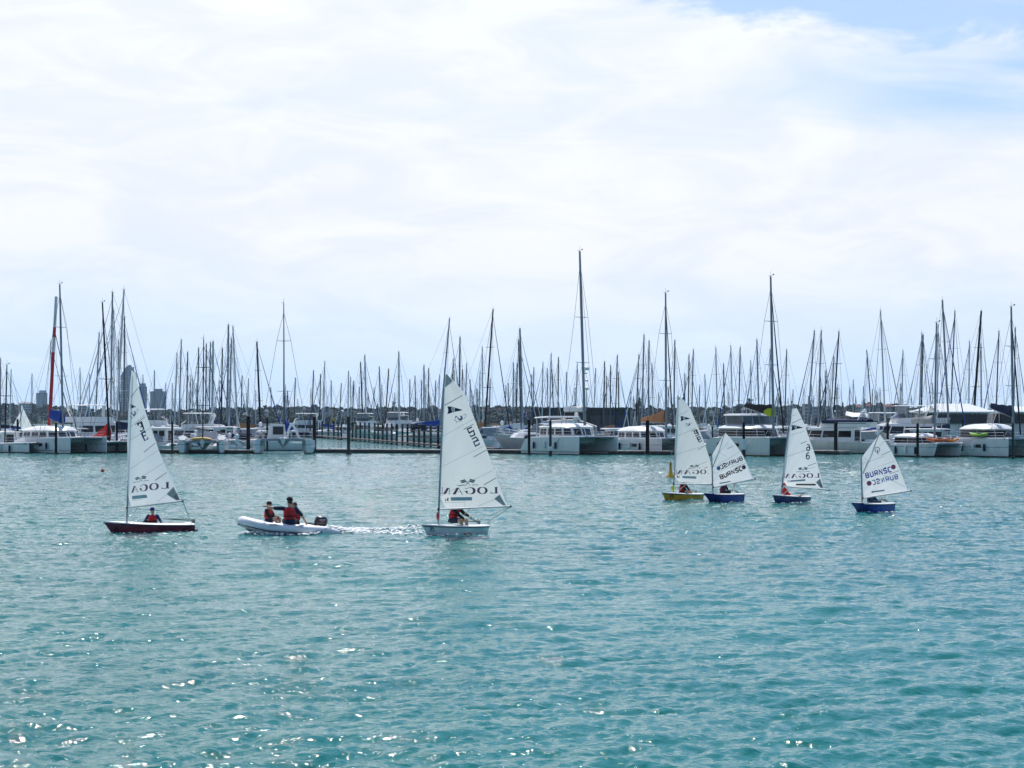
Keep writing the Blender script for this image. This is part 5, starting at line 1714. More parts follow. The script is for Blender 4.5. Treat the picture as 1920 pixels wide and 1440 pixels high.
def moored_yachts():
    rows = {}
    jet = [(560, 421), (603, 408), (822, 256 + 0), (905, 224)]
    rng = random.Random(31)
    order = sorted(M_, key=lambda e: e[1])
    placed = []
    for (xt, yt, xb, th, col) in order:
        H = 16.0 + rng.uniform(-1.6, 1.6) + (3.0 if yt < 620 else 0)
        Y = (H - CAM_H) * F_PX / (HORIZON - yt)
        Y = min(max(Y, 240.0), 640.0)
        if 556 < xb < 908:
            Y = max(Y, np.interp(xb, [556, 905], [445, 290]))
        k = int(round((Y - 240) / 15.0))
        best = None
        for dk in (0, 1, -1, 2, -2, 3, 4, -3, 5, 6, 7, 8, 9, 10):
            kk = k + dk
            if kk < 0:
                continue
            yy = 240 + 15.0 * kk + rng.uniform(-1.2, 1.2)
            if 556 < xb < 908 and yy < np.interp(xb, [556, 905], [440, 285]):
                continue
            X = (xb - 960) / F_PX * yy
            if all(abs(X - q) > 5.2 for q in rows.get(kk, [])):
                best = (kk, yy, X)
                break
        if best is None:
            best = (k, Y, (xb - 960) / F_PX * Y)
        rows.setdefault(best[0], []).append(best[2])
        placed.append((xt, yt, xb, th, col, best[1], best[2]))
    placed.sort(key=lambda e: e[0])
    NAMES = {'g': 'light grey', 'd': 'dark grey', 'k': 'black', 'w': 'white', 'b': 'brown timber'}
    HN = {'w': 'white', 'c': 'cream', 'n': 'navy', 'w2': 'white', 'r': 'maroon', 'g': 'grey'}
    cnt = {}
    for (xt, yt, xb, th, col, Y, X) in placed:
        lm = [l for l in LANDMARKS if l[0] <= xt][-1]
        i = cnt.get(lm, 0)
        cnt[lm] = i + 1
        hk = rng.choice(['w', 'w', 'w2', 'w2', 'c', 'g', 'n', 'w'])
        away = rng.random() < 0.5
        head = math.radians(46 if away else 226) + rng.uniform(-0.1, 0.1)
        size = 'tall' if yt < 640 else ('short' if yt > 705 else 'middling')
        lab = 'yacht, %s %s mast, %s right of %s' % (size, NAMES[col], ORD[min(i, len(ORD) - 1)], lm[1])
        H = z_at(yt, Y)
        S = min(1.35, max(0.72, H / 16.5))
        # mast foot sits ahead of midships; the boat hangs from it
        ox, oy = rot2(0.9 * S, 0, head)
        O = Vector((X - ox, Y - oy, 0))
        t = thing('moored_yacht', lab, 'yacht', O, head, 'yachts moored in rows across the marina')
        obj_of('hull', YHULL[hk], t, scale=(S, S, S))
        obj_of('coachroof', YCABIN, t, scale=(S, S, S))
        far = Y > 430
        fx = 0.9 * S
        foot = Vector((fx, 0, 1.35 * S))
        lean = ((xt - 960) / F_PX * Y - X)
        lx, ly = rot2(lean, 0, -head)
        top = Vector((fx + lx, ly, H))
        v = top - foot
        r = min(0.21, max(0.085, th * 0.5 * Y / F_PX * 1.12))
        q = Vector((0, 0, 1)).rotation_difference(v.normalized())
        obj_of('mast', UNIT_MAST[col], t, foot, q.to_euler(), (r, r, v.length))
        cov = rng.choice(['navy', 'blue', 'white', 'grey', 'navy', 'white', 'green', 'tan'])
        obj_of('boom', YBOOM, t, (fx - 0.1, 0, 2.15 * S), (0, 0, 0), (S, S, S))
        obj_of('sail_cover', YCOVER[cov], t, (fx - 0.12, 0, 2.2 * S), (0, 0, 0), (S, S, S))
        hound = foot.lerp(top, 0.96)
        bow = Vector((5.3 * S, 0, 1.4 * S))
        wr = 0.018 if Y < 330 else 0.022
        p1 = foot.lerp(top, 0.55)
        chains = [[(p1.x - 0.05, p1.y + sy * 0.85, p1.z), (fx - 0.4, sy * 1.65 * S, 1.1 * S)] for sy in (-1, 1)]
        if not far:
            chains += [[(fx - 0.7, sy * 1.6 * S, 1.1 * S)] for sy in (-1, 1)]
        fan_rigging(top, hound, [[(-5.4 * S, 0, 1.1 * S)]], chains, wr).build('rigging', WIRE, t)
        jm = rng.choice([COVERS['white'], COVERS['navy'], COVERS['grey'], COVERS['blue'], COVERS['white']])
        MB().tube([bow + (hound - bow) * 0.03, bow.lerp(hound, 0.45), hound], [0.085, 0.07, 0.025], 5).build('furled_jib', jm, t)
        if not far:
            for f in ((0.38, 0.7) if H > 15 else (0.52,)):
                p = foot.lerp(top, f)
                MB().tube([p + Vector((-0.06, -0.9, 0.03)), p, p + Vector((-0.06, 0.9, 0.03))], [0.025, 0.04, 0.025], 4).build('spreader', ALU_W if col != 'k' else CARBON, t)
            vn = MB()
            vn.tube([top, top + Vector((0, 0, 0.5))], 0.016, 3)
            vn.tube([top + Vector((-0.3, 0, 0.05)), top + Vector((0.35, 0, 0.08))], 0.02, 3)
            vn.build('wind_instrument', BLACK, t)
            hk2 = rng.choice(list(YHOOD))
            obj_of('spray_hood', YHOOD[hk2], t, scale=(S, S, S))
            for sy in (-1, 1):
                for k in range(2):
                    obj_of('cabin_window', YWIN, t, ((-1.6 + 1.5 * k) * S, sy * 1.07 * S, 1.45 * S), (0, 0, 0), (S, S, S))
            if Y < 330:
                pul = MB()
                pul.tube([(4.2 * S, -0.75 * S, 1.3 * S), (5.0 * S, -0.3 * S, 1.95 * S), (5.4 * S, 0, 2.0 * S), (5.0 * S, 0.3 * S, 1.95 * S), (4.2 * S, 0.75 * S, 1.3 * S)], 0.022, 4)
                pul.build('pulpit', STEEL, t)
                st = MB()
                st.tube([(-4.6 * S, -1.2 * S, 1.05 * S), (-4.7 * S, -1.2 * S, 1.75 * S), (-5.3 * S, 0, 1.8 * S), (-4.7 * S, 1.2 * S, 1.75 * S), (-4.6 * S, 1.2 * S, 1.05 * S)], 0.022, 4)
                st.build('pushpit', STEEL, t)


moored_yachts()

# red and white wing mast boat
P = at_y(91, 236.0)
wt = thing('racing_multihull', 'racing multihull with a broad wing mast striped dark red and white', 'multihull', P, math.radians(60))
YHm = hull_mesh(12.0, 2.2, 1.1, 1.3, 0.4, tr=0.6, rake=0.4)
YHm.build('hull', mat_hull('yacht_hull_w', (0.76, 0.77, 0.78)), wt)
hd = math.radians(60)
topw = to_local(P, hd, ((105.5 - 960) / F_PX * 236.0, 236.0, z_at(556, 236.0)))
ftw = Vector((0, 0, 1.2))
seg = [(0.0, 0.595, 'r'), (0.595, 0.72, 'w'), (0.72, 0.785, 'r'), (0.785, 1.0, 'w')]
WINGR = mat('dark_red_wing_paint', (0.50, 0.008, 0.016), 0.4, 0.06, 1.0)
for a, b, c in ((0.0, 0.615, 'r'), (0.615, 0.72, 'w'), (0.72, 0.79, 'r'), (0.79, 1.0, 'w')):
    rr = lambda q: 0.25 * (1 - 0.25 * q)
    MB().tube([ftw.lerp(topw, a), ftw.lerp(topw, b)], [rr(a), rr(b)], 10, flat=0.9).build('wing_mast_panel', WINGR if c == 'r' else ALU_W, wt)
MB().tube([ftw + Vector((5.4, 0, 0)), ftw.lerp(topw, 0.77)], 0.05, 5).build('forestay', BLACK, wt)
for sy in (-1, 1):
    MB().tube([(-1.0, 3.2 * sy, 1.0), ftw.lerp(topw, 0.77)], 0.02, 4).build('shroud', WIRE, wt)
    MB().loft([[(x, sy * 3.4 + w, 0.9), (x, sy * 3.4 + w * 0.6, 0.1), (x, sy * 3.4 - w * 0.6, 0.1), (x, sy * 3.4 - w, 0.9)] for x, w in ((-4.2, 0.2), (0, 0.4), (4.0, 0.35), (5.2, 0.05))]).build('float_hull', GEL, wt)
    MB().tube([(0.5, 0, 1.1), (0.3, 3.4 * sy, 1.0)], 0.16, 8).build('cross_beam', GEL, wt)

# small keelboat under sail far behind
P = at_y(44, 470.0)
kb = thing('keelboat', 'small distant keelboat under white sails beyond the blue tarpaulin launch', 'sailboat', P, math.radians(200))
hull_mesh(7.0, 2.2, 0.7, 0.9, 0.4).build('hull', GEL, kb)
ztop = z_at(757, 470.0)
MB().tube([(0.6, 0, 0.8), (0.6, 0, ztop)], 0.07, 6).build('mast', ALU, kb)
MB().add([(0.5, 0.02, 1.6), (-2.4, 0.5, 1.4), (-1.2, 0.3, ztop * 0.5), (0.5, 0.02, ztop - 0.2)], [(0, 1, 2), (0, 2, 3)]).build('mainsail', SAIL, kb)
MB().add([(0.75, -0.02, 1.4), (3.3, 0, 1.0), (0.72, -0.02, ztop * 0.75)], [(0, 1, 2)]).build('jib', SAIL, kb)


# ------------------------------------------------------------------ sailing dinghies
from mathutils.bvhtree import BVHTree


def cam_ray(px, py):
    d = Vector(((px - 960.0) / F_PX, 1.0, (HORIZON - py) / F_PX)).normalized()
    return Vector((0, 0, CAM_H)), d


class Surface:
    """a built surface in world coordinates that printed marks are laid on"""
    def __init__(self, verts, faces, O, rz):
        self.bvh = BVHTree.FromPolygons([Vector(v) for v in verts], faces)
        self.O, self.rz = O, rz

    def hit(self, px, py, off=0.007):
        o, d = cam_ray(px, py)
        loc, n, i, dist = self.bvh.ray_cast(o, d)
        if loc is None:
            return None
        if n.dot(d) > 0:
            n = -n
        return to_local(self.O, self.rz, loc + n * off)


def stroke(pts, w, closed=False):
    """polyline of width w (photo pixels) as quads"""
    out = []
    n = len(pts)
    ws = w if isinstance(w, (list, tuple)) else [w] * n
    idx = list(range(n)) + ([0] if closed else [])
    P = [Vector((p[0], p[1])) for p in pts]
    nr = []
    for i in range(n):
        a = P[i - 1] if (i > 0 or closed) else P[i]
        b = P[(i + 1) % n] if (i < n - 1 or closed) else P[i]
        d = (b - a)
        d = d.normalized() if d.length > 1e-6 else Vector((1, 0))
        # mitre
        m = Vector((-d.y, d.x))
        if 0 < i < n - 1 or closed:
            e = (P[i] - a)
            if e.length > 1e-6:
                e.normalize()
                k = max(0.45, m.dot(Vector((-e.y, e.x))))
                m = m / k
        nr.append(m)
    for i in range(len(idx) - 1):
        a, b = idx[i], idx[i + 1]
        q = [P[a] + nr[a] * ws[a] / 2, P[b] + nr[b] * ws[b] / 2, P[b] - nr[b] * ws[b] / 2, P[a] - nr[a] * ws[a] / 2]
        out.append([(p.x, p.y) for p in q])
    return out


def subdiv(poly, step=5.0):
    if len(poly) == 4:
        a, b, c, d = [Vector(p) for p in poly]
        nu = max(1, int(max((b - a).length, (c - d).length) / step))
        nv = max(1, int(max((d - a).length, (c - b).length) / step))
        out = []
        for i in range(nu):
            for j in range(nv):
                q = []
                for u, v in ((i / nu, j / nv), ((i + 1) / nu, j / nv), ((i + 1) / nu, (j + 1) / nv), (i / nu, (j + 1) / nv)):
                    p = a.lerp(b, u).lerp(d.lerp(c, u), v)
                    q.append((p.x, p.y))
                out.append(q)
        return out
    return [poly]


class Groups(list):
    """one entry per letter or mark: each is laid as a part of its own"""


def lay(name, surf, polys, m, parent, off=0.007, label=None):
    if isinstance(polys, Groups):
        for g in polys:
            lay(name, surf, g, m, parent, off)
        return
    mb = MB()
    for poly in polys:
        for q in subdiv(poly):
            hits = [surf.hit(x, y, off) for x, y in q]
            if any(h is None for h in hits):
                continue
            mb.add([h for h in hits], [tuple(range(len(hits)))])
    if mb.v:
        return mb.build(name, m, parent, smooth=False)


INK = {k: mat('ink_' + k, c, 0.6, 0.08, 8.0) for k, c in dict(navy=(0.012, 0.018, 0.075), blue=(0.018, 0.07, 0.22), plum=(0.20, 0.10, 0.17), teal=(0.05, 0.10, 0.11), grey=(0.33, 0.35, 0.35), pale=(0.62, 0.66, 0.62), slate=(0.16, 0.24, 0.36), window=(0.40, 0.55, 0.60), green=(0.06, 0.20, 0.07),
                                                           black=(0.012, 0.012, 0.016), red=(0.65, 0.09, 0.15), ring=(0.08, 0.10, 0.32), sky=(0.10, 0.22, 0.42), royal=(0.015, 0.07, 0.55), royal2=(0.05, 0.18, 0.60), patch=(0.45, 0.45, 0.42), patch2=(0.26, 0.26, 0.22), tan=(0.45, 0.36, 0.2)).items()}
SEAM = mat('sail_seam_tape', (0.42, 0.43, 0.42), 0.7, 0.1, 4.0)
BATTEN = mat('batten_pocket', (0.20, 0.23, 0.24), 0.7, 0.15, 4.0)

# square stroke letters, unit box, y up
GLYPH = {
    'B': [[(0.08, 0), (0.08, 1), (0.8, 1), (0.88, 0.9), (0.88, 0.6), (0.78, 0.52), (0.12, 0.52)], [(0.78, 0.52), (0.92, 0.42), (0.92, 0.1), (0.82, 0), (0.08, 0)]],
    'U': [[(0.08, 1), (0.08, 0.12), (0.18, 0), (0.82, 0), (0.92, 0.12), (0.92, 1)]],
    'R': [[(0.08, 0), (0.08, 1), (0.8, 1), (0.9, 0.88), (0.9, 0.56), (0.8, 0.45), (0.12, 0.45)], [(0.55, 0.45), (0.92, 0)]],
    'N': [[(0.08, 0), (0.08, 1), (0.92, 0), (0.92, 1)]],
    'S': [[(0.92, 0.86), (0.92, 1), (0.15, 1), (0.08, 0.9), (0.08, 0.6), (0.2, 0.52), (0.82, 0.48), (0.92, 0.4), (0.92, 0.1), (0.82, 0), (0.08, 0), (0.08, 0.14)]],
    'C': [[(0.92, 1), (0.18, 1), (0.08, 0.9), (0.08, 0.1), (0.18, 0), (0.92, 0)]],
    'P': [[(0.08, 0), (0.08, 1), (0.8, 1), (0.9, 0.88), (0.9, 0.56), (0.8, 0.45), (0.12, 0.45)]],
    '6': [[(0.85, 0.92), (0.6, 1.0), (0.3, 0.92), (0.12, 0.65), (0.08, 0.32), (0.2, 0.08), (0.5, 0), (0.8, 0.08), (0.92, 0.3), (0.82, 0.52), (0.5, 0.6), (0.2, 0.5), (0.1, 0.35)]],
    '3': [[(0.1, 0.88), (0.45, 1.0), (0.85, 0.88), (0.85, 0.66), (0.45, 0.53), (0.88, 0.42), (0.9, 0.15), (0.5, 0), (0.08, 0.1)]],
    '5': [[(0.85, 1), (0.2, 1), (0.12, 0.55), (0.55, 0.6), (0.88, 0.42), (0.88, 0.16), (0.5, 0), (0.08, 0.08)]],
    '1': [[(0.2, 0.8), (0.5, 1), (0.5, 0)], [(0.2, 0), (0.8, 0)]],
    '0': [[(0.5, 1), (0.2, 0.9), (0.08, 0.5), (0.2, 0.1), (0.5, 0), (0.8, 0.1), (0.92, 0.5), (0.8, 0.9), (0.5, 1)]],
}


def word(txt, origin, ex, up, adv, w):
    """strokes of a word: origin of the first letter, letter width vector, height vector, step to the next letter"""
    out = Groups()
    for i, ch in enumerate(txt):
        out.append([])
        ox, oy = origin[0] + adv[0] * i, origin[1] + adv[1] * i
        for pl in GLYPH[ch]:
            out[-1] += stroke([(ox + ex[0] * x + up[0] * y, oy + ex[1] * x + up[1] * y) for x, y in pl], w)
    return out


def ellipse(c, rx, ry, n=20):
    return [(c[0] + rx * math.cos(a), c[1] + ry * math.sin(a)) for a in np.linspace(0, 2 * math.pi, n + 1)[:-1]]


def logan(T, which='LOGAN'):
    """the mirrored serif name as it shows through the cloth; T maps drawing coordinates to the photograph"""
    parts_ = []
    if 'N' in which:
        raw = []
        parts_.append(raw)
        raw += stroke([(130, 475), (130, 628)], 13) + [[(150, 632), (218, 632), (312, 478), (246, 478)]] + stroke([(310, 480), (312, 632)], 13) + stroke([(105, 470), (152, 470)], 9) + stroke([(286, 634), (336, 634)], 9) + [[(85, 612), (108, 612), (108, 632), (85, 632)]]
    raw = []
    parts_.append(raw)
    raw += [[(398, 636), (472, 636), (558, 478), (492, 478)]] + stroke([(545, 480), (640, 632)], 15) + stroke([(470, 578), (605, 578)], 9) + stroke([(386, 637), (492, 637)], 9) + stroke([(608, 637), (668, 636)], 9)
    arc, ws = [], []
    for a in np.linspace(145, -140, 22):
        q = math.radians(a)
        arc.append((845 + 105 * math.cos(q), 550 - 82 * math.sin(q)))
        ws.append(12 + 58 * max(0, math.cos(q)) ** 1.5)
    raw = []
    parts_.append(raw)
    raw += stroke(arc, ws) + [[(698, 556), (796, 556), (790, 570), (704, 570)], [(718, 566), (782, 566), (772, 628), (740, 612)]] + [[(720, 482), (748, 490), (740, 512), (722, 506)]]
    arc, ws = [], []
    for a in np.linspace(0, 360, 29)[:-1]:
        q = math.radians(a)
        arc.append((1158 + 105 * math.cos(q), 543 - 82 * math.sin(q)))
        ws.append(10 + 52 * abs(math.cos(q)) ** 1.5)
    parts_.append(stroke(arc, ws, closed=True))
    raw = []
    parts_.append(raw)
    raw += [[(1482, 460), (1542, 460), (1542, 614), (1484, 614)]] + stroke([(1464, 460), (1560, 460)], 10) + stroke([(1372, 612), (1560, 612)], 15) + [[(1365, 570), (1398, 606), (1384, 618), (1370, 612)]]
    return Groups([[[T(*p) for p in q] for q in g] for g in parts_])


def flags_logo(T):
    dark = stroke([(690, 250), (850, 420)], 12) + stroke([(860, 240), (722, 432)], 12)
    dark += [[(575, 293), (690, 262), (706, 284), (598, 308)], [(612, 342), (735, 308), (748, 326), (630, 358)], [(852, 250), (980, 274), (968, 292), (846, 274)], [(830, 308), (956, 322), (938, 346), (820, 330)]]
    light = [[(598, 308), (706, 284), (735, 308), (612, 342)], [(846, 274), (968, 292), (956, 322), (830, 308)]]
    lines = stroke([(505, 412), (705, 408)], 17) + stroke([(885, 402), (1052, 396)], 16)
    f = lambda L: [[T(*p) for p in q] for q in L]
    return f(dark), Groups([f(light[:1]), f(light[1:])]), Groups([f(lines[:1]), f(lines[1:])])


def burgee(T):
    navy = [[(250, 285), (355, 295), (342, 360), (270, 380)], [(270, 380), (342, 360), (376, 436), (250, 480)], [(440, 320), (530, 345), (440, 420), (420, 365)], [(530, 345), (625, 375), (560, 395), (440, 420)]]
    pale = [[(360, 296), (425, 310), (415, 365), (345, 362)], [(345, 362), (415, 365), (432, 420), (380, 432)]]
    edge = stroke([(355, 295), (440, 320)], 5) + stroke([(376, 436), (440, 420)], 5)
    return Groups([[[T(*p) for p in q] for q in g] for g in (navy[:2], navy[2:], edge[:1], edge[1:])]), [[T(*p) for p in q] for q in pale]


def emblem(T):
    body = [[(428, 556), (452, 520), (476, 524), (446, 588)], [(452, 520), (476, 524), (520, 574), (496, 580)], [(496, 580), (520, 574), (566, 640), (520, 622)], [(520, 574), (560, 592), (612, 622), (566, 640)], [(560, 592), (578, 560), (630, 570), (612, 622)], [(548, 514), (602, 520), (630, 570), (578, 560)]]
    curls = stroke([(410, 622), (440, 628), (462, 660), (470, 690), (486, 650)], 11) + stroke([(410, 622), (424, 606), (446, 610)], 8) + stroke([(622, 508), (660, 500), (690, 474), (704, 500), (700, 545), (672, 556), (650, 604)], 10) + stroke([(486, 650), (540, 660), (590, 648)], 8)
    return [[T(*p) for p in q] for q in body + curls]


def crop(x0, y0, s):
    return lambda x, y: (x0 + x / s, y0 + y / s)


def lin_map(T, ax, bx, ay, by, d=0.0):
    return lambda x, y: T(ax * x + bx, ay * y + d * x + by)


def make_sail(parent, O, rz, mast_px, boom_deg, luff, leech, m, camber=0.09, nv=34, nu=14, side=-1.0, roach=None, base_Y=None):
    """sail between a luff and a leech traced in the sail's own upright plane; the cloth is cambered to one side"""
    c, s = math.cos(math.radians(boom_deg)), math.sin(math.radians(boom_deg))
    X0, Y0 = (mast_px[0] - 960) / F_PX * mast_px[1], mast_px[1]

    def plane(px, py):
        k = (px - 960.0) / F_PX
        q = (k * Y0 - X0) / (c + k * s)
        Yq = Y0 - q * s
        return q, CAM_H + (HORIZON - py) / F_PX * Yq

    def curve(pts):
        pp = [plane(*p) for p in pts]
        d = [0.0]
        for a, b in zip(pp[:-1], pp[1:]):
            d.append(d[-1] + math.hypot(b[0] - a[0], b[1] - a[1]))
        d = np.array(d) / d[-1]
        return lambda v: (float(np.interp(v, d, [p[0] for p in pp])), float(np.interp(v, d, [p[1] for p in pp])))
    A, B_ = curve(luff), curve(leech)
    nrm_ = Vector((-s * side, -c * side, 0)) * -1.0
    verts = []
    rng = random.Random(int(mast_px[0]))
    ph = [rng.uniform(0, 6) for _ in range(6)]
    for j in range(nv + 1):
        v = j / nv
        a, b = A(v), B_(v)
        chord = math.hypot(b[0] - a[0], b[1] - a[1])
        for i in range(nu + 1):
            u = i / nu
            q, z = a[0] + (b[0] - a[0]) * u, a[1] + (b[1] - a[1]) * u
            dep = camber * chord * (math.sin(math.pi * u ** 0.75)) * (0.75 + 0.25 * math.sin(math.pi * min(1, v * 1.1)))
            wr = 0.010 * math.sin(u * 9 + v * 14 + ph[0]) * u * (1 - u) * 2 + 0.006 * math.sin(v * 31 - u * 17 + ph[1]) * (1 - u)
            p = Vector((X0 + q * c, Y0 - q * s, z)) + nrm_ * (dep + wr)
            verts.append(p)
    faces = []
    for j in range(nv):
        for i in range(nu):
            k = j * (nu + 1) + i
            faces.append((k, k + 1, k + nu + 2, k + nu + 1))
    mb = MB().add([to_local(O, rz, v) for v in verts], faces)
    ob = mb.build('sail', m, parent, angle=80)
    return Surface(verts, faces, O, rz), plane, (X0, Y0, c, s), ob


def dinghy_hull(parent, L, B, fb, fs, m, deck_m, pram=False):
    """open sailing dinghy: rounded topsides, side decks and a sunken cockpit"""
    rings = []
    n = 17
    for i in range(n):
        t = i / (n - 1)
        x = -L / 2 + L * t
        if pram:
            b = B / 2 * (0.86 + 0.14 * math.sin(min(1, t / 0.5) * math.pi / 2)) * (1 - 0.42 * max(0, (t - 0.45) / 0.55) ** 1.6)
            f = fs + (fb - fs) * t ** 2
            d = 0.10 * (1 - max(0, (t - 0.6) / 0.4) ** 1.5 * 2.4)
            rk = 0.30 * max(0.0, (t - 0.7) / 0.3)
        else:
            b = B / 2 * shape_beam(t, 0.80, 1.8, 0.38)
            f = fs + (fb - fs) * t ** 1.5
            d = 0.10 * (1 - max(0, (t - 0.7) / 0.3) ** 2 * 0.9)
            rk = 0.26 * max(0, (t - 0.7) / 0.3)
        lo = f - 0.04
        cock = 1.0 if 0.08 < t < (0.58 if not pram else 0.78) else 0.0
        ci = b * (0.62 if not pram else 0.80)
        cz = f - 0.20 * cock + 0.03 * (1 - cock)

        def P(y, z):
            return (x - rk * max(0, (1 - (z + d) / (f + d))), y, z)
        prof = [(0, cz), (ci * 0.96, cz), (ci, f + 0.035), (b * 0.93, f + 0.02), (b, f), (b * 1.02, f - 0.035), (b * 0.985, f - 0.05), (b * (0.93 if not pram else 0.94), f * 0.35), (b * (0.80 if not pram else 0.88), -d * 0.3), (b * 0.4, -d), (0, -d * 1.1)]
        ring = [P(y, z) for y, z in prof] + [P(-y, z) for y, z in reversed(prof[1:-1])]
        rings.append(ring)
    k = len(rings[0])
    mb = MB()
    vs = [p for r in rings for p in r]
    np_ = 11
    for i in range(n - 1):
        for j in range(k):
            a, b = i * k + j, i * k + (j + 1) % k
            jj = j if j < np_ - 1 else k - 1 - j
            mb.f.append((a, b, b + k, a + k))
            mb.m.append(1 if jj < 6 else 0)
    mb.v = [tuple(p) for p in vs]
    mb.f += [tuple(reversed(range(k))), tuple((n - 1) * k + q for q in range(k))]
    mb.m += [0, 0]
    ob = mb.build('hull', [m, deck_m], parent, angle=40)
    return mb


def dinghy(label, bow_px, stern_px, wl, L, B, toward, hull_m, mast_pts, boom_pts, boom_deg, luff, leech, name='sailing_dinghy', pram=False, fb=0.36, fs=0.28, mast_r=0.032, sail_m=None, camber=0.09, z_off=0.0):
    cpx = (bow_px + stern_px) / 2
    P = at(cpx, wl)
    rz = math.pi + math.radians(toward)
    O = Vector((P.x, P.y, z_off))
    t = thing(name, label, 'dinghy', O, rz)
    deck = mat('dinghy_white_deck', (0.76, 0.76, 0.74), 0.4, 0.05, 3.0)
    hmb = dinghy_hull(t, L, B, fb, fs, hull_m, deck, pram)
    (bx, by), (tx, ty) = mast_pts
    mx = mast_on_centreline(O, rz, bx)
    mx = max(-L * 0.1, min(L * 0.46, mx))
    wx, wy = O.x + mx * math.cos(rz), O.y + mx * math.sin(rz)
    foot = to_local(O, rz, ((bx - 960) / F_PX * wy, wy, z_at(by, wy)))
    top = to_local(O, rz, ((tx - 960) / F_PX * wy, wy, z_at(ty, wy)))
    MB().tube([foot + Vector((0, 0, -0.12)), foot.lerp(top, 0.55), top], [mast_r, mast_r * 0.95, mast_r * 0.7], 8).build('mast', ALU, t)
    surf, plane, pl, sob = make_sail(t, O, rz, ((bx + tx * 0.0 - 0) , wy), boom_deg, luff, leech, sail_m or SAIL, camber)
    X0, Y0, c, s = pl

    def world(px, py):
        q, z = plane(px, py)
        return Vector((X0 + q * c, Y0 - q * s, z))
    a, b = world(*boom_pts[0]), world(*boom_pts[1])
    al, bl = to_local(O, rz, a), to_local(O, rz, b)
    MB().tube([al, bl], 0.026, 8).build('boom', ALU_W if not pram else ALU_W, t)
    MB().blob(bl, (0.04, 0.04, 0.04), 8, 5).build('boom_end', BLACK, t)
    MB().blob(al, (0.05, 0.05, 0.05), 8, 5).build('gooseneck', BLACK, t)
    # hull surface for lettering
    hv = []
    for v in hmb.v:
        x, y = rot2(v[0], v[1], rz)
        hv.append((O.x + x, O.y + y, O.z + v[2]))
    hs = Surface(hv, hmb.f, O, rz)
    # rubbing strake along both gunwales
    for sy in (-1, 1):
        pts = []
        for i in range(13):
            q = i / 12
            x = -L / 2 + L * q
            if pram:
                b_ = B / 2 * (0.86 + 0.14 * math.sin(min(1, q / 0.5) * math.pi / 2)) * (1 - 0.42 * max(0, (q - 0.45) / 0.55) ** 1.6)
                f_ = fs + (fb - fs) * q ** 2
            else:
                b_ = B / 2 * shape_beam(q, 0.80, 1.8, 0.38)
                f_ = fs + (fb - fs) * q ** 1.5
            pts.append((x, sy * (b_ * 1.02 + 0.004), f_ - 0.035))
        MB().tube(pts, 0.017, 6).build('rubbing_strake', mat('dark_rubbing_strake', (0.03, 0.03, 0.04), 0.6, 0.2, 6.0), t)
    # rudder, tiller, daggerboard case
    rb = MB()
    rb.box((-L / 2 - 0.05, 0, fs * 0.5), (0.12, 0.035, 0.55))
    rb.box((-L / 2 - 0.10, 0, -0.25), (0.22, 0.025, 0.6))
    rb.build('rudder', mat('grey_rudder', (0.2, 0.2, 0.21), 0.5), t)
    MB().tube([(-L / 2 + 0.02, 0, fs + 0.12), (-L * 0.22, 0.05, fs + 0.18)], 0.018, 6).build('tiller', mat('black_tube', (0.015, 0.015, 0.016), 0.4), t)
    return t, O, rz, surf, hs, world, foot, al, bl


def draw_common(t, surf, T, logan_map, flag_map, window, which='LOGAN', clew=None, seams=(), battens=(), bw=1.4):
    lay('sponsor_lettering', surf, logan(logan_map, which), INK['plum'], t)
    d, l, li = flags_logo(flag_map)
    lay('crossed_flags_mark', surf, d, INK['teal'], t)
    lay('crossed_flags_light', surf, l, INK['pale'], t)
    lay('rule_mark', surf, li, INK['grey'], t)
    if window:
        lay('sail_window', surf, [window], INK['window'], t, 0.009)
    for a, b in seams:
        lay('seam', surf, stroke([a, b], 0.55), SEAM, t, 0.004)
    for a, b in battens:
        lay('batten', surf, stroke([a, b], [bw, bw * 0.8]), BATTEN, t, 0.012)
    if clew:
        lay('clew_patch', surf, [clew[0]], INK['patch'], t, 0.005)
        lay('clew_reinforcement', surf, [clew[1]], INK['patch2'], t, 0.010)


HM = {k: mat('dinghy_hull_' + k, c, 0.35, 0.08, 2.5, coat=0.3) for k, c in dict(purple=(0.20, 0.020, 0.050), white=(0.80, 0.82, 0.82), yellow=(0.72, 0.38, 0.010), navy=(0.012, 0.035, 0.16), royal=(0.010, 0.035, 0.27), blue=(0.012, 0.05, 0.33)).items()}

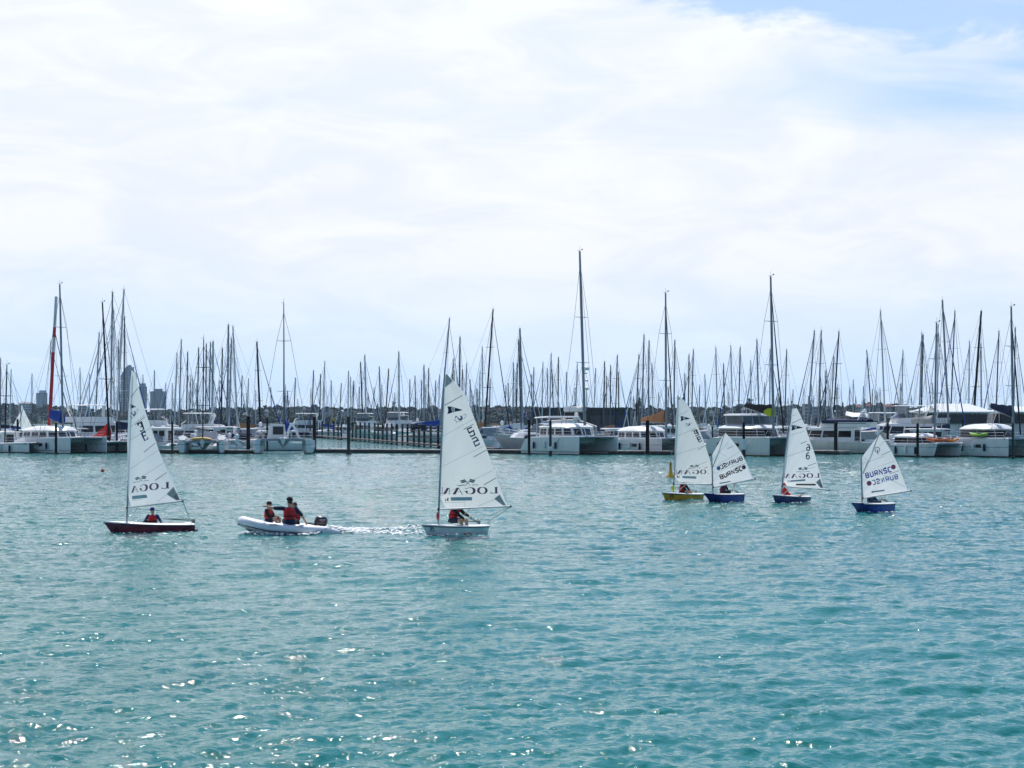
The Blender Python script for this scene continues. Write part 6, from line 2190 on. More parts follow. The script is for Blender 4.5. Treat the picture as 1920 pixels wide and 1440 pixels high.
# ---- white hulled dinghy, sail number 52
A_, B_c = crop(820, 740, 13.09), crop(820, 880, 13.714)
C4 = crop(780, 690, 4.5)
t, O, rz, surf, hs, world, foot, al, bl = dinghy('white-hulled sailing dinghy with sail number 52, single sailor and maroon lettering', 784, 906, 1002, 2.85, 1.25, 52, HM['white'], ((821.5, 980), (834, 690)), ((822.5, 955), (957.5, 949.5)), 8,
    [(835.5, 952.5), (824.3, 930), (824.6, 890), (828, 819), (833, 723), (835.3, 702)], [(951, 948.5), (944.5, 932), (931, 895), (913, 843), (893, 794), (880, 759), (872, 738), (852, 715), (837.5, 701)], sail_m=SAIL_OLD, fb=0.37, fs=0.245)
draw_common(t, surf, None, B_c, B_c, [B_c(345, 715), B_c(900, 712), B_c(890, 802), B_c(350, 806)], clew=([B_c(1460, 760), B_c(1670, 592), B_c(1800, 922), B_c(1690, 930)], [B_c(1640, 850), B_c(1740, 762), B_c(1795, 915), B_c(1700, 925)]),
            seams=[((830, 818.5), (889.5, 785)), ((825.5, 876.7), (911, 834)), ((826, 930), (925, 881.5)), ((896, 949), (931, 935)), (B_c(170, 855), B_c(705, 840)), (B_c(710, 840), B_c(708, 975)), ((835, 724), (851, 715.5))],
            battens=[((834, 760), (872, 738.5)), ((869.3, 805.3), (892.5, 792.6)), ((888, 857), (912.5, 843.5)), (B_c(1205, 395), B_c(1520, 215))])
lay('sail_number_five', surf, stroke([A_(*p) for p in ((850, 795), (735, 850), (782, 940), (888, 880), (918, 985), (822, 1030), (802, 990))], 2.5), INK['navy'], t)
lay('sail_number_two', surf, stroke([A_(*p) for p in ((845, 1095), (950, 1040), (1003, 1115), (892, 1165), (936, 1262), (1036, 1210), (1018, 1180))], 2.4), INK['blue'], t)
n_, p_ = burgee(A_)
lay('burgee_mark', surf, n_, INK['navy'], t)
lay('burgee_light', surf, p_, INK['pale'], t)
lay('creature_mark', surf, emblem(A_), INK['slate'], t)
lay('maker_mark_navy', surf, [[B_c(195, 728), B_c(212, 770), B_c(242, 812), B_c(205, 816)]], INK['navy'], t)
lay('maker_mark_green', surf, [[B_c(252, 742), B_c(288, 722), B_c(290, 820), B_c(245, 800)]], INK['green'], t)
lay('hull_number', hs, word('35', (804.5, 996), (4.6, 0.2), (0.8, -8.5), (5.2, 0.3), 1.1), INK['black'], t, 0.006)
lay('head_patch', surf, [[(834.8, 727), (849, 714), (838, 702), (835.5, 702)]], INK['patch'], t, 0.004)
line_sag(bl, (-1.38, 0.35, 0.33), 0.03, 0.010).build('mainsheet', ROPE, t)
line_sag(bl, (-1.38, -0.35, 0.33), 0.03, 0.010).build('mainsheet', ROPE, t)
line_sag(al.lerp(bl, 0.45), (-0.2, 0, 0.35), 0.0, 0.010).build('vang_line', ROPE, t)
MB().tube([(-0.62, 0.30, 0.50), (-1.25, 0.05, 0.40)], 0.014, 6).build('tiller_extension', BLACK, t)
MB().blob((foot.x + 0.02, 0.0, 0.62), (0.05, 0.05, 0.14), 8, 6).build('mast_pennant', REDP, t)
WH = (t, O, rz)

# ---- purple hulled dinghy
Cc, Dc = crop(230, 740, 14.4), crop(235, 880, 16.696)
C2 = crop(180, 680, 4.362)
qx = np.polyfit([1510, 1158, 850, 530], [1315, 905, 570, 300], 2)
Tp = lambda x, y: Dc(float(np.polyval(qx, x)), 1.217 * y - 0.0969 * x - 8.6)
Tf = lambda x, y: Dc(float(np.polyval(qx, x)) - 36, 1.05 * y - 0.0969 * x + 28)
t, O, rz, surf, hs, world, foot, al, bl = dinghy('purple-hulled sailing dinghy with a capped sailor, nearest the red buoy', 193, 362, 997, 2.98, 1.25, 22, HM['purple'], ((237.5, 980), (250, 688)), ((238.5, 952), (342.5, 939.5)), 34,
    [(246, 949.5), (240.5, 930), (239, 880), (238.5, 820), (242, 750), (246.5, 692)], [(339, 938.5), (331, 918), (316, 886), (300, 850), (283, 802), (271, 766), (263, 738), (253, 700)], fb=0.36, fs=0.24, camber=0.11)
draw_common(t, surf, None, Tp, Tf, [Dc(215, 830), Dc(660, 790), Dc(700, 890), Dc(225, 940)], 'LOGA', clew=([Dc(1290, 780), Dc(1510, 545), Dc(1715, 960), Dc(1590, 970)], [Dc(1500, 850), Dc(1620, 740), Dc(1712, 958), Dc(1610, 965)]),
            seams=[((243, 826), (287, 799)), ((243, 880), (306, 838)), ((262, 896), (307, 868)), (Dc(940, 1060), Dc(1290, 800)), ((245, 800), (275, 775)), (Dc(220, 975), Dc(540, 940))], battens=[((253.8, 796.5), (272, 781.5)), ((270, 848), (291, 831)), (Dc(930, 355), Dc(1300, 100)), ((246, 745), (258.5, 728))], bw=1.2)
lay('sail_number_three', surf, stroke([Cc(*p) for p in ((425, 840), (412, 795), (500, 740), (575, 935), (490, 998), (468, 962))], 2.3) + stroke([Cc(*p) for p in ((540, 838), (478, 882))], 2.2), INK['navy'], t)
lay('sail_number_reversed_three', surf, stroke([Cc(*p) for p in ((620, 1030), (600, 992), (515, 1045), (600, 1243), (688, 1190), (670, 1152))], 2.2) + stroke([Cc(*p) for p in ((558, 1130), (636, 1086))], 2.0), INK['blue'], t)
lay('burgee_mark', surf, [[Cc(242, 266), Cc(300, 292), Cc(372, 332), Cc(240, 370)]], INK['navy'], t)
lay('burgee_light', surf, [[Cc(205, 228), Cc(242, 262), Cc(238, 370), Cc(204, 380)]], INK['pale'], t)
Te = lambda x, y: Cc(205 + (x - 410) * 0.72, 395 + (y - 470) * 1.12 - (x - 560) * 0.18)
lay('creature_mark', surf, emblem(Te), INK['slate'], t)
lay('hull_number', hs, word('6', (213.5, 996), (8, 0.4), (0.2, -9.0), (6, 0), 1.5), INK['black'], t, 0.006)
lay('hull_letters', hs, word('PCC', (343.5, 995), (4.2, -0.1), (0.8, -6), (5.0, -0.1), 1.0), INK['black'], t, 0.006)
line_sag(bl, (-1.42, 0.3, 0.30), 0.03, 0.012).build('mainsheet', ROPE, t)
line_sag(al.lerp(bl, 0.2), (foot.x - 0.1, 0, 0.35), 0.0, 0.013).build('vang_line', ROPE, t)
MB().tube([(-0.5, 0.1, 0.43), (-1.35, 0.02, 0.36)], 0.015, 6).build('tiller_extension', BLACK, t)
PU = (t, O, rz)

# ---- yellow hulled dinghy, sail number 98
Ec, Fc_ = crop(1262, 770, 20.577), crop(1256, 860, 21.333)
C6 = crop(1230, 730, 6.545)
Ty = lambda x, y: Fc_(1.002 * x + 132 + 0.00012 * (x - 130) * (1510 - x), 0.97 * y)
Tyf = lambda x, y: Fc_(0.93 * x + 255, 0.86 * y + 30)
t, O, rz, surf, hs, world, foot, al, bl = dinghy('yellow-hulled sailing dinghy with sail number 98, overlapped by a blue optimist', 1232, 1315, 937, 2.85, 1.25, 52, HM['yellow'], ((1262.5, 921), (1271, 742)), ((1263.5, 907), (1335, 908)), 30,
    [(1273, 903.5), (1264.5, 893), (1264.5, 865), (1266, 820), (1268.5, 775), (1271, 745)], [(1334.5, 907.3), (1334, 880), (1330, 858), (1322, 834), (1311, 805), (1302, 785), (1295, 768), (1287, 755), (1274, 743.5)], fb=0.37, fs=0.245, sail_m=SAIL_OLD)
draw_common(t, surf, None, Ty, Tyf, [Fc_(510, 690), Fc_(1060, 710), Fc_(1040, 802), Fc_(500, 776)],
            seams=[((1268, 782), (1295, 767)), ((1266, 820), (1309, 800)), ((1266, 853), (1323, 835)), ((1266, 890), (1331, 863))], battens=[(Ec(690, 810), Ec(990, 640)), ((1309, 843.5), (1322, 835.5)), (Fc_(1380, 395), Fc_(1640, 240))], bw=0.9)
lay('sail_number_nine', surf, stroke([Ec(*p) for p in ((950, 845), (852, 890), (812, 802), (898, 748), (985, 930), (890, 982), (870, 950))], 1.9), INK['navy'], t)
lay('sail_number_reversed_nine', surf, stroke([Ec(*p) for p in ((972, 1138), (1062, 1086), (1020, 992), (932, 1042), (1020, 1222), (1102, 1165), (1092, 1132))], 1.7), INK['blue'], t)
Tb = lambda x, y: Ec(290 + (x - 250) * 0.99, 210 + (y - 285) * 1.03)
n_, p_ = burgee(Tb)
lay('burgee_mark', surf, n_, INK['navy'], t)
lay('burgee_light', surf, p_, INK['pale'], t)
lay('creature_mark', surf, emblem(lambda x, y: Ec(470 + (x - 410) * 0.88, 430 + (y - 470) * 0.9)), INK['slate'], t)
lay('maker_mark', surf, [[Fc_(290, 665), Fc_(320, 680), Fc_(345, 760), Fc_(290, 765)], [Fc_(350, 740), Fc_(395, 675), Fc_(385, 765), Fc_(345, 762)]], INK['navy'], t)
lay('head_patch', surf, [[(1269.8, 756), (1282, 750), (1276, 745), (1272, 744.5)]], INK['patch'], t, 0.004)
lay('hull_number', hs, word('10', (1255.3, 932.5), (3.2, 0.1), (0.4, -7.2), (4.2, 0.2), 1.2), INK['black'], t, 0.006)
line_sag(bl, (-1.35, 0, 0.3), 0.02, 0.012).build('mainsheet', ROPE, t)
MB().blob((foot.x + 0.05, 0.0, 0.55), (0.09, 0.09, 0.14), 8, 6).build('mast_pennant', mat('lime_ribbon', (0.45, 0.55, 0.05), 0.7), t)
line_sag(al.lerp(bl, 0.35), (foot.x - 0.15, 0, 0.35), 0.0, 0.014).build('vang_line', ROPE, t)
YE = (t, O, rz)

# ---- navy hulled dinghy, sail number 6
J = crop(1430, 750, 7.2)
Tj = lambda x, y: J(0.331 * x + 253.6, 0.361 * y + 824)
Tjf = lambda x, y: J(0.33 * x + 287, 0.40 * y + 805)
t, O, rz, surf, hs, world, foot, al, bl = dinghy('navy-hulled sailing dinghy with a number 6 sail and navy sail head', 1439, 1515, 942.5, 2.65, 1.2, 52, HM['navy'], (J(244, 1292), J(392, 12)), (J(266, 1165), J(905, 1215)), 14,
    [J(330, 1160), J(272, 1088), J(276, 1000), J(296, 800), J(336, 560), J(376, 300), J(394, 110), J(404, 44)], [J(818, 1188), J(790, 1050), J(745, 880), J(700, 720), J(630, 530), J(570, 340), J(530, 250), J(462, 108), J(420, 44)], fb=0.39, fs=0.25)
draw_common(t, surf, None, Tj, Tjf, [J(370, 1085), J(575, 1068), J(578, 1092), J(372, 1106)], clew=([J(720, 1110), J(775, 1060), J(815, 1182), J(780, 1185)], [J(770, 1150), J(795, 1120), J(815, 1184), J(790, 1186)]),
            seams=[(J(395, 215), J(500, 180)), (J(370, 480), J(600, 410)), (J(310, 770), J(665, 650)), (J(620, 930), J(752, 885))], battens=[(J(365, 330), J(528, 252)), (J(515, 590), J(635, 540)), (J(610, 890), J(725, 850))], bw=1.1)
lay('sail_number_reversed_six', surf, word('6', J(640, 685), (-50 / 7.2, 0), (0, -85 / 7.2), (0, 0), 1.9), INK['navy'], t)
lay('sail_number_six', surf, word('6', J(585, 798), (50 / 7.2, 0), (0, -86 / 7.2), (0, 0), 1.9), INK['navy'], t)
Tb = lambda x, y: J(388 + (x - 250) * 0.42, 335 + (y - 285) * 0.41)
n_, p_ = burgee(Tb)
lay('burgee_mark', surf, n_, INK['navy'], t)
lay('burgee_light', surf, p_, INK['pale'], t)
lay('head_panel', surf, [[J(396, 112), J(460, 112), J(424, 52), J(404, 48)]], INK['navy'], t, 0.005)
lay('sticker', surf, [[J(448, 1130), J(718, 1130), J(715, 1156), J(450, 1152)]], INK['tan'], t, 0.006)
lay('sticker_lettering', surf, Groups([stroke([J(462 + k * 23, 1150 - 3 * (k % 2)), J(468 + k * 23, 1136), J(474 + k * 23, 1150), J(480 + k * 23, 1138)], 0.8) for k in range(11)]), INK['black'], t, 0.010)
lay('ring_mark', surf, stroke([J(*p) for p in ellipse((350, 1097), 13, 10, 10)], 0.8, True), INK['red'], t)
line_sag(al.lerp(bl, 0.2), (foot.x - 0.1, 0, 0.35), 0.0, 0.012).build('vang_line', ROPE, t)
line_sag(bl, (-1.28, 0, 0.32), 0.02, 0.010).build('mainsheet', ROPE, t)
NV = (t, O, rz)

# ---- optimist sailed beside the yellow dinghy
G = crop(1330, 840, 18.0)
t, O, rz, surf, hs, world, foot, al, bl = dinghy('royal blue optimist dinghy with mirrored lettering above readable lettering, overlapping the yellow dinghy', 1319, 1392.5, 940.5, 2.1, 1.08, 46, HM['royal'], ((1337, 930), (1334.3, 851)), ((1337.5, 914), (1416, 897.5)), 18,
    [(1338, 913), (1335.3, 890), (1334.8, 868), (1335.2, 854)], [(1411.5, 898), (1401, 872), (1392, 852), (1381, 836), (1370, 822), (1359.5, 811)], name='optimist_dinghy', pram=True, fb=0.38, fs=0.34, camber=0.10)
lay('lettering_mirrored', surf, word('BURNSC', G(1135, 395), (-100 / 18, 45 / 18), (-55 / 18, -110 / 18), (-129 / 18, 55 / 18), 1.6), INK['navy'], t)
lay('lettering', surf, word('BURNSC', G(385, 1050), (100 / 18, -40 / 18), (-45 / 18, -120 / 18), (128 / 18, -54 / 18), 1.85), INK['black'], t)
lay('round_mark_mirrored', surf, [ellipse(G(315, 682), 3.6, 4.1)], INK['sky'], t)
lay('round_mark', surf, [ellipse(G(1165, 650), 3.9, 4.0)], INK['navy'], t)
lay('round_mark_centre', surf, [ellipse(G(1160, 650), 1.6, 1.8, 12)], INK['plum'], t, 0.012)
lay('sail_window', surf, [[G(338, 1175), G(700, 1108), G(714, 1146), G(345, 1220)]], INK['window'], t, 0.009)
for a, b in ((G(160, 640), G(1000, 150)), (G(165, 860), G(1150, 480)), (G(170, 1085), G(330, 1060)), ((1341, 858), (1366, 829)), ((1362, 856), (1345, 845))):
    lay('seam', surf, stroke([a, b], 0.45), SEAM, t, 0.004)
for a, b in ((G(945, 630), G(1225, 525)), ((1363.7, 841.5), (1380, 834.3))):
    lay('batten', surf, stroke([a, b], 0.8), BATTEN, t, 0.012)
sp0, sp1 = world(1336, 876), world(1359.6, 810)
MB().tube([to_local(O, rz, sp0 + Vector((0, -0.09, 0))), to_local(O, rz, sp1 + Vector((0, -0.05, 0)))], 0.014, 6).build('sprit', ALU_D, t)
line_sag(al.lerp(bl, 0.52), (-0.55, 0, 0.40), 0.0, 0.012).build('mainsheet', ROPE, t)
line_sag(al.lerp(bl, 0.52), (-0.75, 0.05, 0.40), 0.0, 0.012).build('mainsheet', ROPE, t)
OA = (t, O, rz)

# ---- lone optimist
I2, H2 = crop(1590, 800, 8.469), crop(1612, 880, 20.645)
t, O, rz, surf, hs, world, foot, al, bl = dinghy('bright blue optimist dinghy sailing alone, round class mark at the sail peak', 1595, 1675, 960, 2.1, 1.08, 47, HM['blue'], ((1617, 949), (1614.5, 855)), ((1617.5, 934), (1708, 920)), 14,
    [(1619.5, 932.5), (1617, 905), (1616.6, 875), (1617, 856)], [(1701, 919.5), (1693, 895), (1683, 870), (1672, 847), (1660, 828), (1649, 814)], name='optimist_dinghy', pram=True, fb=0.38, fs=0.34, camber=0.10)
lay('lettering', surf, word('BURNSC', I2(290, 815), (50 / 8.469, -17 / 8.469), (-18 / 8.469, -70 / 8.469), (71 / 8.469, -18 / 8.469), 1.9), INK['royal'], t)
lay('lettering_mirrored', surf, word('BURNSC', H2(1490, 350), (-120 / 20.645, 35 / 20.645), (-40 / 20.645, -160 / 20.645), (-173 / 20.645, 43 / 20.645), 1.65), INK['royal2'], t)
for c0, r0 in ((I2(720, 640), 4.5), (H2(365, 540), 4.6)):
    lay('round_mark', surf, [ellipse(c0, r0, r0)], INK['ring'], t)
    lay('round_mark_centre', surf, [ellipse(c0, r0 * 0.72, r0 * 0.74)], INK['red'], t, 0.012)
lay('class_mark', surf, stroke([I2(*p) for p in ellipse((465, 365), 38, 40, 24)], 1.1, True) + stroke([I2(466, 358), I2(468, 395), I2(477, 437)], 1.3), INK['black'], t)
lay('sail_window', surf, [[H2(460, 852), H2(958, 782), H2(964, 836), H2(462, 910)]], INK['window'], t, 0.009)
lay('window_sticker', surf, [[H2(460, 852), H2(540, 846), H2(520, 900), H2(464, 908)]], INK['black'], t, 0.013)
for a, b in ((I2(240, 590), I2(570, 470)), (I2(470, 640), I2(760, 540)), (I2(500, 305), I2(580, 230)), (I2(250, 480), I2(330, 560)), (H2(1250, 420), H2(1750, 680)), (H2(830, 170), H2(1250, 400))):
    lay('seam', surf, stroke([a, b], 0.5), SEAM, t, 0.004)
for a, b in ((I2(530, 455), I2(676, 388)), (I2(662, 750), I2(812, 698))):
    lay('batten', surf, stroke([a, b], 0.9), BATTEN, t, 0.012)
sp0, sp1 = world(1617.2, 888), world(1649, 812)
MB().tube([to_local(O, rz, sp0 + Vector((0, -0.09, 0))), to_local(O, rz, sp1 + Vector((0, -0.05, 0)))], 0.014, 6).build('sprit', ALU_D, t)
line_sag(al.lerp(bl, 0.48), (-0.45, 0, 0.40), 0.0, 0.012).build('mainsheet', ROPE, t)
line_sag(al.lerp(bl, 0.50), (-0.62, 0.05, 0.40), 0.0, 0.012).build('mainsheet', ROPE, t)
MB().tube([(-0.45, 0.05, 0.46), (-1.02, 0, 0.44)], 0.014, 6).build('tiller_extension', BLACK, t)
OB = (t, O, rz)

# ------------------------------------------------------------------ buoys
P = at(192.5, 885)
b = thing('round_buoy', 'small round red buoy floating beyond the purple dinghy', 'buoy', P)
MB().blob((0, 0, 0.10), (0.14, 0.14, 0.14), 12, 9).build('float', REDP, b)
MB().tube([(0, 0, 0.22), (0, 0, 0.30)], [0.03, 0.025], 8).build('lifting_eye', BLACK, b)
P = at(1257.5, 895)
YB = mat('yellow_buoy_plastic', (0.70, 0.36, 0.01), 0.4, 0.1, 2.0)
b = thing('marker_buoy', 'yellow pillar buoy marked 5 half hidden by the yellow dinghy mast', 'buoy', P)
MB().lathe([(0.02, -0.2), (0.30, -0.15), (0.30, 0.03), (0.27, 0.10), (0.15, 0.24), (0.11, 0.40), (0.095, 0.98), (0.02, 1.0)], 16).build('pillar', YB, b)
MB().lathe([(0.02, 0.98), (0.06, 1.0), (0.055, 1.08), (0.01, 1.14)], 10).build('top_light', WHITE_SLEEVE, b)
vs, fs_ = [], []
for k in range(17):
    a = 2 * math.pi * k / 16
sb = MB().lathe([(0.02, -0.2), (0.30, -0.15), (0.30, 0.03), (0.27, 0.10), (0.15, 0.24), (0.11, 0.40), (0.095, 0.98), (0.02, 1.0)], 16)
bs_ = Surface([(v[0] + P.x, v[1] + P.y, v[2]) for v in sb.v], sb.f, P, 0.0)
lay('buoy_number', bs_, word('5', (1256.6, 876.5), (3.8, 0), (0, -7.5), (0, 0), 1.1), INK['black'], b, 0.006)
lay('buoy_lettering', bs_, Groups([stroke([(1256.6, 879), (1260.5, 879)], 1.0), stroke([(1256.4, 881), (1260.6, 881)], 1.0)]), INK['black'], b, 0.006)


# ------------------------------------------------------------------ people
SKIN = mat('skin', (0.45, 0.25, 0.17), 0.55, 0.08, 6.0)
CLOTH = {k: mat_cloth('clothes_' + k, c, var=0.18, scale=7.0) for k, c in dict(navy=(0.012, 0.020, 0.055), black=(0.010, 0.010, 0.014), red=(0.50, 0.020, 0.025), maroon=(0.17, 0.010, 0.04), capblue=(0.015, 0.025, 0.12), capred=(0.62, 0.02, 0.05), capblack=(0.016, 0.016, 0.018), orange=(0.55, 0.06, 0.03), khaki=(0.40, 0.20, 0.07), teal=(0.01, 0.06, 0.13)).items()}
HAIR = mat('dark_brown_hair', (0.03, 0.02, 0.014), 0.6, 0.2, 20.0)
EYE = mat('eye_dark', (0.015, 0.012, 0.012), 0.2)


def remesh(mb, voxel, smooth_it=4):
    me = bpy.data.meshes.new('tmp')
    me.from_pydata(mb.v, [], mb.f)
    ob = bpy.data.objects.new('tmp', me)
    COL.objects.link(ob)
    md = ob.modifiers.new('r', 'REMESH')
    md.mode = 'VOXEL'
    md.voxel_size = voxel
    sm = ob.modifiers.new('s', 'SMOOTH')
    sm.factor = 0.5
    sm.iterations = smooth_it
    dg = bpy.context.evaluated_depsgraph_get()
    out = bpy.data.meshes.new_from_object(ob.evaluated_get(dg))
    bpy.data.objects.remove(ob)
    bpy.data.meshes.remove(me)
    out.polygons.foreach_set('use_smooth', [True] * len(out.polygons))
    return out


def capsule(mb, pts, rs, n=10, flat=1.0):
    """limb: tapered tube with rounded ends"""
    pts = [Vector(p) for p in pts]
    d0 = (pts[0] - pts[1]).normalized()
    d1 = (pts[-1] - pts[-2]).normalized()
    P = [pts[0] + d0 * rs[0] * 0.9, pts[0] + d0 * rs[0] * 0.55] + pts + [pts[-1] + d1 * rs[-1] * 0.55, pts[-1] + d1 * rs[-1] * 0.9]
    R = [rs[0] * 0.35, rs[0] * 0.8] + list(rs) + [rs[-1] * 0.8, rs[-1] * 0.35]
    mb.tube(P, R, n, flat=flat)


def ellipse_loft(mb, secs, n=14):
    """torso and the like: (centre, half width along y, half depth along x) stacked upwards"""
    rings = []
    for c, wy, wx in secs:
        rings.append([(c[0] + wx * math.cos(a), c[1] + wy * math.sin(a), c[2]) for a in [2 * math.pi * k / n for k in range(n)]])
    mb.loft(rings)


def bend(a, b, l1, l2, hint):
    """elbow or knee between a and b for bone lengths l1, l2"""
    a, b = Vector(a), Vector(b)
    d = b - a
    L = min(d.length, (l1 + l2) * 0.995)
    u = d.normalized()
    x = (l1 * l1 - l2 * l2 + L * L) / (2 * L)
    h = math.sqrt(max(0.0, l1 * l1 - x * x))
    hv = Vector(hint)
    hv = hv - u * hv.dot(u)
    if hv.length < 1e-6:
        hv = Vector((0, 0, -1)) - u * u.z * -1
    return a + u * x + hv.normalized() * h, a + u * L


def person(label, loc, face_deg, s=1.0, lean=0.0, twist=0.0, hands=((0.35, 0.2, 0.2), (0.35, -0.2, 0.2)), feet=((0.55, 0.12, -0.25), (0.55, -0.12, -0.25)), knee_up=1.0,
           top='navy', vest='red', legs='black', cap='capblue', bare_legs=False, short_sleeve=False, head_turn=0.0, head_tilt=0.0, hair=True, point=None, elbow_hint=((-0.3, 0.6, -0.8), (-0.3, -0.6, -0.8)), brim=True):
    """seated figure; own frame: +x is where the chest faces, +y the left hand side, seat at z = 0"""
    t = thing('person', label, 'person', loc, math.radians(face_deg))
    t.scale = (s, s, s)
    up = Vector((math.sin(lean), 0, math.cos(lean)))
    pel = Vector((0, 0, 0.10))
    chest = pel + up * 0.32
    neck = pel + up * 0.50
    headc = neck + up * 0.155 + Vector((0.035, 0, 0))
    rt = Matrix.Rotation(math.radians(twist), 3, 'Z')
    sh = [chest + up * 0.115 + rt @ Vector((0, 0.185 * q, 0)) for q in (1, -1)]
    hip = [pel + Vector((0.02, 0.095 * q, -0.01)) for q in (1, -1)]
    arms, lgs = [], []
    for i in range(2):
        e, h = bend(sh[i], hands[i], 0.28, 0.25, elbow_hint[i])
        arms.append((sh[i], e, h))
        k, f = bend(hip[i], feet[i], 0.43, 0.42, (0.25, 0.15 * (1 - 2 * i), knee_up))
        lgs.append((hip[i], k, f))
    hr = Matrix.Rotation(math.radians(head_turn), 3, 'Z') @ Matrix.Rotation(math.radians(head_tilt), 3, 'Y')

    def torso(mb, g):
        secs = []
        for q, wy, wx in ((-0.06, 0.165, 0.125), (0.04, 0.168, 0.12), (0.14, 0.15, 0.108), (0.26, 0.165, 0.115), (0.36, 0.18, 0.115), (0.43, 0.165, 0.10), (0.475, 0.10, 0.075)):
            c = pel + up * q
            secs.append((c, wy + g, wx + g))
        ellipse_loft(mb, secs)
    body = MB()
    torso(body, 0.0)
    capsule(body, [neck - up * 0.06, neck + up * 0.08], [0.058, 0.054])
    # head: skull, jaw, nose, ears
    body.blob(headc + Vector((0, 0, 0.02)), (0.098, 0.078, 0.105), 14, 11, rot=hr)
    body.blob(headc + hr @ Vector((0.022, 0, -0.062)), (0.070, 0.056, 0.066), 12, 9, rot=hr)
    capsule(body, [headc + hr @ Vector((0.085, 0, 0.008)), headc + hr @ Vector((0.108, 0, -0.024))], [0.010, 0.017], 8)
    for q in (1, -1):
        body.blob(headc + hr @ Vector((-0.005, 0.080 * q, -0.008)), (0.022, 0.012, 0.032), 8, 6, rot=hr)
    for i, (a, e, h) in enumerate(arms):
        capsule(body, [a, a.lerp(e, 0.5), e], [0.056, 0.050, 0.043])
        capsule(body, [e, e.lerp(h, 0.4), h], [0.043, 0.040, 0.028])
        d = (h - e).normalized()
        side = d.cross(Vector((0, 0, 1)))
        side = side.normalized() if side.length > 1e-3 else Vector((0, 1, 0))
        nrm_ = side.cross(d).normalized()
        palm = h + d * 0.05
        capsule(body, [h, palm + d * 0.025], [0.030, 0.036], 8, flat=1.0)
        straight = point == i
        for k, (o, ln) in enumerate(((0.026, 0.075), (0.009, 0.084), (-0.009, 0.078), (-0.026, 0.062))):
            b0 = palm + d * 0.03 + side * o
            if straight and k == 0:
                m1, m2 = b0 + d * ln * 0.55, b0 + d * ln * 1.05
            else:
                m1 = b0 + d * ln * 0.45 - nrm_ * ln * 0.25
                m2 = m1 - nrm_ * ln * 0.42 - d * ln * 0.10
            capsule(body, [b0, m1, m2], [0.0105, 0.010, 0.0085], 6)
        tb = palm - d * 0.02 + side * 0.03
        capsule(body, [tb, tb + side * 0.025 + d * 0.03 - nrm_ * 0.012, tb + side * 0.022 + d * 0.055 - nrm_ * 0.024], [0.013, 0.012, 0.010], 6)
    for (a, k, f) in lgs:
        capsule(body, [a, a.lerp(k, 0.5), k], [0.088, 0.074, 0.056])
        capsule(body, [k, k.lerp(f, 0.35), f], [0.056, 0.054, 0.036])
        fd = Vector((1, 0, 0)) if abs((f - k).normalized().x) < 0.8 else Vector((0.3, 0, 1)).normalized()
        capsule(body, [f - fd * 0.03 + Vector((0, 0, -0.02)), f + fd * 0.15 + Vector((0, 0, -0.045))], [0.038, 0.030], 8)
    bo = bpy.data.objects.new('body', remesh(body, 0.0125, 3))
    bo.data.materials.append(SKIN)
    COL.objects.link(bo)
    bo.parent = t
    for q in (1, -1):
        MB().blob(headc + hr @ Vector((0.086, 0.032 * q, 0.018)), 0.011, 8, 6).build('eye', EYE, t)
    MB().tube([headc + hr @ Vector((0.083, 0.026, -0.058)), headc + hr @ Vector((0.092, 0, -0.060)), headc + hr @ Vector((0.083, -0.026, -0.058))], 0.006, 6).build('mouth', mat('lips', (0.32, 0.11, 0.09), 0.5), t)
    # jacket
    jk = MB()
    torso(jk, 0.016)
    for (a, e, h) in arms:
        capsule(jk, [a, a.lerp(e, 0.5), e], [0.072, 0.066, 0.060])
        if not short_sleeve:
            capsule(jk, [e, e.lerp(h, 0.5), e.lerp(h, 0.88)], [0.060, 0.052, 0.044])
    o = bpy.data.objects.new('jacket', remesh(jk, 0.016, 3))
    o.data.materials.append(CLOTH[top])
    COL.objects.link(o)
    o.parent = t
    if vest:
        vs = MB()
        secs = []
        for q, wy, wx in ((0.10, 0.185, 0.150), (0.16, 0.192, 0.165), (0.28, 0.195, 0.170), (0.38, 0.190, 0.160), (0.445, 0.150, 0.125), (0.465, 0.115, 0.10)):
            secs.append((pel + up * q, wy, wx))
        ellipse_loft(vs, secs)
        o = bpy.data.objects.new('life_vest', remesh(vs, 0.02, 2))
        o.data.materials.append(CLOTH[vest])
        COL.objects.link(o)
        o.parent = t
        bl_ = MB()
        c = pel + up * 0.2
        bl_.loft([[(c.x + 0.178 * math.cos(a), c.y + 0.203 * math.sin(a), c.z + z) for a in np.linspace(0, 6.283, 19)[:-1]] for z in (-0.016, 0.016)])
        bl_.build('vest_belt', CLOTH['black'], t)
        MB().tube([pel + up * 0.2 + Vector((0.182, 0, 0)), pel + up * 0.45 + Vector((0.13, 0, 0))], 0.008, 5).build('vest_zip', CLOTH['black'], t)
    tr = MB()
    ellipse_loft(tr, [(pel + up * q, wy, wx) for q, wy, wx in ((-0.075, 0.178, 0.138), (0.03, 0.184, 0.136), (0.09, 0.176, 0.128))])
    for (a, k, f) in lgs:
        if bare_legs:
            capsule(tr, [a, a.lerp(k, 0.62)], [0.102, 0.088])
        else:
            capsule(tr, [a, a.lerp(k, 0.5), k], [0.102, 0.088, 0.070])
            capsule(tr, [k, k.lerp(f, 0.4), k.lerp(f, 0.92)], [0.070, 0.066, 0.052])
    o = bpy.data.objects.new('shorts' if bare_legs else 'trousers', remesh(tr, 0.018, 3))
    o.data.materials.append(CLOTH[legs])
    COL.objects.link(o)
    o.parent = t
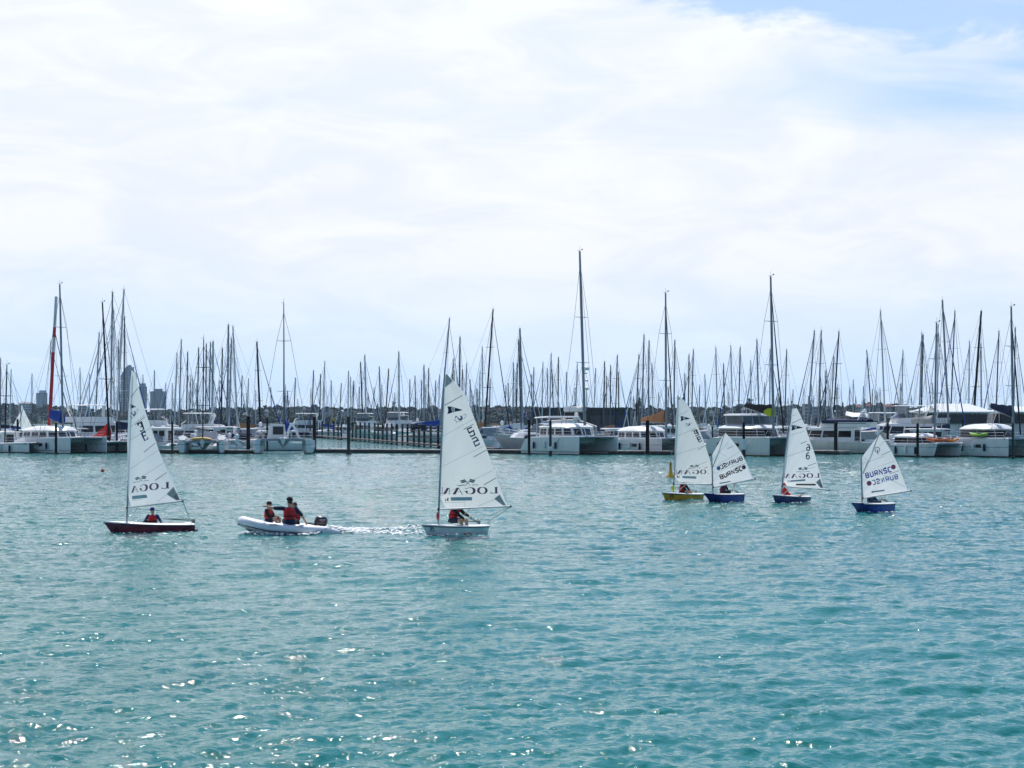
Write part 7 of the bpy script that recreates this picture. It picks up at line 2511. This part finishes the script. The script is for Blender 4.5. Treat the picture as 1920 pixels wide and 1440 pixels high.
    if hair:
        hm_ = MB()
        hm_.blob(headc + hr @ Vector((-0.018, 0, 0.022)), (0.098, 0.088, 0.104), 14, 9, rot=hr)
        hm_.blob(headc + hr @ Vector((-0.052, 0, -0.035)), (0.055, 0.074, 0.060), 12, 8, rot=hr)
        o = bpy.data.objects.new('hair', remesh(hm_, 0.014, 2))
        o.data.materials.append(HAIR)
        COL.objects.link(o)
        o.parent = t
    if cap:
        cm = MB()
        rings = []
        for q, zz in ((1.0, 0.035), (1.02, 0.065), (0.93, 0.10), (0.66, 0.132), (0.2, 0.148)):
            rings.append([headc + hr @ Vector((-0.006 + 0.112 * q * math.cos(a), 0.096 * q * math.sin(a), zz)) for a in np.linspace(0, 6.283, 17)[:-1]])
        cm.loft(rings)
        if brim:
            b0 = [headc + hr @ Vector((-0.006 + 0.108 * math.cos(a), 0.094 * math.sin(a), 0.045)) for a in np.linspace(-1.1, 1.1, 9)]
            b1 = [headc + hr @ Vector((0.03 + 0.16 * math.cos(a * 0.9), 0.094 * math.sin(a), 0.030)) for a in np.linspace(-1.1, 1.1, 9)]
            cm.loft([b0, b1, [p + Vector((0, 0, -0.008)) for p in b1], [p + Vector((0, 0, -0.008)) for p in b0]], closed=False)
        cm.build('cap', CLOTH[cap], t)
    return t


def seat(px, py, Y):
    """point seen at (px, py) at distance Y"""
    return Vector(((px - 960) / F_PX * Y, Y, z_at(py, Y)))


def boat_y(B_):
    return B_[1].y


person('sailor in a navy cap and red life vest facing out of the purple dinghy', seat(287, 990.5, boat_y(PU) + 0.12), -96, 0.80, 0.12, hands=((0.30, 0.46, 0.20), (0.20, -0.40, 0.16)), feet=((0.42, 0.16, -0.08), (0.42, -0.14, -0.08)), top='capblue', vest='red', cap='capblue', head_tilt=6)
person('bare-legged sailor in a black jacket hidden above the chest behind the white dinghy sail', seat(848.5, 981, boat_y(WH) + 0.05), -28, 0.98, 0.30, hands=((0.56, 0.16, 0.24), (0.50, -0.06, 0.13)), feet=((0.52, 0.10, -0.30), (0.46, -0.12, -0.30)), knee_up=0.6, top='black', vest='red', legs='navy', bare_legs=True, cap='capblack')
person('crouching sailor in black with a red life vest aboard the yellow dinghy', seat(1278, 927, boat_y(YE) + 0.05), -35, 0.92, 0.22, hands=((0.52, 0.14, 0.10), (0.50, -0.08, 0.06)), feet=((0.50, 0.10, -0.24), (0.46, -0.12, -0.24)), top='black', vest='red', legs='black', bare_legs=True, cap='capblack')
person('sailor in a maroon vest half hidden under the sail of the overlapping optimist', seat(1354, 927.5, boat_y(OA) + 0.05), -40, 0.80, 0.25, hands=((0.42, 0.20, 0.08), (0.45, -0.12, 0.10)), feet=((0.46, 0.10, -0.22), (0.46, -0.12, -0.22)), top='navy', vest='maroon', cap='capblack')
person('reclining sailor in a red cap with bare legs stretched along the navy dinghy', seat(1472.5, 933.5, boat_y(NV) - 0.1), -14, 0.78, -0.12, hands=((0.34, 0.22, 0.10), (0.38, -0.16, 0.05)), feet=((0.98, 0.10, 0.08), (0.94, -0.06, 0.10)), knee_up=0.2, top='red', vest='red', legs='orange', bare_legs=True, cap='capred', brim=False)
person('sailor in dark teal seated low under the sail of the lone optimist', seat(1632, 948.5, boat_y(OB) + 0.05), -30, 0.86, 0.06, hands=((0.42, 0.18, 0.10), (0.36, -0.14, 0.12)), feet=((0.46, 0.10, -0.22), (0.46, -0.12, -0.22)), top='teal', vest='navy', legs='navy', cap='capblack')

# ------------------------------------------------------------------ inflatable safety boat
P = at(544, 1000)
RZ = math.pi + math.radians(14)
rib = thing('inflatable_boat', 'white inflatable motorboat with three people and a black outboard engine', 'boat', (P.x, P.y, -0.13), RZ)
rib.scale = (0.96, 0.96, 0.96)
rib.rotation_euler = (0, math.radians(-4.5), RZ)
HYP = mat('white_hypalon', (0.74, 0.74, 0.78), 0.45, 0.05, 2.0)
TR = 0.185
path, rad = [], []
side_y = 0.56
for x in np.linspace(-1.62, 0.75, 9):
    path.append((x, -side_y, 0.30))
for a in np.linspace(-80, 80, 11):
    q = math.radians(a)
    path.append((0.75 + 0.92 * math.cos(q), side_y * math.sin(q), 0.30 + 0.14 * max(0, math.cos(q)) ** 1.5))
for x in np.linspace(0.75, -1.62, 9):
    path.append((x, side_y, 0.30))
n = len(path)
for i, p in enumerate(path):
    rad.append(TR if 1.2 < i < n - 2.2 else TR * (0.35 if i in (0, n - 1) else 0.8))
MB().tube(path, rad, 14).build('tube', HYP, rib, angle=60)
for sy in (-1, 1):
    pts = [(p[0], p[1] + (-TR * 0.95 if p[1] < 0 else TR * 0.95) * (1 if abs(p[1]) > 0.3 else abs(p[1]) / 0.3), p[2] - 0.10) for p in path if (p[1] * sy >= 0)]
    pts = [(x + (TR * 0.95 * (1 - min(1, abs(y) / 0.62)) if x > 0.8 else 0), y, z) for x, y, z in pts]
    MB().tube(pts, 0.022, 6).build('rubbing_strake', mat('navy_rubber', (0.012, 0.016, 0.05), 0.5), rib)
hb = MB()
hb.loft([[(x, -w, 0.16 + u), (x, -w * 0.6, 0.02 + u - d * 0.5), (x, 0, -0.06 + u - d), (x, w * 0.6, 0.02 + u - d * 0.5), (x, w, 0.16 + u)] for x, w, u, d in ((-1.45, 0.5, 0.0, 0.06), (-0.4, 0.52, 0.0, 0.12), (0.6, 0.48, 0.02, 0.14), (1.25, 0.3, 0.12, 0.08), (1.55, 0.06, 0.24, 0.0))])
hb.build('hull', mat('pale_grey_grp', (0.45, 0.47, 0.50), 0.4, 0.06), rib)
MB().box((-0.2, 0, 0.20), (2.4, 0.8, 0.03)).build('floor', GREYP, rib)
MB().box((-0.90, 0, 0.30), (0.06, 0.95, 0.38)).build('transom', GREYP, rib)
MB().box((-0.25, 0, 0.42), (0.28, 0.95, 0.05)).build('thwart', GREYP, rib)
for sy in (-1, 1):
    for x in (0.7, -0.2, -1.2):
        MB().tube([(x - 0.12, sy * (side_y + TR * 0.86), 0.40), (x - 0.06, sy * (side_y + TR * 1.02), 0.44), (x + 0.06, sy * (side_y + TR * 1.02), 0.44), (x + 0.12, sy * (side_y + TR * 0.86), 0.40)], 0.015, 6).build('grab_handle', GREYP, rib)
MB().blob((1.58, 0.16, 0.55), (0.07, 0.05, 0.03), 10, 6).build('bow_fitting', BLACK, rib)
for k in range(2):
    MB().loft([[(-0.85 - k * 0.10 + x, -0.01 + side_y + TR * 1.005, 0.27 + z) for x, z in ((0.04, 0), (-0.03, 0), (-0.045, 0.055), (0.025, 0.055))], [(-0.85 - k * 0.10 + x, 0.005 + side_y + TR * 1.005, 0.27 + z) for x, z in ((0.04, 0), (-0.03, 0), (-0.045, 0.055), (0.025, 0.055))]]).build('maker_mark', INK['blue'], rib, smooth=False)
MB().box((-0.90, side_y + TR * 1.0, 0.245), (0.26, 0.012, 0.012)).build('maker_mark', INK['blue'], rib, smooth=False)
# outboard engine
eng = MB()
rings = []
for z, x0, x1, w in ((0.44, -1.10, -0.86, 0.11), (0.48, -1.22, -0.80, 0.15), (0.60, -1.26, -0.79, 0.165), (0.71, -1.25, -0.81, 0.16), (0.77, -1.21, -0.85, 0.135), (0.80, -1.15, -0.92, 0.07)):
    xc, hx = (x0 + x1) / 2, (x1 - x0) / 2
    rings.append([(xc + hx * (abs(math.cos(a)) ** 0.55) * (1 if math.cos(a) > 0 else -1), w * (abs(math.sin(a)) ** 0.6) * (1 if math.sin(a) > 0 else -1), z) for a in np.linspace(0, 6.283, 17)[:-1]])
ENG = mat('black_engine_cowl', (0.012, 0.012, 0.014), 0.25, 0.1, 2.0, coat=0.3)
eo = eng.loft(rings).build('engine_cowl', ENG, rib, angle=40)
MB().loft([[(-1.10, -0.07, z), (-0.94, -0.07, z), (-0.94, 0.07, z), (-1.10, 0.07, z)] for z in (-0.25, 0.46)]).build('engine_leg', ENG, rib)
MB().tube([(-0.86, 0.04, 0.50), (-0.66, 0.20, 0.52), (-0.46, 0.32, 0.54)], [0.035, 0.026, 0.026], 8).build('tiller_arm', BLACK, rib)
for k in range(6):
    MB().box((-1.14 + 0.035 * k, 0.167, 0.69 - 0.004 * k), (0.022, 0.012, 0.045)).build('engine_lettering', mat('engine_print', (0.45, 0.45, 0.45), 0.5), rib, smooth=False)
for k in range(3):
    MB().box((-1.10 + 0.04 * k, 0.169, 0.62), (0.026, 0.012, 0.03)).build('engine_lettering', INK['red'], rib, smooth=False)
YR = P.y
person('helmsman seen from behind in a black cap and red vest, pointing across the water', seat(543, 985.5, YR - 0.50), 96, 1.06, 0.05, hands=((0.02, 0.80, 0.61), (0.16, -0.50, 0.10)), feet=((0.46, 0.14, -0.28), (0.46, -0.14, -0.28)), top='navy', vest='red', legs='black', cap='capblack', short_sleeve=True, point=0, head_turn=30, elbow_hint=((-0.1, 0.2, -1), (-0.3, -1, 0.2)), brim=False)
person('passenger in a black jacket, orange vest and peaked cap sitting at the bow end', seat(503, 981, YR + 0.46), -22, 0.82, 0.02, hands=((0.34, 0.16, 0.28), (0.36, -0.12, 0.30)), feet=((0.52, 0.12, -0.22), (0.50, -0.10, -0.22)), top='black', vest='orange', legs='navy', bare_legs=True, cap='capblack', head_turn=6)
person('passenger mostly hidden behind the helmsman, dark hair showing at his shoulder', seat(555, 986, YR + 0.40), 185, 0.92, 0.05, hands=((0.34, 0.16, 0.18), (0.34, -0.12, 0.18)), feet=((0.50, 0.12, -0.24), (0.50, -0.10, -0.24)), top='navy', vest='red', legs='khaki', bare_legs=True, cap=None)

# ------------------------------------------------------------------ wake and bow foam
FOAM = mat('sea_foam', (0.82, 0.85, 0.86), 0.7, 0.06, 12.0)


def foam(label, pts_fn, n, size, hmax, seed):
    rng = random.Random(seed)
    mb = MB()
    V, Fc = ICO1
    xs, ys, ss, hh = [], [], [], []
    for k in range(n):
        x, y, dens, h = pts_fn(rng)
        if rng.random() > dens:
            continue
        xs.append(x)
        ys.append(y)
        ss.append(size * rng.uniform(0.35, 1.25))
        hh.append(h)
    H, DX, DY = waves(np.array(xs), np.array(ys), np.hypot(np.array(xs), np.array(ys)))
    for x, y, s, h, w in zip(xs, ys, ss, hh, H):
        jit = np.array([rng.uniform(0.6, 1.35) for _ in range(len(V))])[:, None]
        mb.add((V * jit * np.array([s, s * 0.8, s * 0.32]) + np.array([x, y, w + h * rng.random() + 0.005])).tolist(), Fc)
    o = mb.build('wake_foam', FOAM, None)
    tag(o, label, 'foam', kind='stuff')
    return o


W0, W1 = at(620, 998), at(800, 993)


def wake(rng):
    q = rng.random() ** 1.25
    c = W0.lerp(W1, q * 1.08)
    arm = rng.choice([-1, 0, 0, 1, 1]) if q < 0.3 else rng.choice([-1, -1, 1, 1, 0])
    wdt = 0.15 + 2.6 * q
    y = c.y + arm * wdt * 0.8 + rng.gauss(0, 0.18 + 0.40 * q)
    x = c.x + rng.gauss(0, 0.06)
    return x, y, (1 - q * 0.85) * (0.65 + 0.35 * math.sin(x * 7.0 + y * 3)), 0.20 * max(0, 1 - q * 2.2) ** 1.5 + 0.015


foam('churned white wake trailing behind the inflatable boat', wake, 2700, 0.068, 0.1, 3)


def rib_splash(rng):
    q = rng.random()
    x0 = (452 + 150 * q - 960) / F_PX * P.y
    return x0, P.y - 0.62 - 0.25 * rng.random() ** 2 - 0.25 * (1 - q), 0.75 - 0.5 * q, 0.05 + 0.10 * max(0, 0.45 - abs(q - 0.25))


foam('white spray thrown off the inflatable boat hull', rib_splash, 420, 0.055, 0.08, 4)


def hull_froth(B_, L, n, seed, label):
    t, O, rz = B_

    def fn(rng):
        q = rng.random()
        lx = L / 2 - L * q * 1.05 + rng.gauss(0, 0.05)
        hw = 0.62 * (1 if q > 0.35 else (q / 0.35) ** 0.6) + abs(rng.gauss(0, 0.08))
        ly = hw * rng.choice([1, 1, -1])
        x, y = rot2(lx, ly, rz)
        return O.x + x, O.y + y, 0.7 - 0.45 * q, 0.02
    foam(label, fn, n, 0.035, 0.02, seed)


hull_froth(PU, 2.98, 110, 11, 'thin line of froth along the purple dinghy hull')
hull_froth(WH, 2.85, 150, 12, 'thin line of froth along the white dinghy hull')
hull_froth(YE, 2.85, 110, 13, 'thin line of froth along the yellow dinghy hull')
hull_froth(NV, 2.65, 110, 14, 'thin line of froth along the navy dinghy hull')
hull_froth(OA, 2.1, 90, 15, 'thin line of froth along the overlapping optimist hull')
hull_froth(OB, 2.1, 110, 16, 'thin line of froth along the lone optimist hull')


# ------------------------------------------------------------------ hazy sea air
hz = MB()
hz.box((0, 3900, 65), (20000, 9000, 142))
ho = hz.build('haze', [], None, smooth=False)
tag(ho, 'pale blue sea haze filling the air over the harbour', 'haze', kind='stuff')
hm_, N = new_mat('harbour_haze')
pvn = N.new('ShaderNodeVolumePrincipled')
pvn.inputs['Color'].default_value = (0.55, 0.78, 1.0, 1.0)
pvn.inputs['Density'].default_value = 0.000055
pvn.inputs['Anisotropy'].default_value = 0.35
oo = N.new('ShaderNodeOutputMaterial')
N.link(pvn.outputs[0], oo.inputs['Volume'])
ho.data.materials.append(hm_)
